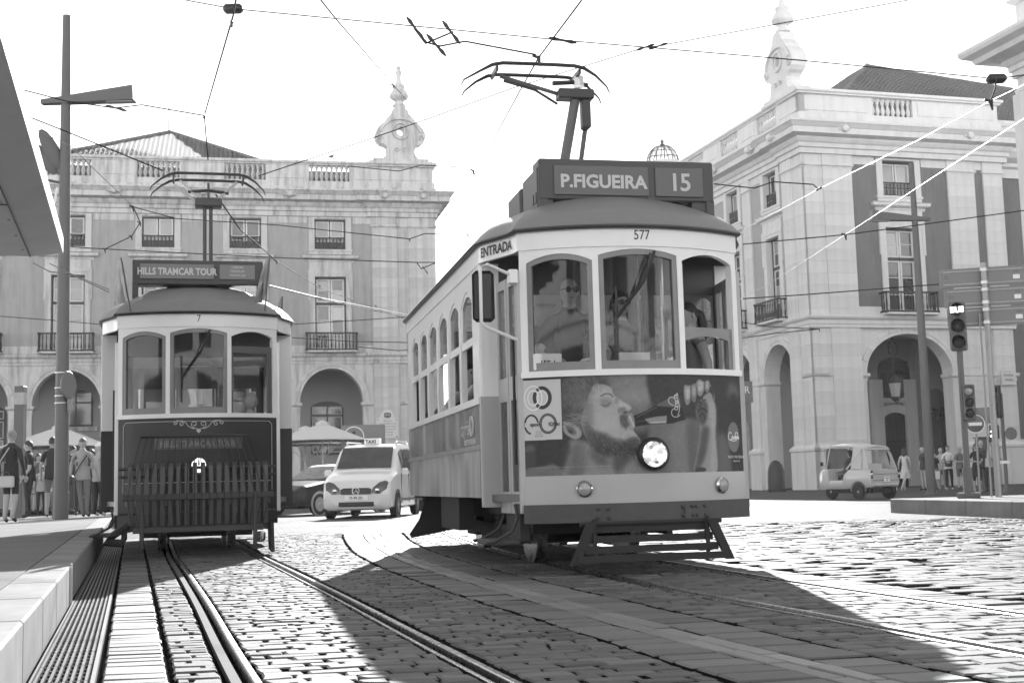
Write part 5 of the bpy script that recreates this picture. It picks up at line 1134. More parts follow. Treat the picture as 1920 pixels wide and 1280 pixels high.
for sg in (-1, 1):
    mb.tube(pin([(0, 1.46), (sg*.03, 1.475), (sg*.07, 1.475), (sg*.12, 1.50), (sg*.15, 1.54), (sg*.19, 1.565), (sg*.22, 1.565)]), .005, 4)
    for cx, cz, r, a0, t in ((.05, 1.525, .042, -1.6, 1.2), (.205, 1.53, .03, 1.2, 1.1), (.275, 1.545, .025, 2.8, 1.1)): mb.tube(pin(spiral(sg*cx, cz, r, a0, t, sg)), .005, 4)
    mb.tube(pin([(sg*.205, 1.56), (sg*.26, 1.57)]), .004, 4)
mb.prism([(-.03, 1.45), (0, 1.42), (.03, 1.45), (0, 1.475)], -.006, .0); mb.build('painted_scroll', M['letter'], T1)
nb = MB(); ribbon(nb, FRONT, FL_-.52, FL_+.52, 1.24, 1.37, .003, .012, 10); nb = nb.build('name_plate', mat("name_plate_paint", .10, .5), T1)
front_text("HILLS TRAMCAR TOUR", .075, 0, 1.265, mat('dull_lettering', .24, .6), nb, sx=.85, off=.016, bold=.003)
hl = MB().lathe([(.05, .02), (.10, 0), (.10, -.08), (.085, -.085)], (0, .0, 1.05), 20, 'y', cap=False).build('headlight', M['board'], T1, smooth=40); MB().lathe([(.085, -.07), (.05, -.09), (.004, -.095)], (0,0,1.05), 16, 'y').build('lens', emit("lit_lamp_glass", .5, .6), hl, smooth=60)
# wooden lifeguard slats folded against the dash, and the wire fender in front
fe = thing('fender', None, None); fe.parent = T1
for k in range(18):
    x = -.78+1.56*k/17; y = FRONT.at(FL_+x*.97, 0)[1]-.30
    MB().grid([[(x+dx, y+dy-.10*t*(1-t)*2+(.10 if i == 5 else 0), .38+z) for dx, dy in ((-.026, 0), (.026, 0), (.026, .025), (-.026, .025))] for i, (t, z) in enumerate(((0, 0), (.2, .14), (.5, .35), (.8, .56), (.95, .66), (1, .70)))], False, True).build('slat', M['wood2'], fe)
for z in (.52, .93, 1.02):
    MB().tube([(*FRONT.at(FL_+s_, .27), z) for s_ in [-.82+1.64*i/12 for i in range(13)]], .018, 5).build('slat_rail', M['board'], fe)
for z, h, xx in ((.70, .055, .86), (.34, .055, .74)): MB().bbox(-xx, xx, -.42, -.38, z-h/1.6, z+h/1.6, .006).build('fender_bar', M['board'], fe)
for s_ in (-1, 1): MB().bbox(s_*.64-.025, s_*.64+.025, -.435, -.395, .14, .74, .006).build('fender_post', M['board'], fe)
MB().tube([(-.66, -.26, 1.375), (.60, -.26, 1.375)], .022, 6).build('fender_top_rail', M['board'], fe)
for k in range(20):
    a = -.66+1.26*k/19; b = -.76+1.50*k/19; c = -.82+1.62*k/19; MB().tube([(a, -.26, 1.375), (b, -.33, 1.0), (c if abs(c) < .8 else math.copysign(.8, c), -.44, .68), (b*.98, -.43, .36)], .006, 4).build('fender_rod', M['iron'], fe)
MB().tube([(-.26, -.12, 1.02), (-.1, -.2, 1.08), (0, -.22, 1.15), (.0, -.18, 1.05)], .012, 5).build('brake_hose', M['blk'], T1)
fo = MB().lathe([(.03, -.06), (.055, -.04), (.06, .04), (.03, .06)], (.72, -.1, .22), 12).build('fog_lamp', M['chrome'], T1, smooth=50)
for s_ in (-1, 1): MB().prism([(-.05, .38), (.5, .38), (.36, .06), (-.2, .04)] if s_ > 0 else [(-.05, .40), (.5, .40), (.5, .22), (-.14, .20)], s_*.86-.02, s_*.86+.02, 'x').build('guard_plate', M['under'], T1)
MB().tube([(-.80, -.1, .40), (-.98, -.2, .28), (-1.06, -.25, .22), (-.86, -.2, .20)], .045, 6).build('sand_pipe', M['under'], T1)
def flag(x, y, z, h, lean, big, tone):
    f = thing('flag', None, None, (x, y, z)); f.parent = T1
    MB().tube([(0, 0, -.05), (lean*h, 0, h)], .010, 5).build('flagstaff', M['wood2'], f)
    g = []
    for i in range(9):
        t = i/8; g.append([(lean*h*(1-t*.9) + (j/6)*big*(t**.8) + .02*math.sin(j*1.7+i*.5), .05*math.sin(j*2.1+i*.35)*t, h*(1-t*.88)-.05*(j/6)*t) for j in range(7)])
    MB().grid(g).build('flag_cloth', tone, f, smooth=60)
fm = [mat("flag_cloth_print", .55, .85, amp=.6, scale=3.2), mat("flag_cloth_dark", .3, .85, amp=.7, scale=4)]
flag(-.80, .14, 2.90, .58, -.20, -.20, fm[0]); flag(.80, .15, 2.92, .62, .10, -.16, fm[1]); flag(1.10, 1.6, 2.9, .36, .06, -.10, fm[1])
MB().bbox(-.35, .1, .30, .55, 1.5, 1.62, .01).build('dashboard', M['wood2'], T1); MB().bbox(-.62, -.42, .24, .28, 1.66, 1.80, .005).build('notice_card', M['paper'], T1)
MB().tube([(.36, .5, 1.6), (.36, .5, 2.7)], .018, 6).build('pole_handrail', M['wood'], T1)
# ------------------------------------------------------------------ vehicles
class Body:
    "car body lofted from cross-sections (y, z bottom, z belt, z top, half width bottom, belt, top); front at y = 0 facing -y"
    def __init__(s, sec): s.a = np.array(sec, float)
    def q(s, y): return [float(np.interp(y, s.a[:,0], s.a[:,i])) for i in range(1, 7)]
    def half(s, y):
        zb, ze, zt, wb, we, wt = s.q(y); k = min(1, max(0, (zt-ze)/.5))
        return [(0, zb), (wb*.88, zb), (wb, zb+.07), (wb+.012, zb+(ze-zb)*.45), (we+.012, zb+(ze-zb)*.8), (we, ze), (we+(wt-we)*.5+.012*k, ze+(zt-ze)*.5), (wt+.02*k, ze+(zt-ze)*.86), (wt-.05, zt-.004-.01*k), (wt*.5, zt+.012), (0, zt+.016)]
    def mesh(s, n=48):
        mb = MB(); ys = np.linspace(s.a[0,0], s.a[-1,0], n); ys = sorted(set(list(ys)+list(s.a[:,0]))); rows = []
        for y in ys: h = s.half(y); rows.append([(x, y, z) for x, z in h] + [(-x, y, z) for x, z in h[-2:0:-1]])
        mb.grid(rows, False, True); mb.add(rows[0], [list(range(len(rows[0])))]); mb.add(rows[-1], [list(range(len(rows[-1])))]); return mb
    def side(s, y0, y1, f0, f1, sg, off=.008, n=8, top=None):
        "glass patch on the flank between belt and roof (fractions f0..f1)"
        mb = MB(); rows = []
        for i in range(n+1):
            y = y0+(y1-y0)*i/n; zb, ze, zt, wb, we, wt = s.q(y); row = []
            for j in range(5):
                f = f0+(f1-f0)*j/4
                if f < .5: x, z = we+(wt-we)*f+.012*f*2, ze+(zt-ze)*f
                else: x, z = we+(wt-we)*.5+.012+((wt+.02)-(we+(wt-we)*.5+.012))*(f-.5)/.36, ze+(zt-ze)*f
                row.append((sg*(x+off), y, z))
            rows.append(row)
        mb.grid(rows); return mb
    def top(s, y0, y1, m=.10, off=.012, n=10):
        "glass patch on the sloping front"
        mb = MB(); rows = []
        for i in range(n+1):
            y = y0+(y1-y0)*i/n; zt, wt = s.q(y)[2], s.q(y)[5]
            rows.append([((wt-m)*k/3, y-off*.8, zt+.016-.004*abs(k)**1.2*.5+off) for k in range(-3, 4)])
        mb.grid(rows); return mb
def car_wheel(par, x, y, r, sg, w=.18):
    o = MB().lathe([(r*.72, -w/2), (r*.93, -w/2), (r, -w/2+.03), (r, w/2-.03), (r*.93, w/2), (r*.66, w/2), (r*.62, w/2-.02)], (0,0,0), 24, 'x').build('wheel', M['rubber'], par, (x, y, r), smooth=40)
    MB().lathe([(r*.64, sg*(w/2-.02)), (r*.58, sg*(w/2-.035)), (r*.2, sg*(w/2-.01)), (r*.16, sg*w/2), (.005, sg*w/2)], (0,0,0), 20, 'x', cap=False).build('rim', M['alu'], o, smooth=40)
    mb = MB()
    for k in range(7): a = k*2*math.pi/7; mb.tube([(sg*(w/2-.02), r*.18*math.cos(a), r*.18*math.sin(a)), (sg*(w/2-.028), r*.58*math.cos(a), r*.58*math.sin(a))], .022, 4)
    mb.build('spokes', M['alu'], o); return o
def plate(par, txt, w, x, y, z, face=-1):
    o = MB().bbox(x-w/2, x+w/2, y-.008, y+.008, z-.055, z+.055, .003).build('number_plate', M['letterw'], par)
    t = text_mb(txt, .065, x, z-.033, sx=.92, depth=.011, bold=.002); t.v = [(x+(v[0]-x)*(-face), y+face*abs(v[1]), v[2]) for v in t.v]; t.build('lettering', M['letterdk'], o); return o

TX = thing('taxi', 'pale van taxi with roof sign, facing us on the road between the two trams', 'taxi', gx(668, 31.0), R(-5.5))
B = Body([(0,.34,.58,.66,.58,.64,.54), (.04,.24,.72,.80,.74,.75,.64), (.12,.20,.84,.90,.82,.81,.70), (.45,.20,.98,1.04,.85,.84,.74), (.80,.20,1.07,1.13,.87,.85,.76), (.9,.20,1.08,1.18,.87,.85,.76), (1.50,.20,1.10,1.72,.87,.86,.72), (1.85,.20,1.10,1.82,.87,.86,.71), (3.2,.20,1.11,1.86,.87,.86,.71), (3.9,.22,1.09,1.77,.86,.85,.64), (4.1,.28,1.02,1.5,.84,.82,.62), (4.19,.36,.9,1.0,.76,.74,.6)])
B.mesh().build('body', M['taxi'], TX, smooth=40)
B.top(.92, 1.53, .075).build('windscreen', mat("screen_glass", .06, .12, spec=.35, amp=.6, scale=2.5), TX, smooth=60)
for sg in (-1, 1):
    for k, (a, b) in enumerate(((1.45, 2.15), (2.22, 3.05), (3.12, 3.85))): B.side(a, b, .06, .82, sg).build('side_window', M['pane'], TX, smooth=60)
    MB().bbox(*sorted((sg*.90, sg*1.06)), 1.16, 1.26, 1.02, 1.20, .03).build('door_mirror', M['taxi'], TX)
    for y in (.78, 3.55): MB().lathe([(.36, 0), (.36, .012), (.30, .014)], (sg*.872 if sg > 0 else -.884, y, .33), 20, 'x').build('wheel_arch', M['blk'], TX); car_wheel(TX, sg*.80, y, .31, sg)
    MB().tube([(sg*.64, 1.8, 1.78), (sg*.64, 2.0, 1.90), (sg*.64, 3.4, 1.92), (sg*.64, 3.7, 1.80)], .022, 6).build('roof_rail', M['alu'], TX, smooth=40)
    for ys_ in (1.28, 2.30, 3.15): MB().box(*sorted((sg*.868, sg*.884)), ys_-.006, ys_+.006, .34, 1.06).build('door_seam', M['blk'], TX)
    MB().box(*sorted((sg*.868, sg*.892)), .95, 3.2, .40, .46).build('side_moulding', M['pole'], TX)
    for y in (1.75, 2.7): MB().bbox(*sorted((sg*.885, sg*.905)), y+.5, y+.66, .96, .99, .005).build('door_handle', M['taxi'], TX)
    hp = [(sg*.36, .60), (sg*.58, .59), (sg*.745, .70), (sg*.775, .86), (sg*.70, .90), (sg*.56, .86), (sg*.42, .74)]
    def ysurf(x, z):
        for i in range(120):
            y = i*.005; zb, ze, zt, wb, we, wt = B.q(y)
            if zt+.012 >= z and (we if z < ze else we+(wt-we)*min(1, (z-ze)/max(.01, zt-ze))) >= abs(x): return y
        return .3
    hl = MB(); n = len(hp); cxz = (sg*.58, .74); ring = [[(cxz[0]+(x-cxz[0])*f, ysurf(cxz[0]+(x-cxz[0])*f, cxz[1]+(z-cxz[1])*f)-.018, cxz[1]+(z-cxz[1])*f) for x, z in hp] for f in (.02, .5, .85, 1.0)]; ring.append([(x, y+.05, z) for x, y, z in ring[-1]]); hl.grid(ring, False, True)
    ho = hl.build('headlight', mat("headlamp_dark", .07, .1, spec=.7), TX, smooth=60); yf = lambda x: ysurf(x, .675)
    MB().lathe([(.05, -.01), (.04, -.02), (.005, -.026)], (sg*.52, yf(.52)-.03, .675), 12, 'y').build('lamp_bulb', M['chrome'], ho, smooth=50)
    MB().bbox(*sorted((sg*.46, sg*.66)), .055, .09, .33, .42, .02).build('fog_recess', M['blk'], TX)
MB().prism([(-.36, .58), (.36, .58), (.38, .70), (.30, .735), (-.30, .735), (-.38, .70)], -.012, .08).build('grille', M['blk'], TX)
gb = MB()
for z in (.61, .645, .68): gb.box(-.36, .36, -.018, -.012, z-.006, z+.006)
gb.build('grille_bar', M['pole'], TX)
em = MB(); em.tube([(.085*math.cos(a), -.03, .66+.085*math.sin(a)) for a in [i*math.pi/12 for i in range(25)]], .010, 5, cap=False)
for k in range(3): a = math.pi/2+k*2*math.pi/3; em.tube([(0, -.03, .66), (.082*math.cos(a), -.03, .66+.082*math.sin(a))], [.020, .004], 4)
em.build('badge', M['chrome'], TX)
MB().bbox(-.44, .44, -.012, .06, .29, .41, .02).build('air_intake', M['blk'], TX)
plate(TX, "73-99-ZD", .56, 0, -.012, .50)
MB().tube([(-.70, .985, 1.09), (-.2, 1.06, 1.155), (.25, 1.0, 1.12)], .012, 4).build('wiper', M['blk'], TX); MB().tube([(.0, .985, 1.09), (.4, 1.04, 1.14), (.68, 1.02, 1.13)], .012, 4).build('wiper', M['blk'], TX)
sg_ = MB().bbox(-.21, .21, 1.98, 2.14, 1.83, 1.99, .025).build('taxi_sign', M['letterw'], TX); t = text_mb("TAXI", .09, -.04, 1.865, bold=.004, depth=.0); t.v = [(v[0], 1.974, v[2]) for v in t.v]; t.build('lettering', M['letterdk'], sg_)
t = text_mb("AUTO TAXIS", .05, 0, 0, depth=.0); t.v = [(v[0], 1.58-.03, 1.68+v[2]*.9) for v in t.v]; t.build('lettering', M['letterw'], TX)
# seats and driver silhouette are behind dark glass

DX = thing('taxi', 'black saloon taxi with a pale roof, half hidden behind the small tour tram', 'taxi', gx(517, 36.0), R(-33))
B2 = Body([(0,.34,.52,.60,.55,.62,.5), (.06,.24,.62,.70,.78,.78,.64), (.3,.2,.78,.84,.84,.82,.70), (1.15,.2,.90,.96,.86,.84,.74), (1.25,.2,.91,.98,.86,.84,.74), (1.95,.2,.93,1.36,.86,.85,.60), (2.2,.2,.94,1.41,.86,.85,.58), (3.0,.2,.94,1.41,.86,.85,.58), (3.65,.22,.94,1.05,.85,.82,.66), (4.3,.26,.90,.96,.83,.78,.66), (4.5,.34,.8,.86,.72,.7,.6)])
B2.mesh().build('body', M['taxidk'], DX, smooth=40)
rf = MB(); rows = []
for y in np.linspace(1.9, 3.2, 10): zb, ze, zt, wb, we, wt = B2.q(y); rows.append([(-wt-.03, y, zt-.10), (-wt+.04, y, zt+.012), (0, y, zt+.03), (wt-.04, y, zt+.012), (wt+.03, y, zt-.10)])
rf.grid(rows).build('roof_panel', M['letterw'], DX, smooth=50)
B2.top(1.27, 1.96, .06).build('windscreen', bpy.data.materials["screen_glass"], DX, smooth=60); B2.top(3.05, 3.62, .06).build('rear_window', bpy.data.materials["screen_glass"], DX, smooth=60)
for sg in (-1, 1):
    for a, b in ((1.75, 2.42), (2.5, 3.25)): B2.side(a, b, .06, .80, sg).build('side_window', M['pane'], DX, smooth=60)
    B2.side(1.3, 1.72, .02, .95, sg, .012).build('windscreen_pillar', M['letterw'], DX)
    MB().bbox(*sorted((sg*.90, sg*1.08)), 1.6, 1.68, .93, 1.06, .02).build('door_mirror', M['taxidk'], DX); MB().bbox(*sorted((sg*.875, sg*.895)), 2.2, 2.36, .83, .86, .004).build('door_handle', M['chrome'], DX)
    for y in (.85, 3.55): MB().lathe([(.36, 0), (.36, .014), (.30, .016)], (sg*.866 if sg > 0 else -.880, y, .32), 20, 'x').build('wheel_arch', M['alu'], DX); car_wheel(DX, sg*.80, y, .31, sg)
    MB().bbox(*sorted((sg*.866, sg*.878)), 1.3, 3.2, .52, .56, .004).build('side_trim', M['alu'], DX)

# three-wheeled taxi seen from behind
TK = thing('three_wheeler', 'pale open three-wheeled taxi with canvas hood, seen from behind near the stone corner', 'three-wheeler', gx(1660, 38.0), R(30))
# local: rear faces -y, front wheel at +y
TK.scale = (.92,)*3; tb = MB(); hw = .66
prof = [(-.05, .36), (-.08, .46), (-.07, .86), (-.04, .93)]
sec = [(-.06, .40, .92, .62), (.0, .38, .95, .66), (.25, .38, .95, .67), (.9, .36, .96, .67), (1.15, .34, .80, .64), (1.2, .34, .62, .62), (1.85, .34, .62, .60), (1.9, .34, .98, .58), (2.3, .34, .98, .46), (2.6, .36, .9, .30), (2.72, .40, .80, .20)]
rows = []
for y, z0, z1, w in sec: rows.append([(-w*.9, y, z0), (-w, y, z0+.1), (-w, y, z1-.08), (-w+.05, y, z1), (0, y, z1+.01), (w-.05, y, z1), (w, y, z1-.08), (w, y, z0+.1), (w*.9, y, z0)])
tb.grid(rows, False, True); tb.add(rows[0], [list(range(9))]); tb.add(rows[-1], [list(range(9))]); tb.build('body', M['tuk'], TK, smooth=35)
for x0, x1, z in ((-.56, .56, .80), (-.56, .56, .60)): MB().box(x0, x1, -.10, -.08, z-.006, z+.006).build('panel_crease', M['blk'], TK)
MB().bbox(-.5, .5, -.13, -.06, .42, .50, .02).build('rear_bumper', M['tuk'], TK)
o = MB().bbox(-.13, .13, -.135, -.12, .55, .71, .004).build('number_plate', M['letterw'], TK)
for w, z in (("74-NO", .64), ("18", .575)): t = text_mb(w, .05, 0, z, depth=.0, bold=.002); t.v = [(v[0], -.138, v[2]) for v in t.v]; t.build('lettering', M['letterdk'], o)
for sg in (-1, 1):
    for z in (.88, .79, .70): MB().lathe([(.042, 0), (.045, -.02), (.03, -.035), (.004, -.038)], (sg*.60, -.075, z), 12, 'y').build('tail_light', M['blk'] if z != .79 else M['chrome'], TK, smooth=50)
    car_wheel(TK, sg*.64, .45, .25, sg, .13)
    ar = MB(); ar.grid([[(sg*(.665), .45+.33*math.cos(a), .27+.33*math.sin(a)), (sg*.70, .45+.34*math.cos(a), .27+.34*math.sin(a))] for a in [i*math.pi/10 for i in range(11)]]); ar.build('wheel_arch', M['tuk'], TK, smooth=60)
    MB().lathe([(.31, 0), (.31, .01)], (sg*.672, .45, .27), 18, 'x').build('wheel_well', M['blk'], TK)
    MB().bbox(*sorted((sg*.50, sg*.58)), .1, .14, .22, .4, .01).build('mud_flap', M['blk'], TK)
    # hoop frames and canvas cheeks
    MB().tube([(sg*.62, .02, .95), (sg*.56, .18, 1.45), (sg*.50, .32, 1.66)], .018, 6).build('hood_frame', M['canvas'], TK); MB().tube([(sg*.60, 1.95, .98), (sg*.57, 1.75, 1.7)], .02, 6).build('hood_frame', M['tuk'], TK)
    MB().grid([[(sg*.63, .0, .96), (sg*.58, .12, 1.3), (sg*.52, .28, 1.66)], [(sg*.64, .30, .96), (sg*.585, .25, 1.3), (sg*.52, .34, 1.66)]]).build('canvas_cheek', M['canvas'], TK)
    MB().tube([(sg*.62, 1.0, .97), (sg*.60, .7, 1.25), (sg*.55, .35, 1.6)], .03, 5).build('canvas_strap', M['canvas'], TK)
car_wheel(TK, 0, 2.35, .25, -1, .12)
hd = []
for y, z, w in ((.22, 1.66, .50), (.35, 1.72, .53), (.9, 1.78, .56), (1.3, 1.80, .57), (1.75, 1.80, .57), (2.0, 1.74, .55)): hd.append([(-w, y, z-.09), (-w+.04, y, z-.02), (0, y, z+.03), (w-.04, y, z-.02), (w, y, z-.09)])
MB().grid(hd).build('canvas_hood', M['canvas'], TK, smooth=50)
MB().tube([(-.56, 1.75, 1.70), (-.5, 1.75, 1.84), (.5, 1.75, 1.84), (.56, 1.75, 1.70)], .035, 6).build('hood_roll', M['canvas'], TK, smooth=40)
MB().grid([[(-.545+.0*i, .30+.04*i, 1.66), (.545, .30+.04*i, 1.66)] if False else [(x*(.56-.03*i), .20+.16*i*.5, 1.58+.10*i) for x in (-1, -.5, 0, .5, 1)] for i in (0, 1)]).build('hood_back_hem', M['canvas'], TK)
for sg in (-1, 1): MB().grid([[(sg*.655, .30+.12*i, .97), (sg*.60, .36+.10*i, 1.32), (sg*.555, .42+.07*i, 1.66)] for i in range(5)]).build('side_canvas', M['canvas'], TK, smooth=60)
MB().bbox(-.55, .55, .55, .68, .85, 1.15, .03).build('rear_seat_back', M['canvas'], TK); MB().bbox(-.3, .3, 1.35, 1.5, .7, 1.2, .04).build('driver_seat', M['seat'], TK)
ws = MB().box(-.52, .52, 2.05, 2.06, 1.0, 1.68).build('windscreen', M['vglass'], TK); MB().tube([(-.54, 2.05, .98), (-.54, 1.98, 1.72), (.54, 1.98, 1.72), (.54, 2.05, .98)], .018, 5).build('screen_frame', M['tuk'], TK)
for sg in (-1, 1): MB().tube([(sg*.55, 2.02, 1.1), (sg*.72, 2.0, 1.15)], .01, 4).build('mirror_arm', M['chrome'], TK); MB().bbox(*sorted((sg*.68, sg*.80)), 1.98, 2.01, 1.1, 1.24, .02).build('mirror', M['blk'], TK)
MB().box(-.4, .4, .1, 1.9, .2, .34).build('chassis', M['under'], TK)
# ------------------------------------------------------------------ people
def head_mb(hs, turn, tilt, c, pitch=0.0):
    "head with brow, nose, lips, chin and ears; returns verts placed at c"
    mb = MB(); rows = []; nU, nV = 20, 14
    for i in range(nV+1):
        th = math.pi*i/nV; row = []
        for k in range(nU):
            ph = 2*math.pi*k/nU; x, y, z = math.sin(th)*math.sin(ph), -math.sin(th)*math.cos(ph), math.cos(th)
            X, Y, Z = x*.076, y*.096+.006, z*.118
            if z < 0: f = 1+z*.30; X *= f; Y = Y*(1+z*.12)-.012*z*z*(1 if y < 0 else -1.5)
            front = max(0, -y)
            if front > .5:
                Y -= .022*math.exp(-((x/.16)**2+((z+.12)/.16)**2)); Y -= .006*math.exp(-((x/.5)**2+((z-.22)/.10)**2)); Y += .010*math.exp(-(((abs(x)-.36)/.16)**2+((z-.06)/.10)**2)); Y -= .008*math.exp(-((x/.25)**2+((z+.48)/.08)**2)); Y -= .010*math.exp(-((x/.25)**2+((z+.82)/.12)**2))
            row.append((X, Y, Z))
        rows.append(row)
    mb.grid(rows, False, True)
    for sg in (-1, 1): mb.lathe([(.012, -.008), (.030, 0), (.026, .008), (.010, .010)], (0,0,0), 8, 'x'); b = len(mb.v)-32; mb.xf(Matrix.Translation((sg*.076, .012, -.005)) @ Matrix.Rotation(sg*.35, 4, 'Z') @ Matrix.Diagonal((1, .8, 1.15, 1)), b)
    return mb
def mxh(hs, turn, tilt, pitch, c): return Matrix.Translation(c) @ Matrix.Rotation(turn, 4, 'Z') @ Matrix.Rotation(pitch, 4, 'X') @ Matrix.Rotation(tilt, 4, 'Y') @ Matrix.Scale(hs, 4)
def person(label, loc, rz, H=1.72, group=None, shirt=.3, sleeve='short', pants=.05, legs='long', shoe=.03, skin=None, girth=1.0, arms=None, leg=None, lean=(0,0), hair='short', hairm='hairdk', turn=0.0, tilt=0.0, pitch=0.0, glasses=False, fem=False, seated=False, cat='person', face=True):
    s = H/1.72; sk = skin or M['skin']; shm, pm, fm_ = cloth("top_%g" % shirt, shirt), cloth("bottom_%g" % pants, pants), cloth("shoe_%g" % shoe, shoe)
    lx, ly = lean
    pel = (0, 0, .93) if not seated else (0, 0, .48); dz = pel[2]-.93; g = girth; sw = .165 if not fem else .145
    V = [("pelvis", pel, .125*g, .105*g), ("waist", (lx*.3, ly*.3, 1.08+dz), (.125 if not fem else .105)*g, .092*g), ("chest", (lx*.7, ly*.7, 1.28+dz), .15*g*(1 if not fem else .9), .105*g), ("base", (lx, ly, 1.435+dz), .085, .07), ("neck", (lx*1.05, ly*1.05-.012, 1.53+dz), .052, .052), ("skull", (lx*1.08, ly*1.08-.02, 1.60+dz), .055, .06)]
    E_ = [(0,1,'top'), (1,2,'top'), (2,3,'top'), (3,4,'skin'), (4,5,'skin')]
    arms = arms or {}; leg = leg or {}
    hands = []
    for sg, nm in ((-1, 'L'), (1, 'R')):
        el, wr = arms.get(nm, ((sg*.235, .03, 1.14), (sg*.25, -.05, .90)))
        b = len(V); V += [("sh", (lx+sg*sw, ly, 1.40+dz), .062*g, .062*g), ("el", (el[0], el[1], el[2]+dz), .041, .041), ("wr", (wr[0], wr[1], wr[2]+dz), .028, .024)]
        u = Vector(wr)-Vector(el); u.normalize(); w = Vector(wr)+u*.055; V.append(("pa", (w.x, w.y, w.z+dz), .034, .022))
        E_ += [(3, b, 'top'), (b, b+1, {'none': 'skin'}.get(sleeve, 'top')), (b+1, b+2, 'top' if sleeve == 'long' else 'skin'), (b+2, b+3, 'skin')]; hands.append((Vector((wr[0], wr[1], wr[2]+dz)), u, sg))
        kn, an, to = leg.get(nm, ((sg*.10, -.02, .49), (sg*.105, .02, .09), (sg*.12, -.13, .035)) if not seated else ((sg*.12, -.42, .50), (sg*.12, -.40, .09), (sg*.12, -.55, .04)))
        b = len(V); V += [("hip", (sg*.085, 0, pel[2]-.05), .092*g, .092*g), ("kn", kn, .060, .062), ("an", an, .040, .042), ("to", to, .038, .028)]
        lt = 'bottom' if legs in ('long', 'short') else 'skin'
        E_ += [(0, b, 'bottom' if legs != 'none' else 'skin'), (b, b+1, lt if legs != 'skirt' else 'bottom'), (b+1, b+2, 'bottom' if legs == 'long' else 'skin'), (b+2, b+3, 'shoe')]
    co = [Vector(v[1])*s for v in V]
    me = bpy.data.meshes.new("sk"); me.from_pydata([tuple(c) for c in co], [(a, b) for a, b, _ in E_], [])
    ob = bpy.data.objects.new("sk", me); COL.objects.link(ob); md = ob.modifiers.new("s", 'SKIN'); md.use_smooth_shade = True
    for i, v in enumerate(V): sv = me.skin_vertices[0].data[i]; sv.radius = (v[2]*s, v[3]*s); sv.use_root = (i == 0)
    sb = ob.modifiers.new("d", 'SUBSURF'); sb.levels = sb.render_levels = 2
    dg = bpy.context.evaluated_depsgraph_get(); dg.update(); ev = bpy.data.meshes.new_from_object(ob.evaluated_get(dg)); bpy.data.objects.remove(ob)
    mb = MB(); vs = [v.co.copy() for v in ev.vertices]; mats = {'skin': 0, 'top': 1, 'bottom': 2, 'shoe': 3}
    segs = [(co[a], co[b], mats[t], (a, b)) for a, b, t in E_]
    A = np.array([q[0] for q in segs]); D = np.array([q[1]-q[0] for q in segs]); L2 = (D**2).sum(1)+1e-9; mi_ = np.array([q[2] for q in segs]); rad = np.array([(V[a][2]+V[b][2])/2*s for a, b, _ in E_])
    fs = [list(p.vertices) for p in ev.polygons]; FC = np.array([list(p.center) for p in ev.polygons])
    t = np.clip(((FC[:,None]-A[None])*D[None]).sum(2)/L2, 0, 1); dist = np.linalg.norm(FC[:,None]-A[None]-t[...,None]*D[None], axis=2)/rad; idx = dist.argmin(1); fm2 = mi_[idx].copy(); tt = t[np.arange(len(idx)), idx]
    upper = np.array([V[a][0] == 'sh' for a, b, _ in E_]); thigh = np.array([V[a][0] == 'hip' for a, b, _ in E_])
    if sleeve == 'short': fm2[upper[idx] & (tt > .72)] = 0
    if legs == 'short': fm2[thigh[idx] & (tt > .85)] = 0
    if sleeve == 'none': fm2[(FC[:,2] > (1.40+dz)*s) & (np.abs(FC[:,0]-lx*s) > .07*s)] = 0
    mb.add(vs, fs); mb.m = [int(i) for i in fm2]; bpy.data.meshes.remove(ev)
    mb.mi = 0; hc = (co[5]+Vector((0, -.005, .045))*s); Mh = mxh(s, turn, tilt, pitch, hc); b = len(mb.v)
    hb = head_mb(s, turn, tilt, hc); mb.add([tuple(Mh @ Vector(p)) for p in hb.v], hb.f)
    for wr, u, sg in hands:                                                 # four fingers and a thumb on each palm
        wr = wr*s; side = u.cross(Vector((0, -1, .2))).normalized(); nrm = side.cross(u).normalized()
        for k, (o_, ln) in enumerate(((-.030, .060), (-.010, .072), (.010, .068), (.028, .052))):
            p0 = wr+(u*.075+side*o_)*s; p1 = p0+(u*ln*.5-nrm*.006)*s; p2 = p1+(u*ln*.42-nrm*.022)*s; mb.tube([p0-u*.02*s, p0, p1, p2], [.010*s, .0095*s, .009*s, .006*s], 5)
        p0 = wr+(u*.03-side*.028*sg)*s; mb.tube([p0, p0+(u*.03-side*.022*sg-nrm*.012)*s, p0+(u*.055-side*.022*sg-nrm*.026)*s], [.012*s, .011*s, .007*s], 5)
    root = mb.build('person', [sk, shm, pm, fm_], None, loc, rz, 60); tag(root, label, cat, group)
    hm = M[hairm]
    def hx(m_, name, mt, sm=60): m_.v = [tuple(Mh @ Vector(p)) for p in m_.v]; return m_.build(name, mt, root, smooth=sm)
    if face:
        for sg in (-1, 1):
            m_ = MB(); m_.lathe([(.004, -.010), (.010, -.006), (.010, .004)], (sg*.029, -.082, .012), 8, 'y'); hx(m_, 'eye', M['blk'])
        m_ = MB(); m_.tube([(-.022, -.083, -.054), (0, -.091, -.056), (.022, -.083, -.054)], .004, 4); hx(m_, 'mouth', mat("lips", .14, .5) if "lips" not in bpy.data.materials else bpy.data.materials["lips"])
    if glasses:
        m_ = MB()
        for sg in (-1, 1):
            m_.lathe([(.005, -.004), (.024, -.003), (.027, 0), (.024, .003)], (sg*.032, -.100, .010), 10, 'y'); m_.tube([(sg*.058, -.096, .015), (sg*.078, -.04, .015), (sg*.08, .01, .012)], .004, 4)
        m_.tube([(-.01, -.102, .016), (.01, -.102, .016)], .004, 4); hx(m_, 'sunglasses', M['blk'])
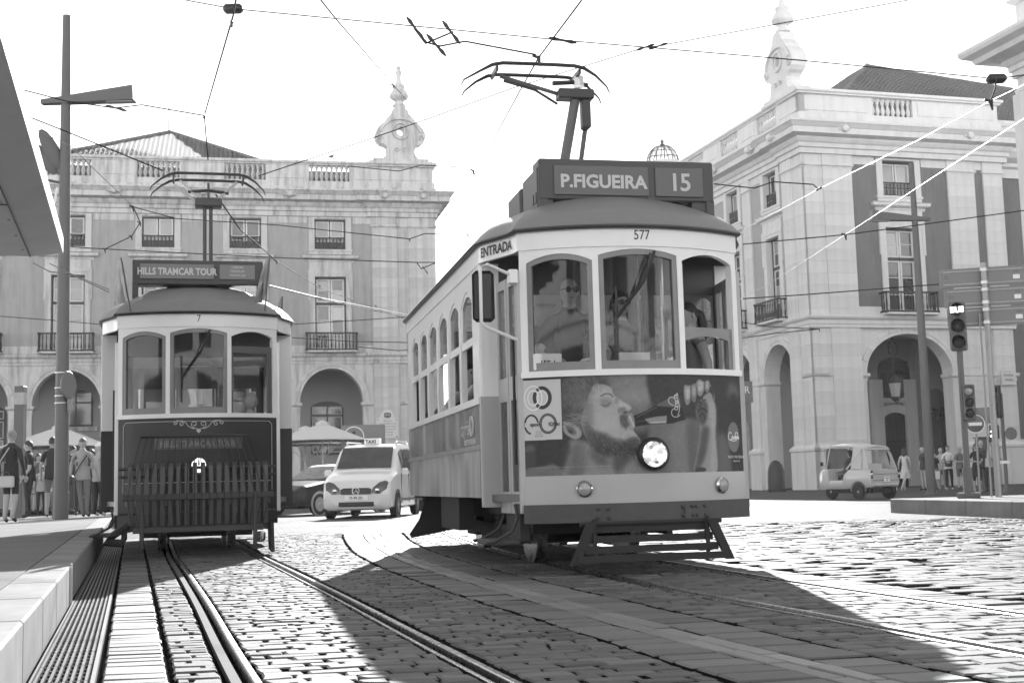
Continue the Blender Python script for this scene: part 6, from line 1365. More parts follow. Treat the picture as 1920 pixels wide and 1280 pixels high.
    if hair != 'bald':
        m_ = MB(); rows = []
        for i in range(8):
            row = []
            for k in range(18):
                ph = 2*math.pi*k/18; fr = .5+.5*math.cos(ph); lim = (1.0+.85*(1-fr)**.8) if hair != 'cap' else (1.15+.2*(1-fr)); th = lim*i/7; r_ = 1.10 + .02*math.sin(5*ph+i)
                row.append((math.sin(th)*math.sin(ph)*.078*r_, (-math.sin(th)*math.cos(ph)*.097+.008)*r_, math.cos(th)*.118*r_))
            rows.append(row)
        m_.grid(rows, False, True); m_.add(rows[0], [list(range(18))]); m_.add(rows[-1], [list(range(18))])
        if hair == 'cap': m_.grid([[(x*.07, -.10-(.07 if j else 0)*(1-abs(x)*.3), .045-(.012 if j else 0)) for j in (0, 1)] for x in (-1, -.5, 0, .5, 1)])
        hx(m_, 'cap' if hair == 'cap' else 'hair', hm)
        if hair in ('long', 'bob'):
            L_ = .36 if hair == 'long' else .17; m_ = MB(); rows = []
            for i in range(7):
                tq = i/6; w = .074+.022*math.sin(math.pi*tq)-.03*tq*tq; rows.append([(w*math.cos(a)*(1.05), .045+.050*(1-.3*tq)*math.sin(a)+.03*tq, .05-L_*tq) for a in [k*2*math.pi/12 for k in range(12)]])
            m_.grid(rows, False, True); m_.add(rows[-1], [list(range(12))]); hx(m_, 'hair', hm)
        if hair == 'bun': m_ = MB(); m_.lathe([(.004, -.05), (.04, -.03), (.048, 0), (.04, .03), (.004, .045)], (0, .10, .05), 10); hx(m_, 'hair', hm)
        if hair == 'pony':
            m_ = MB(); m_.tube([(0, .09, .05), (0, .14, .02), (.01, .16, -.08), (.015, .15, -.22), (.01, .13, -.32)], [.03, .045, .05, .04, .012], 8); hx(m_, 'hair', hm)
    if legs in ('long', 'short') and not seated:
        m_ = MB(); rows = []
        for i in range(5):
            tq = i/4; r_ = (.128+.022*tq)*s*g*(.92 if fem else 1); z_ = (1.14-.30*tq)*s; rows.append([(r_*(1.14+.04*math.sin(5*a+i)*tq)*math.cos(a)+lx*.3*(1-tq)*s, r_*(.86+.04*math.sin(4*a)*tq)*math.sin(a), z_+.012*s*tq*math.sin(3*a)) for a in [k*2*math.pi/20 for k in range(20)]])
        m_.grid(rows, False, True); m_.build('shirt_hem', shm, root, smooth=60)
    if legs in ('skirt', 'dress'):
        m_ = MB(); z0 = (1.06 if legs == 'skirt' else 1.02)*s; z1 = .56*s; rows = []
        for i in range(6):
            tq = i/5; r_ = (.118+.085*tq)*s*g; rows.append([((r_*(1.08+.05*math.sin(6*a)*tq))*math.cos(a)+lx*.2*(1-tq)*s, (r_*(.86+.05*math.sin(6*a)*tq))*math.sin(a), z0+(z1-z0)*tq) for a in [k*2*math.pi/24 for k in range(24)]])
        m_.grid(rows, False, True); m_.build('skirt', pm if legs == 'skirt' else shm, root, smooth=60)
    return root
def bag(root, name, p, size, m, strap=None):
    x, y, z = p; a, b, c = size; o = MB().bbox(x-a/2, x+a/2, y-b/2, y+b/2, z-c/2, z+c/2, min(size)*.25)
    if strap: o.tube(strap, .012, 5)
    return o.build(name, m, root, smooth=40)
GL, GR_ = 'people waiting by the tram stop', 'people standing by the stone arcade'
# by the stop (platform top z = .25)
w = person("blonde woman in a black lace jacket and shorts with a pale handbag, from behind", gx(20, 24.6, .25), R(175), 1.72, GL, shirt=.02, sleeve='long', pants=.02, legs='short', shoe=.02, fem=True, hair='bun', hairm='hairlt', leg={'L': ((-.07, -.03, .49), (-.06, .06, .11), (-.08, -.08, .035)), 'R': ((.08, .0, .49), (.10, .03, .09), (.12, -.12, .035))})
hb = thing('handbag', 'pale leather handbag hanging from the shoulder of the blonde woman', 'handbag', (gx(8, 24.4)[0], 24.4, 1.02), R(10)); MB().bbox(-.17, .17, -.05, .05, -.10, .12, .025).build('bag_body', M['tuk'], hb); MB().tube([(-.12, 0, .12), (-.1, .02, .4), (.05, .08, .66)], .012, 5).build('strap', M['tuk'], hb); MB().tube([(-.09, -.03, .12), (-.06, -.03, .19), (.06, -.03, .19), (.09, -.03, .12)], .01, 5).build('handle', M['seat'], hb)
person("heavy man in black T-shirt and black trousers, side on, hands low", gx(53, 29.0, .25), R(-65), 1.70, GL, shirt=.02, pants=.02, girth=1.28, hair='short', hairm='hairdk', turn=R(-25), arms={'L': ((-.24, .03, 1.12), (-.22, -.16, .93)), 'R': ((.26, .0, 1.12), (.2, -.14, .92))})
person("child in pale jumper and dark trousers beyond the heavy man", gx(77, 33, .25), R(190), 1.25, GL, shirt=.32, sleeve='long', pants=.02, hair='short')
person("man in black shirt and grey shorts partly behind the tall lamp post", gx(97, 29.8, .25), R(185), 1.80, GL, shirt=.03, pants=.16, legs='short', hair='short')
a = person("man in grey T-shirt and jeans with a shoulder bag, from behind, beside the lamp post", gx(155, 28.4, .25), R(180), 1.70, GL, shirt=.30, pants=.17, hair='cap', hairm='pole', leg={'L': ((-.09, -.02, .49), (-.10, .03, .09), (-.13, -.1, .035)), 'R': ((.06, -.03, .49), (-.02, .05, .09), (.0, -.1, .035))}, arms={'L': ((-.27, -.02, 1.16), (-.30, -.12, .92)), 'R': ((.28, -.08, 1.2), (.16, -.25, 1.3))}, lean=(.02, 0))
MB().tube([(-.13, .13, 1.36), (.02, .15, 1.15), (.18, .12, .88)], .013, 5).build('bag_strap', M['blk'], a); bag(a, 'shoulder_bag', (.24, .05, .82), (.1, .2, .2), M['seat'])
person("curly-haired man mostly hidden behind the man in the grey T-shirt", gx(153, 30.6, .25), R(20), 1.78, GL, shirt=.10, pants=.04, hair='short')
person("woman in white beret and grey patterned jacket with black trousers", gx(184, 29.2, .25), R(150), 1.62, GL, shirt=.36, sleeve='long', pants=.02, fem=True, hair='cap', hairm='paper', turn=R(-40), shoe=.4, arms={'L': ((-.2, -.05, 1.15), (-.08, -.2, 1.25)), 'R': ((.24, .0, 1.15), (.12, -.2, 1.15))})
person("slim man in dark clothes deep in the crowd beyond the heavy man", gx(36, 34, .25), R(30), 1.76, GL, shirt=.04, sleeve='long', pants=.05)
person("woman in mid-grey dress in the crowd between the heavy man and the lamp post", gx(70, 37, .25), R(60), 1.66, GL, shirt=.14, legs='dress', fem=True, hair='bob')
person("man in dark jacket just past the lamp post, behind the grey T-shirt", gx(134, 34, .25), R(100), 1.74, GL, shirt=.05, sleeve='long', pants=.08)
person("short woman in black beside the woman in the white beret", gx(172, 33, .25), R(-30), 1.60, GL, shirt=.03, sleeve='long', pants=.03, fem=True, hair='bob')
# by the arcade
person("long-haired woman in a pale sleeveless dress striding away past the three-wheeler", gx(1700, 50), R(150), 1.66, GR_, shirt=.55, sleeve='none', legs='dress', fem=True, hair='long', hairm='hairdk', shoe=.4, leg={'L': ((-.02, .18, .52), (.06, .42, .16), (.08, .36, .05)), 'R': ((.10, -.20, .52), (.1, -.25, .09), (.1, -.4, .04))}, face=False)
person("man in dark shirt and pale shorts half behind the slim lamp post", gx(1735, 53), R(-70), 1.74, GR_, shirt=.05, pants=.33, legs='short', hair='bald')
a = person("woman in dark clothes holding a white shopping bag, in a small group", gx(1757, 53), R(-60), 1.55, GR_, shirt=.03, pants=.03, legs='short', fem=True, hair='short', turn=R(-20))
sb_ = thing('shopping_bag', 'white paper shopping bag carried by the woman in dark clothes', 'bag', (gx(1759, 52.7)[0], 52.7, .62)); MB().bbox(-.12, .12, -.05, .05, -.16, .16, .01).build('bag_body', M['paper'], sb_); MB().tube([(-.06, 0, .16), (0, 0, .27), (.06, 0, .16)], .008, 4).build('handle', M['paper'], sb_)
person("grey-haired man in pale shirt and beige trousers in the small group", gx(1769, 54), R(-20), 1.70, GR_, shirt=.42, pants=.30, hair='short', hairm='hairgr', shoe=.3, turn=R(30))
a = person("dark-haired man in white shirt and black shorts holding a camera bag", gx(1782, 52.5), R(-15), 1.76, GR_, shirt=.6, pants=.02, hair='short', turn=R(15), shoe=.4, arms={'L': ((-.25, -.05, 1.15), (-.06, -.22, 1.12)), 'R': ((.25, -.05, 1.15), (.06, -.22, 1.12))}); bag(a, 'camera_bag', (0, -.16, 1.08), (.3, .12, .24), M['seat'], [(-.12, .05, 1.42), (-.1, -.16, 1.1)])
person("person in patterned clothes and a cap beside the traffic signal post", gx(1804, 52), R(10), 1.70, GR_, shirt=.14, pants=.10, legs='short', hair='cap', hairm='hairgr', girth=1.1, arms={'L': ((-.25, -.05, 1.15), (-.06, -.2, 1.15)), 'R': ((.25, -.05, 1.15), (.06, -.2, 1.15))})
person("woman in black dress and sunglasses with folded arms, beside two men", gx(1835, 45.5), R(-5), 1.66, GR_, shirt=.03, sleeve='short', legs='skirt', pants=.02, fem=True, hair='long', glasses=True, shoe=.3, arms={'L': ((-.22, -.02, 1.16), (.0, -.2, 1.1)), 'R': ((.22, -.02, 1.16), (.05, -.22, 1.06))})
person("balding man in dark jacket standing behind the woman in the black dress", gx(1846, 46.5), R(-15), 1.80, GR_, shirt=.06, sleeve='long', pants=.04, hair='bald', turn=R(20))
person("man in pale polo shirt and black trousers bending his head over the group", gx(1859, 45), R(65), 1.78, GR_, shirt=.45, pants=.02, hair='short', pitch=R(18), lean=(0, -.06), arms={'L': ((-.24, -.1, 1.14), (-.14, -.3, 1.12)), 'R': ((.24, -.1, 1.15), (.12, -.32, 1.1))})
# on the trams: local tram coordinates turned into the square's
def on_tram(T, x, y, z, a): 
    c, s_ = math.cos(T.rotation_euler.z), math.sin(T.rotation_euler.z); return (T.location.x+x*c-y*s_, T.location.y+x*s_+y*c, z), T.rotation_euler.z+a
p, r = on_tram(T0, -.42, .72, .66, R(0)); person("driver of the big tram in black top and sunglasses behind the first pane", p, r, 1.80, 'people on the big tram', shirt=.03, sleeve='short', hair='bald', glasses=True, arms={'L': ((-.3, -.08, 1.12), (-.22, -.3, 1.06)), 'R': ((.3, -.08, 1.12), (.22, -.3, 1.04))})
p, r = on_tram(T0, .06, .80, .66, R(8)); person("smiling long-haired woman in sunglasses standing inside the big tram", p, r, 1.70, 'people on the big tram', shirt=.22, sleeve='short', fem=True, hair='long', glasses=True)
p, r = on_tram(T0, .66, .66, .66, R(-75)); person("woman with dark ponytail in profile at the lowered window of the big tram", p, r, 1.58, 'people on the big tram', shirt=.18, sleeve='none', legs='dress', fem=True, hair='pony')
p, r = on_tram(T0, .45, 3.1, .72, R(160)); person("added tall passenger in dark clothes blocking the bright far window of the big tram", p, r, 1.78, 'people on the big tram', shirt=.03, sleeve='long', hair='short', face=False)  # extra passenger put in to block daylight showing through the saloon
p, r = on_tram(T0, -.35, 4.3, .72, R(60)); person("added passenger in grey jacket blocking bright windows at the far end of the big tram", p, r, 1.70, 'people on the big tram', shirt=.10, sleeve='long', hair='short', face=False)  # second added passenger, also there to darken the see-through side windows
p, r = on_tram(T0, -.86, 2.35, .72, R(30)); person("passenger in pale shirt with an elbow out of a side window of the big tram", p, r, 1.70, 'people on the big tram', shirt=.5, seated=True, arms={'L': ((-.36, -.1, 1.27), (-.14, -.32, 1.25)), 'R': ((.24, 0, 1.2), (.2, -.2, 1.1))})
p, r = on_tram(T0, -.86, 3.35, .72, R(20)); person("passenger with a bare forearm on the window sill further back in the big tram", p, r, 1.70, 'people on the big tram', shirt=.36, seated=True, arms={'L': ((-.36, -.1, 1.25), (-.22, -.36, 1.23)), 'R': ((.24, 0, 1.2), (.2, -.2, 1.1))})
p, r = on_tram(T1, .62, .78, .66, R(20)); person("driver of the small tour tram with bowed grey head at the lowered window", p, r, 1.66, None, shirt=.05, sleeve='long', hair='short', hairm='hairgr', pitch=R(35), seated=True, face=False)
_p = TK.matrix_world @ Vector((0, 0, 0)); _c, _s = math.cos(TK.rotation_euler.z), math.sin(TK.rotation_euler.z)
person("dark-haired driver sitting in the three-wheeler", (TK.location.x-.92*1.42*_s, TK.location.y+.92*1.42*_c, .22), TK.rotation_euler.z+math.pi, 1.66, None, shirt=.06, pants=.05, seated=True, hair='bob', face=False, arms={'L': ((-.24, -.1, 1.15), (-.2, -.36, 1.1)), 'R': ((.24, -.1, 1.15), (.2, -.36, 1.1))})
# ------------------------------------------------------------------ street furniture
def street_lamp(loc, rz, label, side, extras):
    t = thing('street_lamp', label, 'street lamp', loc, rz, 'slim street lamps with a wedge arm'); 
    MB().tube([(0, 0, 0), (0, 0, 4.2), (0, 0, 8), (0, 0, 11.15)], [.155, .135, .115, .085], 12).build('post', M['pole'], t, smooth=40)
    MB().lathe([(.24, 0), (.24, .03), (.18, .05), (.16, .12)], (0,0,0), 12).build('base_flange', M['pole'], t)
    # wedge-shaped arm: thick at the lamp end
    mb = MB(); s = side
    mb.add([(-.52*s, -.09, 9.17), (-.52*s, .09, 9.17), (-.52*s, .09, 9.26), (-.52*s, -.09, 9.26), (1.50*s, -.16, 9.19), (1.50*s, .16, 9.19), (1.48*s, .14, 9.52), (1.48*s, -.14, 9.52)], [(0,1,2,3), (4,5,6,7), (0,1,5,4), (1,2,6,5), (2,3,7,6), (3,0,4,7)]); a = mb.build('lamp_arm', M['pole'], t)
    MB().box(*sorted((.9*s, 1.46*s)), -.10, .10, 9.165, 9.19).build('lamp_glass', M['lens'], a)
    if extras:
        for z in (3.32, 3.0, 2.83, 2.68): MB().lathe([(.15, -.012), (.158, -.01), (.158, .01), (.15, .012)], (0, 0, z), 14).build('clamp_band', M['alu'], t)
        d = MB().lathe([(.004, -.02), (.28, -.02), (.30, 0), (.28, .02), (.004, .02)], (.20, -.1, 3.05), 24, 'x').build('round_sign', M['signback'], t, smooth=40); d.rotation_euler = (0, 0, R(-12))
        MB().box(.16, .24, -.14, -.06, 2.5, 2.75).build('small_sign', M['signback'], t)
        # pair of floodlights high on the post
        for ang, sz, dx in ((R(28), .52, -.28), (R(38), .42, -.42)):
            o = MB().lathe([(.004, -.05), (.10, -.04), (.16, 0), (.13, .05), (.004, .06)], (0,0,0), 14, 'y'); o.v = [(x, y, z*sz*6) for x, y, z in o.v]; o.build('floodlight', M['pole'], t, (dx, -.05, 8.15 if sz > .5 else 7.95), 0, 50, (0, -ang, R(20)))
        MB().tube([(-.4, 0, 7.5), (-.2, -.02, 7.45), (0, 0, 7.4)], .03, 5).build('floodlight_bracket', M['pole'], t)
        MB().tube([(-.12, -.1, 7.3), (-.17, -.12, 7.0), (-.30, -.2, 6.6), (-.42, -.28, 6.45)], .03, 5).build('white_cable', M['paper'], t, smooth=50)
    return t
street_lamp(gx(114, 27.0), 0, 'tall slim lamp post with clamps, floodlights and round sign on the tram platform', 1, True)
street_lamp(gx(1748, 42.5), R(4), 'tall slim lamp post with bare shaft and wedge arm before the stone corner building', -1, False)

def signal_lens(par, x, y, z, r, lit=None):
    h = MB().lathe([(r*1.06, 0), (r*1.12, -.02), (r*1.10, -.03)], (x, y, z), 20, 'y', cap=False); rows = []
    for k in range(17):
        a = -.55+k*(math.pi+1.1)/16; rows.append([(x+r*1.08*math.cos(a), y, z+r*1.08*math.sin(a)), (x+r*1.04*math.cos(a), y-.22*max(.25, .5+.5*math.sin(a)), z+r*1.0*math.sin(a))])
    h.grid(rows); h.build('visor', M['blk'], par, smooth=60)
    MB().lathe([(r, .0), (r*.7, -.02), (.004, -.03)], (x, y, z), 18, 'y').build('lens', M['blk'], par, smooth=60)
    if lit: t = text_mb(lit, .10, x, z-.05, bold=.006); t.v = [(v[0], y-.035, v[2]) for v in t.v]; t.build('lit_word', emit("lit_word", 2.0), par)
SG = thing('traffic_signal', 'tram signal on a post with lit word BUS, a smaller signal below', 'traffic signal', gx(1818, 23.4, .262), R(-22))
MB().tube([(0, 0, 0), (0, 0, 2.75)], .055, 12).build('post', M['pole'], SG, smooth=40); MB().bbox(-.20, .20, -.16, .16, 0, .10, .02).build('post_foot', M['pole'], SG); MB().tube([(0, 0, .1), (0, 0, .55)], .085, 12).build('post_collar', M['pole'], SG, smooth=40)
hd = MB().bbox(-.15, .15, -.14, .06, 2.68, 3.58, .03).build('signal_head', M['pole'], SG)
for k, z in enumerate((3.43, 3.13, 2.83)): signal_lens(hd, .01, -.14, z, .115, "BUS" if k == 0 else None)
for z in (2.98, 3.28): MB().box(-.152, .152, -.142, .062, z-.004, z+.004).build('head_joint', M['blk'], hd)
h2 = MB().bbox(.02, .22, -.16, -.02, 1.40, 2.05, .02).build('small_signal_head', M['pole'], SG)
for z in (1.93, 1.73, 1.53): MB().lathe([(.085, 0), (.09, -.02), (.08, -.05)], (.12, -.16, z), 14, 'y', cap=False).build('visor', M['blk'], h2, smooth=50); MB().lathe([(.075, 0), (.004, -.015)], (.12, -.16, z), 14, 'y', cap=False).build('lens', M['blk'] if z < 1.9 else M['lens'], h2)
PN_ = thing('direction_sign', 'three big direction panels seen from the back, on a galvanised post', 'road sign', gx(1874, 23.7, .262), R(-14))
MB().tube([(0, 0, 0), (0, 0, 4.35)], .057, 12).build('post', M['polel'], PN_, smooth=40); MB().tube([(-.12, .02, 0), (-.12, .02, 3.4)], .02, 6).build('side_rod', M['polel'], PN_)
for k in range(3):
    z = 4.28-k*.375; a = -.78+.09*(k == 2)+.06*(k == 1); p = MB().bbox(a, .78, .075, .095, z-.36, z, .004).build('sign_panel', M['signback'], PN_)
    for zz in (z-.06, z-.30): MB().bbox(a+.06, .70, .062, .076, zz-.014, zz+.014, .004).build('panel_rail', M['polel'], p)
    for t_, zz in (("CML", z-.13),): t = text_mb(t_, .035, .58, zz, depth=0); t.v = [(v[0], .072, v[2]) for v in t.v]; t.build('lettering', M['letterdk'], p)
    for i, tx in enumerate(("32011", "2016-A")): t = text_mb(tx, .022, a+.12, z-.15-i*.035, depth=0); t.v = [(v[0], .072, v[2]) for v in t.v]; t.build('lettering', M['letterdk'], p)
    MB().box(.52, .64, .071, .075, z-.25, z-.17).build('sticker', M['paper'], p)
    for zz in (z-.06, z-.30): MB().lathe([(.068, -.03), (.072, -.028), (.072, .028), (.068, .03)], (0, 0, zz), 12).build('clamp', M['alu'], p)
NE = thing('no_entry_sign', 'round no-entry sign on a thin post with a plain panel back beside it', 'road sign', gx(1839, 44), R(-30))
MB().tube([(0, 0, 0), (0, 0, 2.9)], .035, 8).build('post', M['polel'], NE); d = MB().lathe([(.004, -.03), (.29, -.03), (.32, -.02), (.32, .0), (.004, .0)], (0, -.03, 2.35), 28, 'y').build('sign_disc', mat("no_entry_face", .09, .4), NE, smooth=40)
MB().box(-.22, .22, -.068, -.06, 2.29, 2.40).build('white_bar', M['letterw'], d); MB().lathe([(.29, -.062), (.32, -.062)], (0, -.0, 2.35), 28, 'y', cap=False).build('rim', M['letterw'], d); MB().bbox(-.02, .55, .04, .06, 2.35, 2.90, .01).build('panel_back', M['signback'], NE)
PS = thing('pedestrian_signal', 'pedestrian and vehicle signal side-on with lit walking figure, beyond the sign post', 'traffic signal', gx(1890, 41), R(-55))
MB().tube([(0, 0, 0), (0, 0, 3.2)], .06, 10).build('post', M['pole'], PS, smooth=40); MB().lathe([(.13, 0), (.13, .06), (.09, .15), (.06, .3)], (0,0,0), 10).build('post_foot', M['pole'], PS)
hd = MB().bbox(-.14, .14, -.34, -.14, 2.4, 3.45, .03).build('signal_head', M['blk'], PS)
for z in (3.3, 3.05, 2.8, 2.55): signal_lens(hd, 0, -.34, z, .09)
h2 = MB().bbox(-.42, -.15, -.15, .05, 1.75, 2.2, .03).build('walk_head', M['blk'], PS)
mn = MB(); mn.lathe([(.004, -.03), (.025, 0), (.004, .03)], (-.28, -.16, 2.1), 8); mn.tube([(-.28, -.16, 2.07), (-.28, -.16, 1.95), (-.24, -.16, 1.82)], .018, 5); mn.tube([(-.28, -.16, 1.95), (-.33, -.16, 1.82)], .018, 5); mn.tube([(-.34, -.16, 1.98), (-.28, -.16, 2.05), (-.23, -.16, 1.97)], .012, 4); mn.build('lit_figure', emit("lit_figure", 4.0), h2)
MB().bbox(-.22, .22, -.1, -.08, .95, 1.05, .005).build('small_plate', M['paper'], PS); MB().lathe([(.004, -.02), (.20, -.02), (.20, .02), (.004, .02)], (.28, .0, 1.9), 18, 'y').build('round_sign', M['pole'], PS)
SP = thing('pillar_box', 'squat dark utility cabinet on the pavement behind the couple', 'cabinet', gx(1852, 48), R(10)); MB().bbox(-.28, .28, -.2, .2, 0, 1.95, .03).build('cabinet_body', M['pole'], SP); MB().bbox(-.31, .31, -.23, .23, 1.95, 2.0, .01).build('cabinet_cap', M['pole'], SP)
BO = thing('bollard', 'dark rounded bollard at the foot of the narrow arch', 'bollard', gx(1457, 62)); MB().lathe([(.42, 0), (.42, .5), (.40, 1.0), (.33, 1.25), (.2, 1.45), (.02, 1.52)], (0,0,0), 16).build('bollard_body', M['blk'], BO, smooth=50); MB().lathe([(.46, 0), (.46, .12), (.43, .15)], (0,0,0), 16).build('bollard_foot', M['iron'], BO)
PT = thing('potted_palm', 'potted palm in the shade under the wide arch', 'plant', (24.15, 72.6, 0)); MB().lathe([(.28, 0), (.34, .5), (.38, .55), (.36, .6)], (0,0,0), 12).build('pot', M['stoneR'], PT, smooth=40); MB().tube([(0, 0, .5), (.03, 0, 2.2), (0, .02, 3.9)], [.10, .07, .06], 7).build('trunk', M['wood2'], PT)
lf = MB()
for k in range(26):
    a = k*2.4; r_ = .5+.5*((k*7) % 10)/10; up = .9-.05*k; L_ = [(0, 0, 3.85), (r_*.5*math.cos(a), r_*.5*math.sin(a), 4.0+up*.5), (r_*math.cos(a), r_*math.sin(a), 3.9+up*.45), (r_*1.3*math.cos(a), r_*1.3*math.sin(a), 3.65+up*.2)]
    for i in range(3):
        p, q = Vector(L_[i]), Vector(L_[i+1]); n = Vector((-math.sin(a), math.cos(a), 0))*(.10 if i < 2 else .06); lf.add([p-n, p+n, q+n*.8, q-n*.8], [(0,1,2,3)])
lf.build('fronds', M['leaf'], PT)
# lantern hanging under the wide arch
LN = thing('hanging_lantern', 'ornate iron lantern hanging under the wide stone arch', 'lantern', (20.35, 68.2, 0), R(16)); t = MB()
for sg in (-1, 1):
    t.tube([(sg*(.05+.22*math.sin(a)), 0, 7.35+.35*math.cos(a)) for a in [i*.35 for i in range(9)]], .035, 5); t.tube([(sg*(.20+.11*math.cos(a)), 0, 7.55+.11*math.sin(a)) for a in [i*.6 for i in range(11)]], .025, 4); t.tube([(sg*(.12+.10*math.cos(a)), 0, 6.75+.10*math.sin(a)) for a in [i*.6 for i in range(11)]], .025, 4)
    t.tube([(0, 0, 6.4), (sg*.25, 0, 6.2), (sg*.42, 0, 5.8), (sg*.40, 0, 5.2), (sg*.28, 0, 4.9)], .035, 5)
t.tube([(0, 0, 7.95), (0, 0, 6.0)], .03, 5); t.build('bracket', M['iron'], LN)
MB().lathe([(.10, 4.55), (.20, 4.65), (.22, 4.75), (.36, 5.55), (.34, 5.6), (.2, 5.85), (.06, 6.0)], (0,0,0), 6).build('lantern_frame', M['iron'], LN); MB().lathe([(.23, 4.78), (.355, 5.5)], (0, -.015, 0), 6).build('lantern_glass', M['curtain'], LN); MB().tube([(-.45, 0, 4.85), (0, -.1, 4.45), (.45, 0, 4.85)], .03, 5).build('lantern_cradle', M['iron'], LN)
# hanging shop boards under the narrow arches
for px, py, rz, lab, words, tone, w, h, z in ((11.75, 66.5, 16, 'grey shop board lettered NOR.. hanging inside the narrow arch', ("NOR",), 'signback', 1.5, 1.1, 4.6), (8.55, 63.5, 16, 'dark restaurant board with white lettering at the tram edge', ("P", "RESTA"), 'taxidk', 1.2, 3.2, 3.0)):
    t = thing('shop_sign', lab, 'shop sign', (px, py, 0), R(rz)); o = MB().bbox(-w/2, w/2, -.05, .05, z, z+h, .02).build('sign_board', M[tone], t)
    for i, wd in enumerate(words): q = text_mb(wd, .38 if len(words) == 1 or i == 0 else .26, 0, z+h-.62-i*.9, depth=.055); q.build('lettering', M['letterw'], o)
    MB().tube([(-.6, 0, z+h+.04), (.6, 0, z+h+.04)], .025, 5).build('sign_bracket', M['iron'], t); MB().tube([(0, 0, z+h), (0, 0, z+h+.5)], .02, 5).build('hanger', M['iron'], t)
# terrace parasols
def parasol(x, y, hw, zr, za, label):
    t = thing('parasol', label, 'parasol', gx(x, y), R(8), 'square terrace parasols'); c = [(-hw, -hw), (hw, -hw), (hw, hw), (-hw, hw)]
    for i in range(4):
        a, b = c[i], c[(i+1) % 4]; m = ((a[0]+b[0])/2*1.0, (a[1]+b[1])/2*1.0); rows = []
        for j in range(7):
            q = j/6; rows.append([((a[0]+(b[0]-a[0])*k/6)*q, (a[1]+(b[1]-a[1])*k/6)*q, za-(za-zr)*q+.0*k - (.05*q*math.sin(math.pi*k/6))*(-1)) for k in range(7)])
        rows.append([(x_*1.0, y_*1.0, z_-.04) for x_, y_, z_ in rows[-1]]); MB().grid(rows).build('canopy_panel', M['parasol'], t, smooth=30)
    MB().lathe([(.30, za-.10), (.28, za-.02), (.12, za+.07), (.02, za+.1)], (0,0,0), 8).build('vent_cap', M['parasol'], t, smooth=40); MB().tube([(0, 0, 0), (0, 0, za)], .035, 8).build('pole', M['sash'], t); r = MB()
    for k in range(8): a = k*math.pi/4+.39; r.tube([(0, 0, zr-.75), (hw*.62*math.cos(a), hw*.62*math.sin(a), zr+.18)], .015, 4)
    r.build('rib', M['sash'], t); MB().bbox(-.35, .35, -.35, .35, 0, .08, .02).build('foot', M['concrete'], t)
parasol(111, 48.5, 1.75, 2.55, 3.35, 'pale terrace parasol above the people waiting at the stop')
parasol(606, 54.0, 1.75, 2.72, 3.5, 'nearer pale terrace parasol behind the black saloon taxi'); parasol(573, 58.5, 1.75, 2.72, 3.5, 'second pale parasol, peeping out behind the first one by the black saloon')
IS = thing('information_sign', 'grey information panel with a round letter i above the van taxi roof', 'sign', (-6.75, 57, 0), R(4)); o = MB().bbox(-.95, 1.0, -.05, .05, 1.6, 3.5, .03).build('sign_board', M['signback'], IS)
MB().lathe([(.42, -.06), (.46, -.06), (.46, -.05)], (-.38, 0, 2.98), 24, 'y', cap=False).build('ring', M['letterw'], o); q = text_mb("i", .62, -.38, 2.66, bold=.03, depth=.06); q.build('lettering', M['letterdk'], o)
for x in (-.7, .75): MB().tube([(x, 0, 0), (x, 0, 1.65)], .04, 6).build('leg', M['polel'], IS)
# terrace clutter under the parasol: board, black post, tables
FP = thing('flower_board', 'dark patterned display board on the terrace beyond the heavy man', 'display board', (-16.2, 47, 0), R(10)); o = MB().bbox(-.9, .9, -.04, .04, .3, 2.0, .02).build('board', M['wood2'], FP)
for x in (-.8, .8): MB().box(x-.03, x+.03, -.2, .2, 0, .3).build('leg', M['iron'], FP)
pt = MB()
for k in range(34): x, z, r_ = RNG.uniform(-.8, .8), RNG.uniform(.5, 1.9), RNG.uniform(.03, .08); pt.lathe([(.004, -.05), (r_, -.045)], (x, 0, z), 7, 'y', cap=False)
pt = pt.build('printed_flowers', M['letter'], o); pt['kind'] = 'stuff'
MBp = thing('bin_post', 'black litter post with pale dots near the lamp post foot', 'litter bin', (-9.95, 27.9, .25)); MB().lathe([(.09, 0), (.10, .55), (.09, .72), (.05, .78)], (0,0,0), 12).build('post_body', M['blk'], MBp, smooth=40); MB().box(-.02, .02, -.105, -.09, .3, .5).build('dots', M['letterw'], MBp)
GP = thing('totem_post', 'dark square totem with a pale top band beside the blonde woman', 'post', (-11.5, 29.8, .25)); MB().bbox(-.11, .11, -.11, .11, 0, 3.05, .01).build('post_shaft', M['pole'], GP); MB().box(-.115, .115, -.115, .115, 2.62, 2.9).build('band', M['polel'], GP)
for k, (x, y) in enumerate(((-17.5, 46), (-15.2, 46.6), (-19.2, 46.4))):
    t = thing('cafe_table', ('round cafe table under the parasol, behind the man in black', 'round cafe table behind the man in the grey T-shirt', 'round cafe table at the picture edge behind the blonde woman')[k], 'table', (x, y, 0), 0, 'cafe tables on the terrace'); MB().lathe([(.40, .72), (.42, .735), (.40, .75)], (0,0,0), 18).build('table_top', M['alu'], t); MB().tube([(0, 0, .02), (0, 0, .72)], .035, 8).build('table_leg', M['iron'], t); MB().lathe([(.26, 0), (.25, .03), (.04, .06)], (0,0,0), 14).build('table_foot', M['iron'], t)
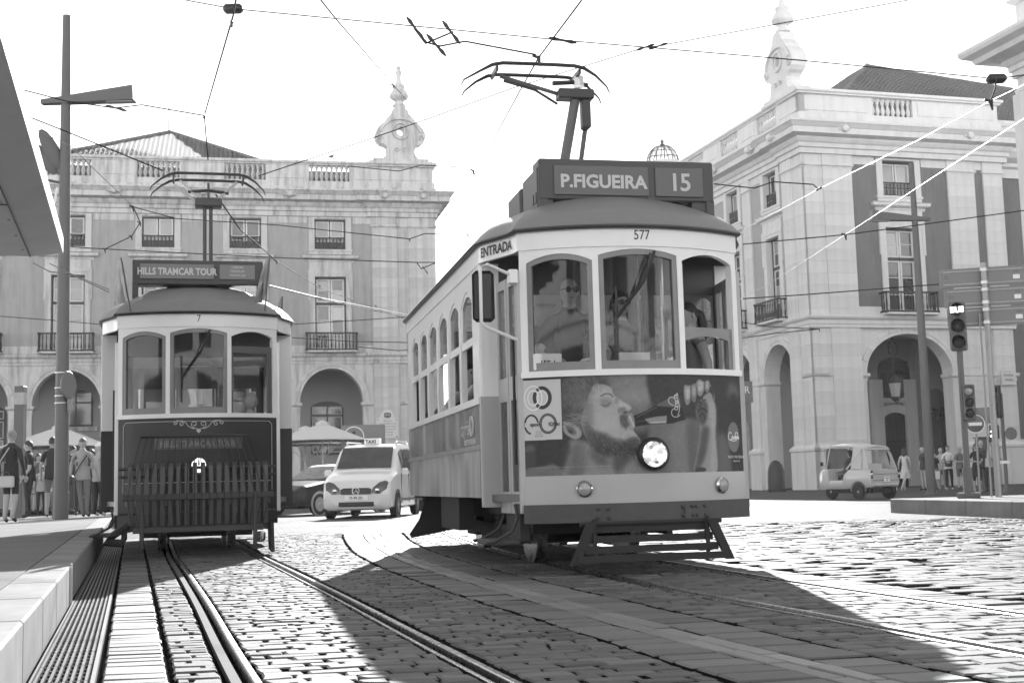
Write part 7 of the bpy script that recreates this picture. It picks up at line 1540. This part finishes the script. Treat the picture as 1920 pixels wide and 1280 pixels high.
# canopy of the tram shelter
CN = thing('tram_shelter', 'big slanting shelter roof edge jutting in above the platform', 'shelter', (PO[0], PO[1], 0), ang)
u0, u1 = -1.6, 10.9; mb = MB()
mb.add([(-3.9, u0, 3.60), (-.80, u0, 3.60), (-.80, u1-.4, 3.60), (-3.9, u1-.4, 3.60)], [(0,1,2,3)]); mb.build('soffit', M['soffit'], CN)
mb = MB(); mb.add([(-.80, u0, 3.60), (-.45, u0, 3.72), (-.45, u1, 3.72), (-.80, u1-.4, 3.60), (-3.9, u1, 3.72), (-3.9, u1-.4, 3.60)], [(0,1,2,3), (3,2,4,5)]); mb.build('sloping_lip', M['soffit'], CN)
mb = MB(); mb.add([(-.45, u0, 3.72), (-.45, u0, 3.92), (-.45, u1+.01, 3.92), (-.45, u1, 3.72), (-3.9, u1+.01, 3.92), (-3.9, u1, 3.72), (-3.9, u0, 3.92)], [(0,1,2,3), (3,2,4,5), (1,6,4,2)]); mb.build('roof_edge', M['canopy'], CN)
MB().box(-.805, -.795, u0, u1-.4, 3.585, 3.605).build('soffit_trim', M['blk'], CN)
for u in (1.2, 4.4, 7.6): MB().box(-3.9, -.80, u-.008, u+.008, 3.590, 3.602).build('soffit_seam', M['blk'], CN)
for k in range(14): MB().lathe([(.018, 0), (.018, -.01), (.010, -.014)], (-.86, -1+k*.85, 3.6), 8).build('soffit_screw', M['alu'], CN)
for u in (0, 5, 9.5): MB().tube([(-2.6, u, .25), (-2.6, u, 3.62)], .08, 10).build('column', M['polel'], CN)
# ------------------------------------------------------------------ overhead wires: every span its own object, hung at its real height
def wire(label, pts, r=.006, m='wire', sag=0.0, name='overhead_wire', cat='wire', fit=()):
    P = [at(*p) for p in pts]; q = []
    for a, b in zip(P, P[1:]):
        n = 8
        for i in range(n): t = i/n; v = a.lerp(b, t); v.z -= sag*4*t*(1-t)*(a-b).length; q.append(v)
    q.append(P[-1]); o = thing(name, label, cat, P[0], 0, 'overhead tram wires'); MB().tube([v-P[0] for v in q], r*1.45, 5).build('wire', M[m], o, smooth=60)
    for f in fit:
        p = at(*f[:3])-P[0]; k = f[3]; mb = MB()
        if k == 'box': mb.bbox(p.x-.11, p.x+.11, p.y-.06, p.y+.06, p.z-.05, p.z+.05, .03)
        elif k == 'ins': d = (P[min(1, len(P)-1)]-P[0]).normalized(); mb.tube([p-d*.16, p-d*.1, p-d*.03, p+d*.03, p+d*.1, p+d*.16], [.010, .024, .014, .014, .024, .010], 6)
        elif k == 'clip': mb.tube([p+Vector((-.07, 0, .02)), p, p+Vector((.01, 0, -.10))], [.012, .028, .01], 5)
        mb.build({'box': 'hanger_box', 'ins': 'insulator', 'clip': 'wire_clip'}[k], M['blk'], o, smooth=50)
    return o
wire('long span wire crossing the whole sky between two hanger boxes', [(300, -8, 14), (437, 17, 14), (1055, 76, 14), (1495, 113, 14), (1868, 148, 14), (1990, 132, 14)], .005, fit=[(437, 17, 14, 'box'), (1055, 76, 14, 'ins'), (1868, 148, 14, 'box')])
wire('thin wire falling steeply past the grey building finial', [(560, -52, 10), (630, 36, 16), (740, 162, 30), (800, 230, 40), (905, 410, 70)], .007, fit=[(738, 160, 30, 'clip'), (846, 283, 50, 'clip')])
wire('trolley wire dropping from the hanger box to the pantograph of the small tram', [(446, -20, 11.8), (437, 30, 13), (383, 217, 18.3), (390, 300, 18.3)], .007, fit=[(434, 45, 13.2, 'ins'), (383, 219, 18.3, 'ins')])
wire('kinked pull-off wire meeting the trolley wire above the small tram', [(-30, 150, 18.3), (125, 190, 18.3), (215, 203, 18.3), (266, 197, 18.3), (383, 217, 18.3)], .007, fit=[(218, 203, 18.3, 'ins')])
wire('upper of two wires slanting from the shelter to the small pantograph', [(-20, 190, 20), (132, 250, 20), (305, 320, 20)], .008)
wire('lower bright-ended wire slanting from the shelter behind the lamp post', [(-20, 202, 22), (132, 274, 22), (250, 388, 22)], .005, 'wirel', fit=[(250, 388, 22, 'clip')])
wire('wire knot looping down over the top windows behind the small tram', [(250, 388, 30), (263, 417, 30), (247, 443, 30), (197, 467, 30)], .009, fit=[(263, 417, 30, 'clip'), (247, 443, 30, 'clip'), (197, 467, 30, 'clip')])
wire('nearly level wire across the top windows of the grey building', [(250, 388, 40), (330, 410, 40), (520, 422, 40), (768, 448, 40), (797, 438, 40), (878, 440, 40)], .011, fit=[(768, 448, 40, 'clip'), (878, 441, 40, 'clip')])
wire('level wire across the balcony hoods of the grey building', [(120, 462, 42), (197, 467, 42), (540, 484, 42), (782, 492, 42), (816, 492, 42)], .012)
wire('small zigzag pull-off on the grey corner pier', [(782, 493, 42), (790, 504, 42), (816, 493, 42)], .012, fit=[(797, 506, 42, 'ins')])
wire('steep wire from the small pantograph down across the grey facade', [(405, 365, 20), (450, 430, 26), (520, 490, 34), (600, 540, 46), (765, 600, 62)], .009, fit=[(518, 489, 34, 'clip'), (600, 536, 46, 'clip'), (705, 573, 55, 'clip')])
wire('bright trolley wire running between the two trams, upper one', [(505, 535, 26), (600, 558, 34), (765, 590, 52)], .007, 'wirel'); wire('dark trolley wire just under the bright one between the trams', [(505, 536, 27), (620, 565, 36), (725, 587, 46), (765, 596, 52)], .010)
wire('bright cable curving out from under the shelter towards the small tram', [(62, 493, 18), (95, 510, 18), (130, 513, 18), (205, 548, 18)], .006, 'wirel'); wire('second bright cable under the shelter beside the first', [(93, 494, 18), (128, 511, 18), (205, 543, 18)], .005, 'wirel')
wire('low wire across the first balconies, left of the small tram', [(-10, 592, 45), (95, 600, 45), (200, 609, 45)], .010); wire('level wire over the balcony of the grey corner window', [(548, 608, 45), (660, 601, 45), (765, 594, 45)], .010)
wire('lower level wire past the grey corner balcony', [(548, 633, 48), (660, 640, 48), (765, 642, 48)], .011); wire('lowest wire slanting below the grey corner balcony', [(670, 650, 50), (745, 657, 50), (765, 656, 50)], .012)
wire('trolley wire rising from behind the big tram past its pantograph', [(885, 336, 30), (905, 300, 26), (975, 170, 16), (1010, 108, 13.4), (1100, -12, 11)], .006, fit=[(888, 320, 29, 'clip'), (1010, 108, 13.4, 'clip')])
wire('kinked pull-off with insulators above the big pantograph', [(776, 53, 13.4), (800, 80, 13.4), (825, 87, 13.4), (872, 78, 13.4), (1005, 103, 13.4)], .007, fit=[(818, 85, 13.4, 'ins')])
wire('short stub wire with insulator ends beside the kinked pull-off', [(776, 53, 13.4), (798, 82, 13.4), (850, 60, 13.4)], .007, fit=[(779, 54, 13.4, 'ins'), (846, 61, 13.4, 'ins')])
wire('pull-off from the grey corner pier to the trolley wire', [(655, 312, 30), (748, 321, 30), (790, 310, 30), (880, 314, 30), (889, 322, 30)], .008, fit=[(887, 320, 30, 'clip')])
wire('long thin wire rising from the small pantograph to the top of the picture', [(485, 330, 20), (690, 262, 20), (800, 224, 20), (960, 166, 20), (1207, 90, 20), (1237, 86, 20), (1740, -6, 20)], .006, fit=[(1210, 89, 20, 'ins'), (1234, 87, 20, 'ins')])
wire('bright trolley wire rising across the stone corner building, lower', [(1393, 558, 30), (1435, 537, 28), (1585, 440, 22), (1760, 326, 16), (1940, 210, 12)], .0028, 'wirel', fit=[(1585, 440, 22, 'clip')])
wire('bright trolley wire rising across the stone corner building, upper', [(1388, 434, 26), (1540, 352, 20), (1720, 264, 16), (1860, 188, 13.5), (1940, 150, 12)], .0025, 'wirel', fit=[(1535, 354, 20, 'ins'), (1858, 190, 13.5, 'clip')])
wire('dark span wire crossing the stone corner at its upper windows', [(1393, 458, 22), (1585, 440, 22), (1700, 425, 22), (1940, 392, 22)], .007); wire('dark span wire crossing the stone corner above the balconies', [(1393, 560, 22), (1500, 553, 22), (1760, 533, 22)], .007)
wire('pull-off wire from the big destination board to the upper trolley wire', [(1338, 345, 20), (1414, 353, 20), (1450, 341, 20), (1525, 346, 20), (1535, 356, 20)], .007)
wire('stay wires meeting at a hook on the stone corner pier, upper', [(1385, 603, 45), (1440, 612, 45), (1536, 617, 45)], .011); wire('stay wires meeting at a hook on the stone corner pier, lower', [(1385, 635, 45), (1450, 625, 45), (1536, 617, 45)], .012, fit=[(1536, 617, 45, 'clip')])
wire('short hanger from the box down to the upper trolley wire', [(1868, 150, 13.8), (1866, 165, 13.7), (1858, 188, 13.5)], .006)
# gull on the parapet
GU = thing('seagull', 'gull perched on the grey parapet', 'bird', tuple(at(621, 301, 78.6)), R(60)); b = MB().tube([(-.30, 0, .20), (-.12, 0, .22), (.05, 0, .26), (.16, 0, .32), (.22, 0, .40), (.30, 0, .38)], [.01, .08, .11, .08, .06, .01], 8).build('gull_body', M['pole'], GU, smooth=60)
MB().tube([(0, .03, .18), (0, .03, 0)], .012, 4).build('leg', M['pole'], GU); MB().tube([(0, -.03, .18), (0, -.03, 0)], .012, 4).build('leg', M['pole'], GU)
# building behind the camera: seen in the panes' reflections
BB = thing('arcade_building', 'pale arcaded building across the square, seen only in the tram windows', 'building', (0, -42, 0), R(180), 'arcaded stone buildings round the square'); e = []
bw_ = MB().box(-60, 60, .3, 14, 0, 19); bw_.build('wall', M['stoneR'], BB)
for k in range(22):
    x = -57+k*5.2
    for z0, z1, h in ((0, 7.5, 1.9), (9.2, 13.8, .95), (15.5, 17.4, .95)): shared(('bbw', z0), 'window', lambda: MB().box(-h, h, .24, .3, z0, z1), M['pane'], BB, (x, 0, 0), 0)
sweep(MB(), Path([(-60, .3), (60, .3)]), [(-.2, 18.6), (.4, 18.7), (1, 19), (1, 19.2), (-.2, 19.2)]).build('cornice', M['stoneR'], BB); sweep(MB(), Path([(-60, .3), (60, .3)]), [(-.1, 8.4), (.2, 8.7), (.2, 9), (-.1, 9.05)]).build('string_course', M['stoneR'], BB)
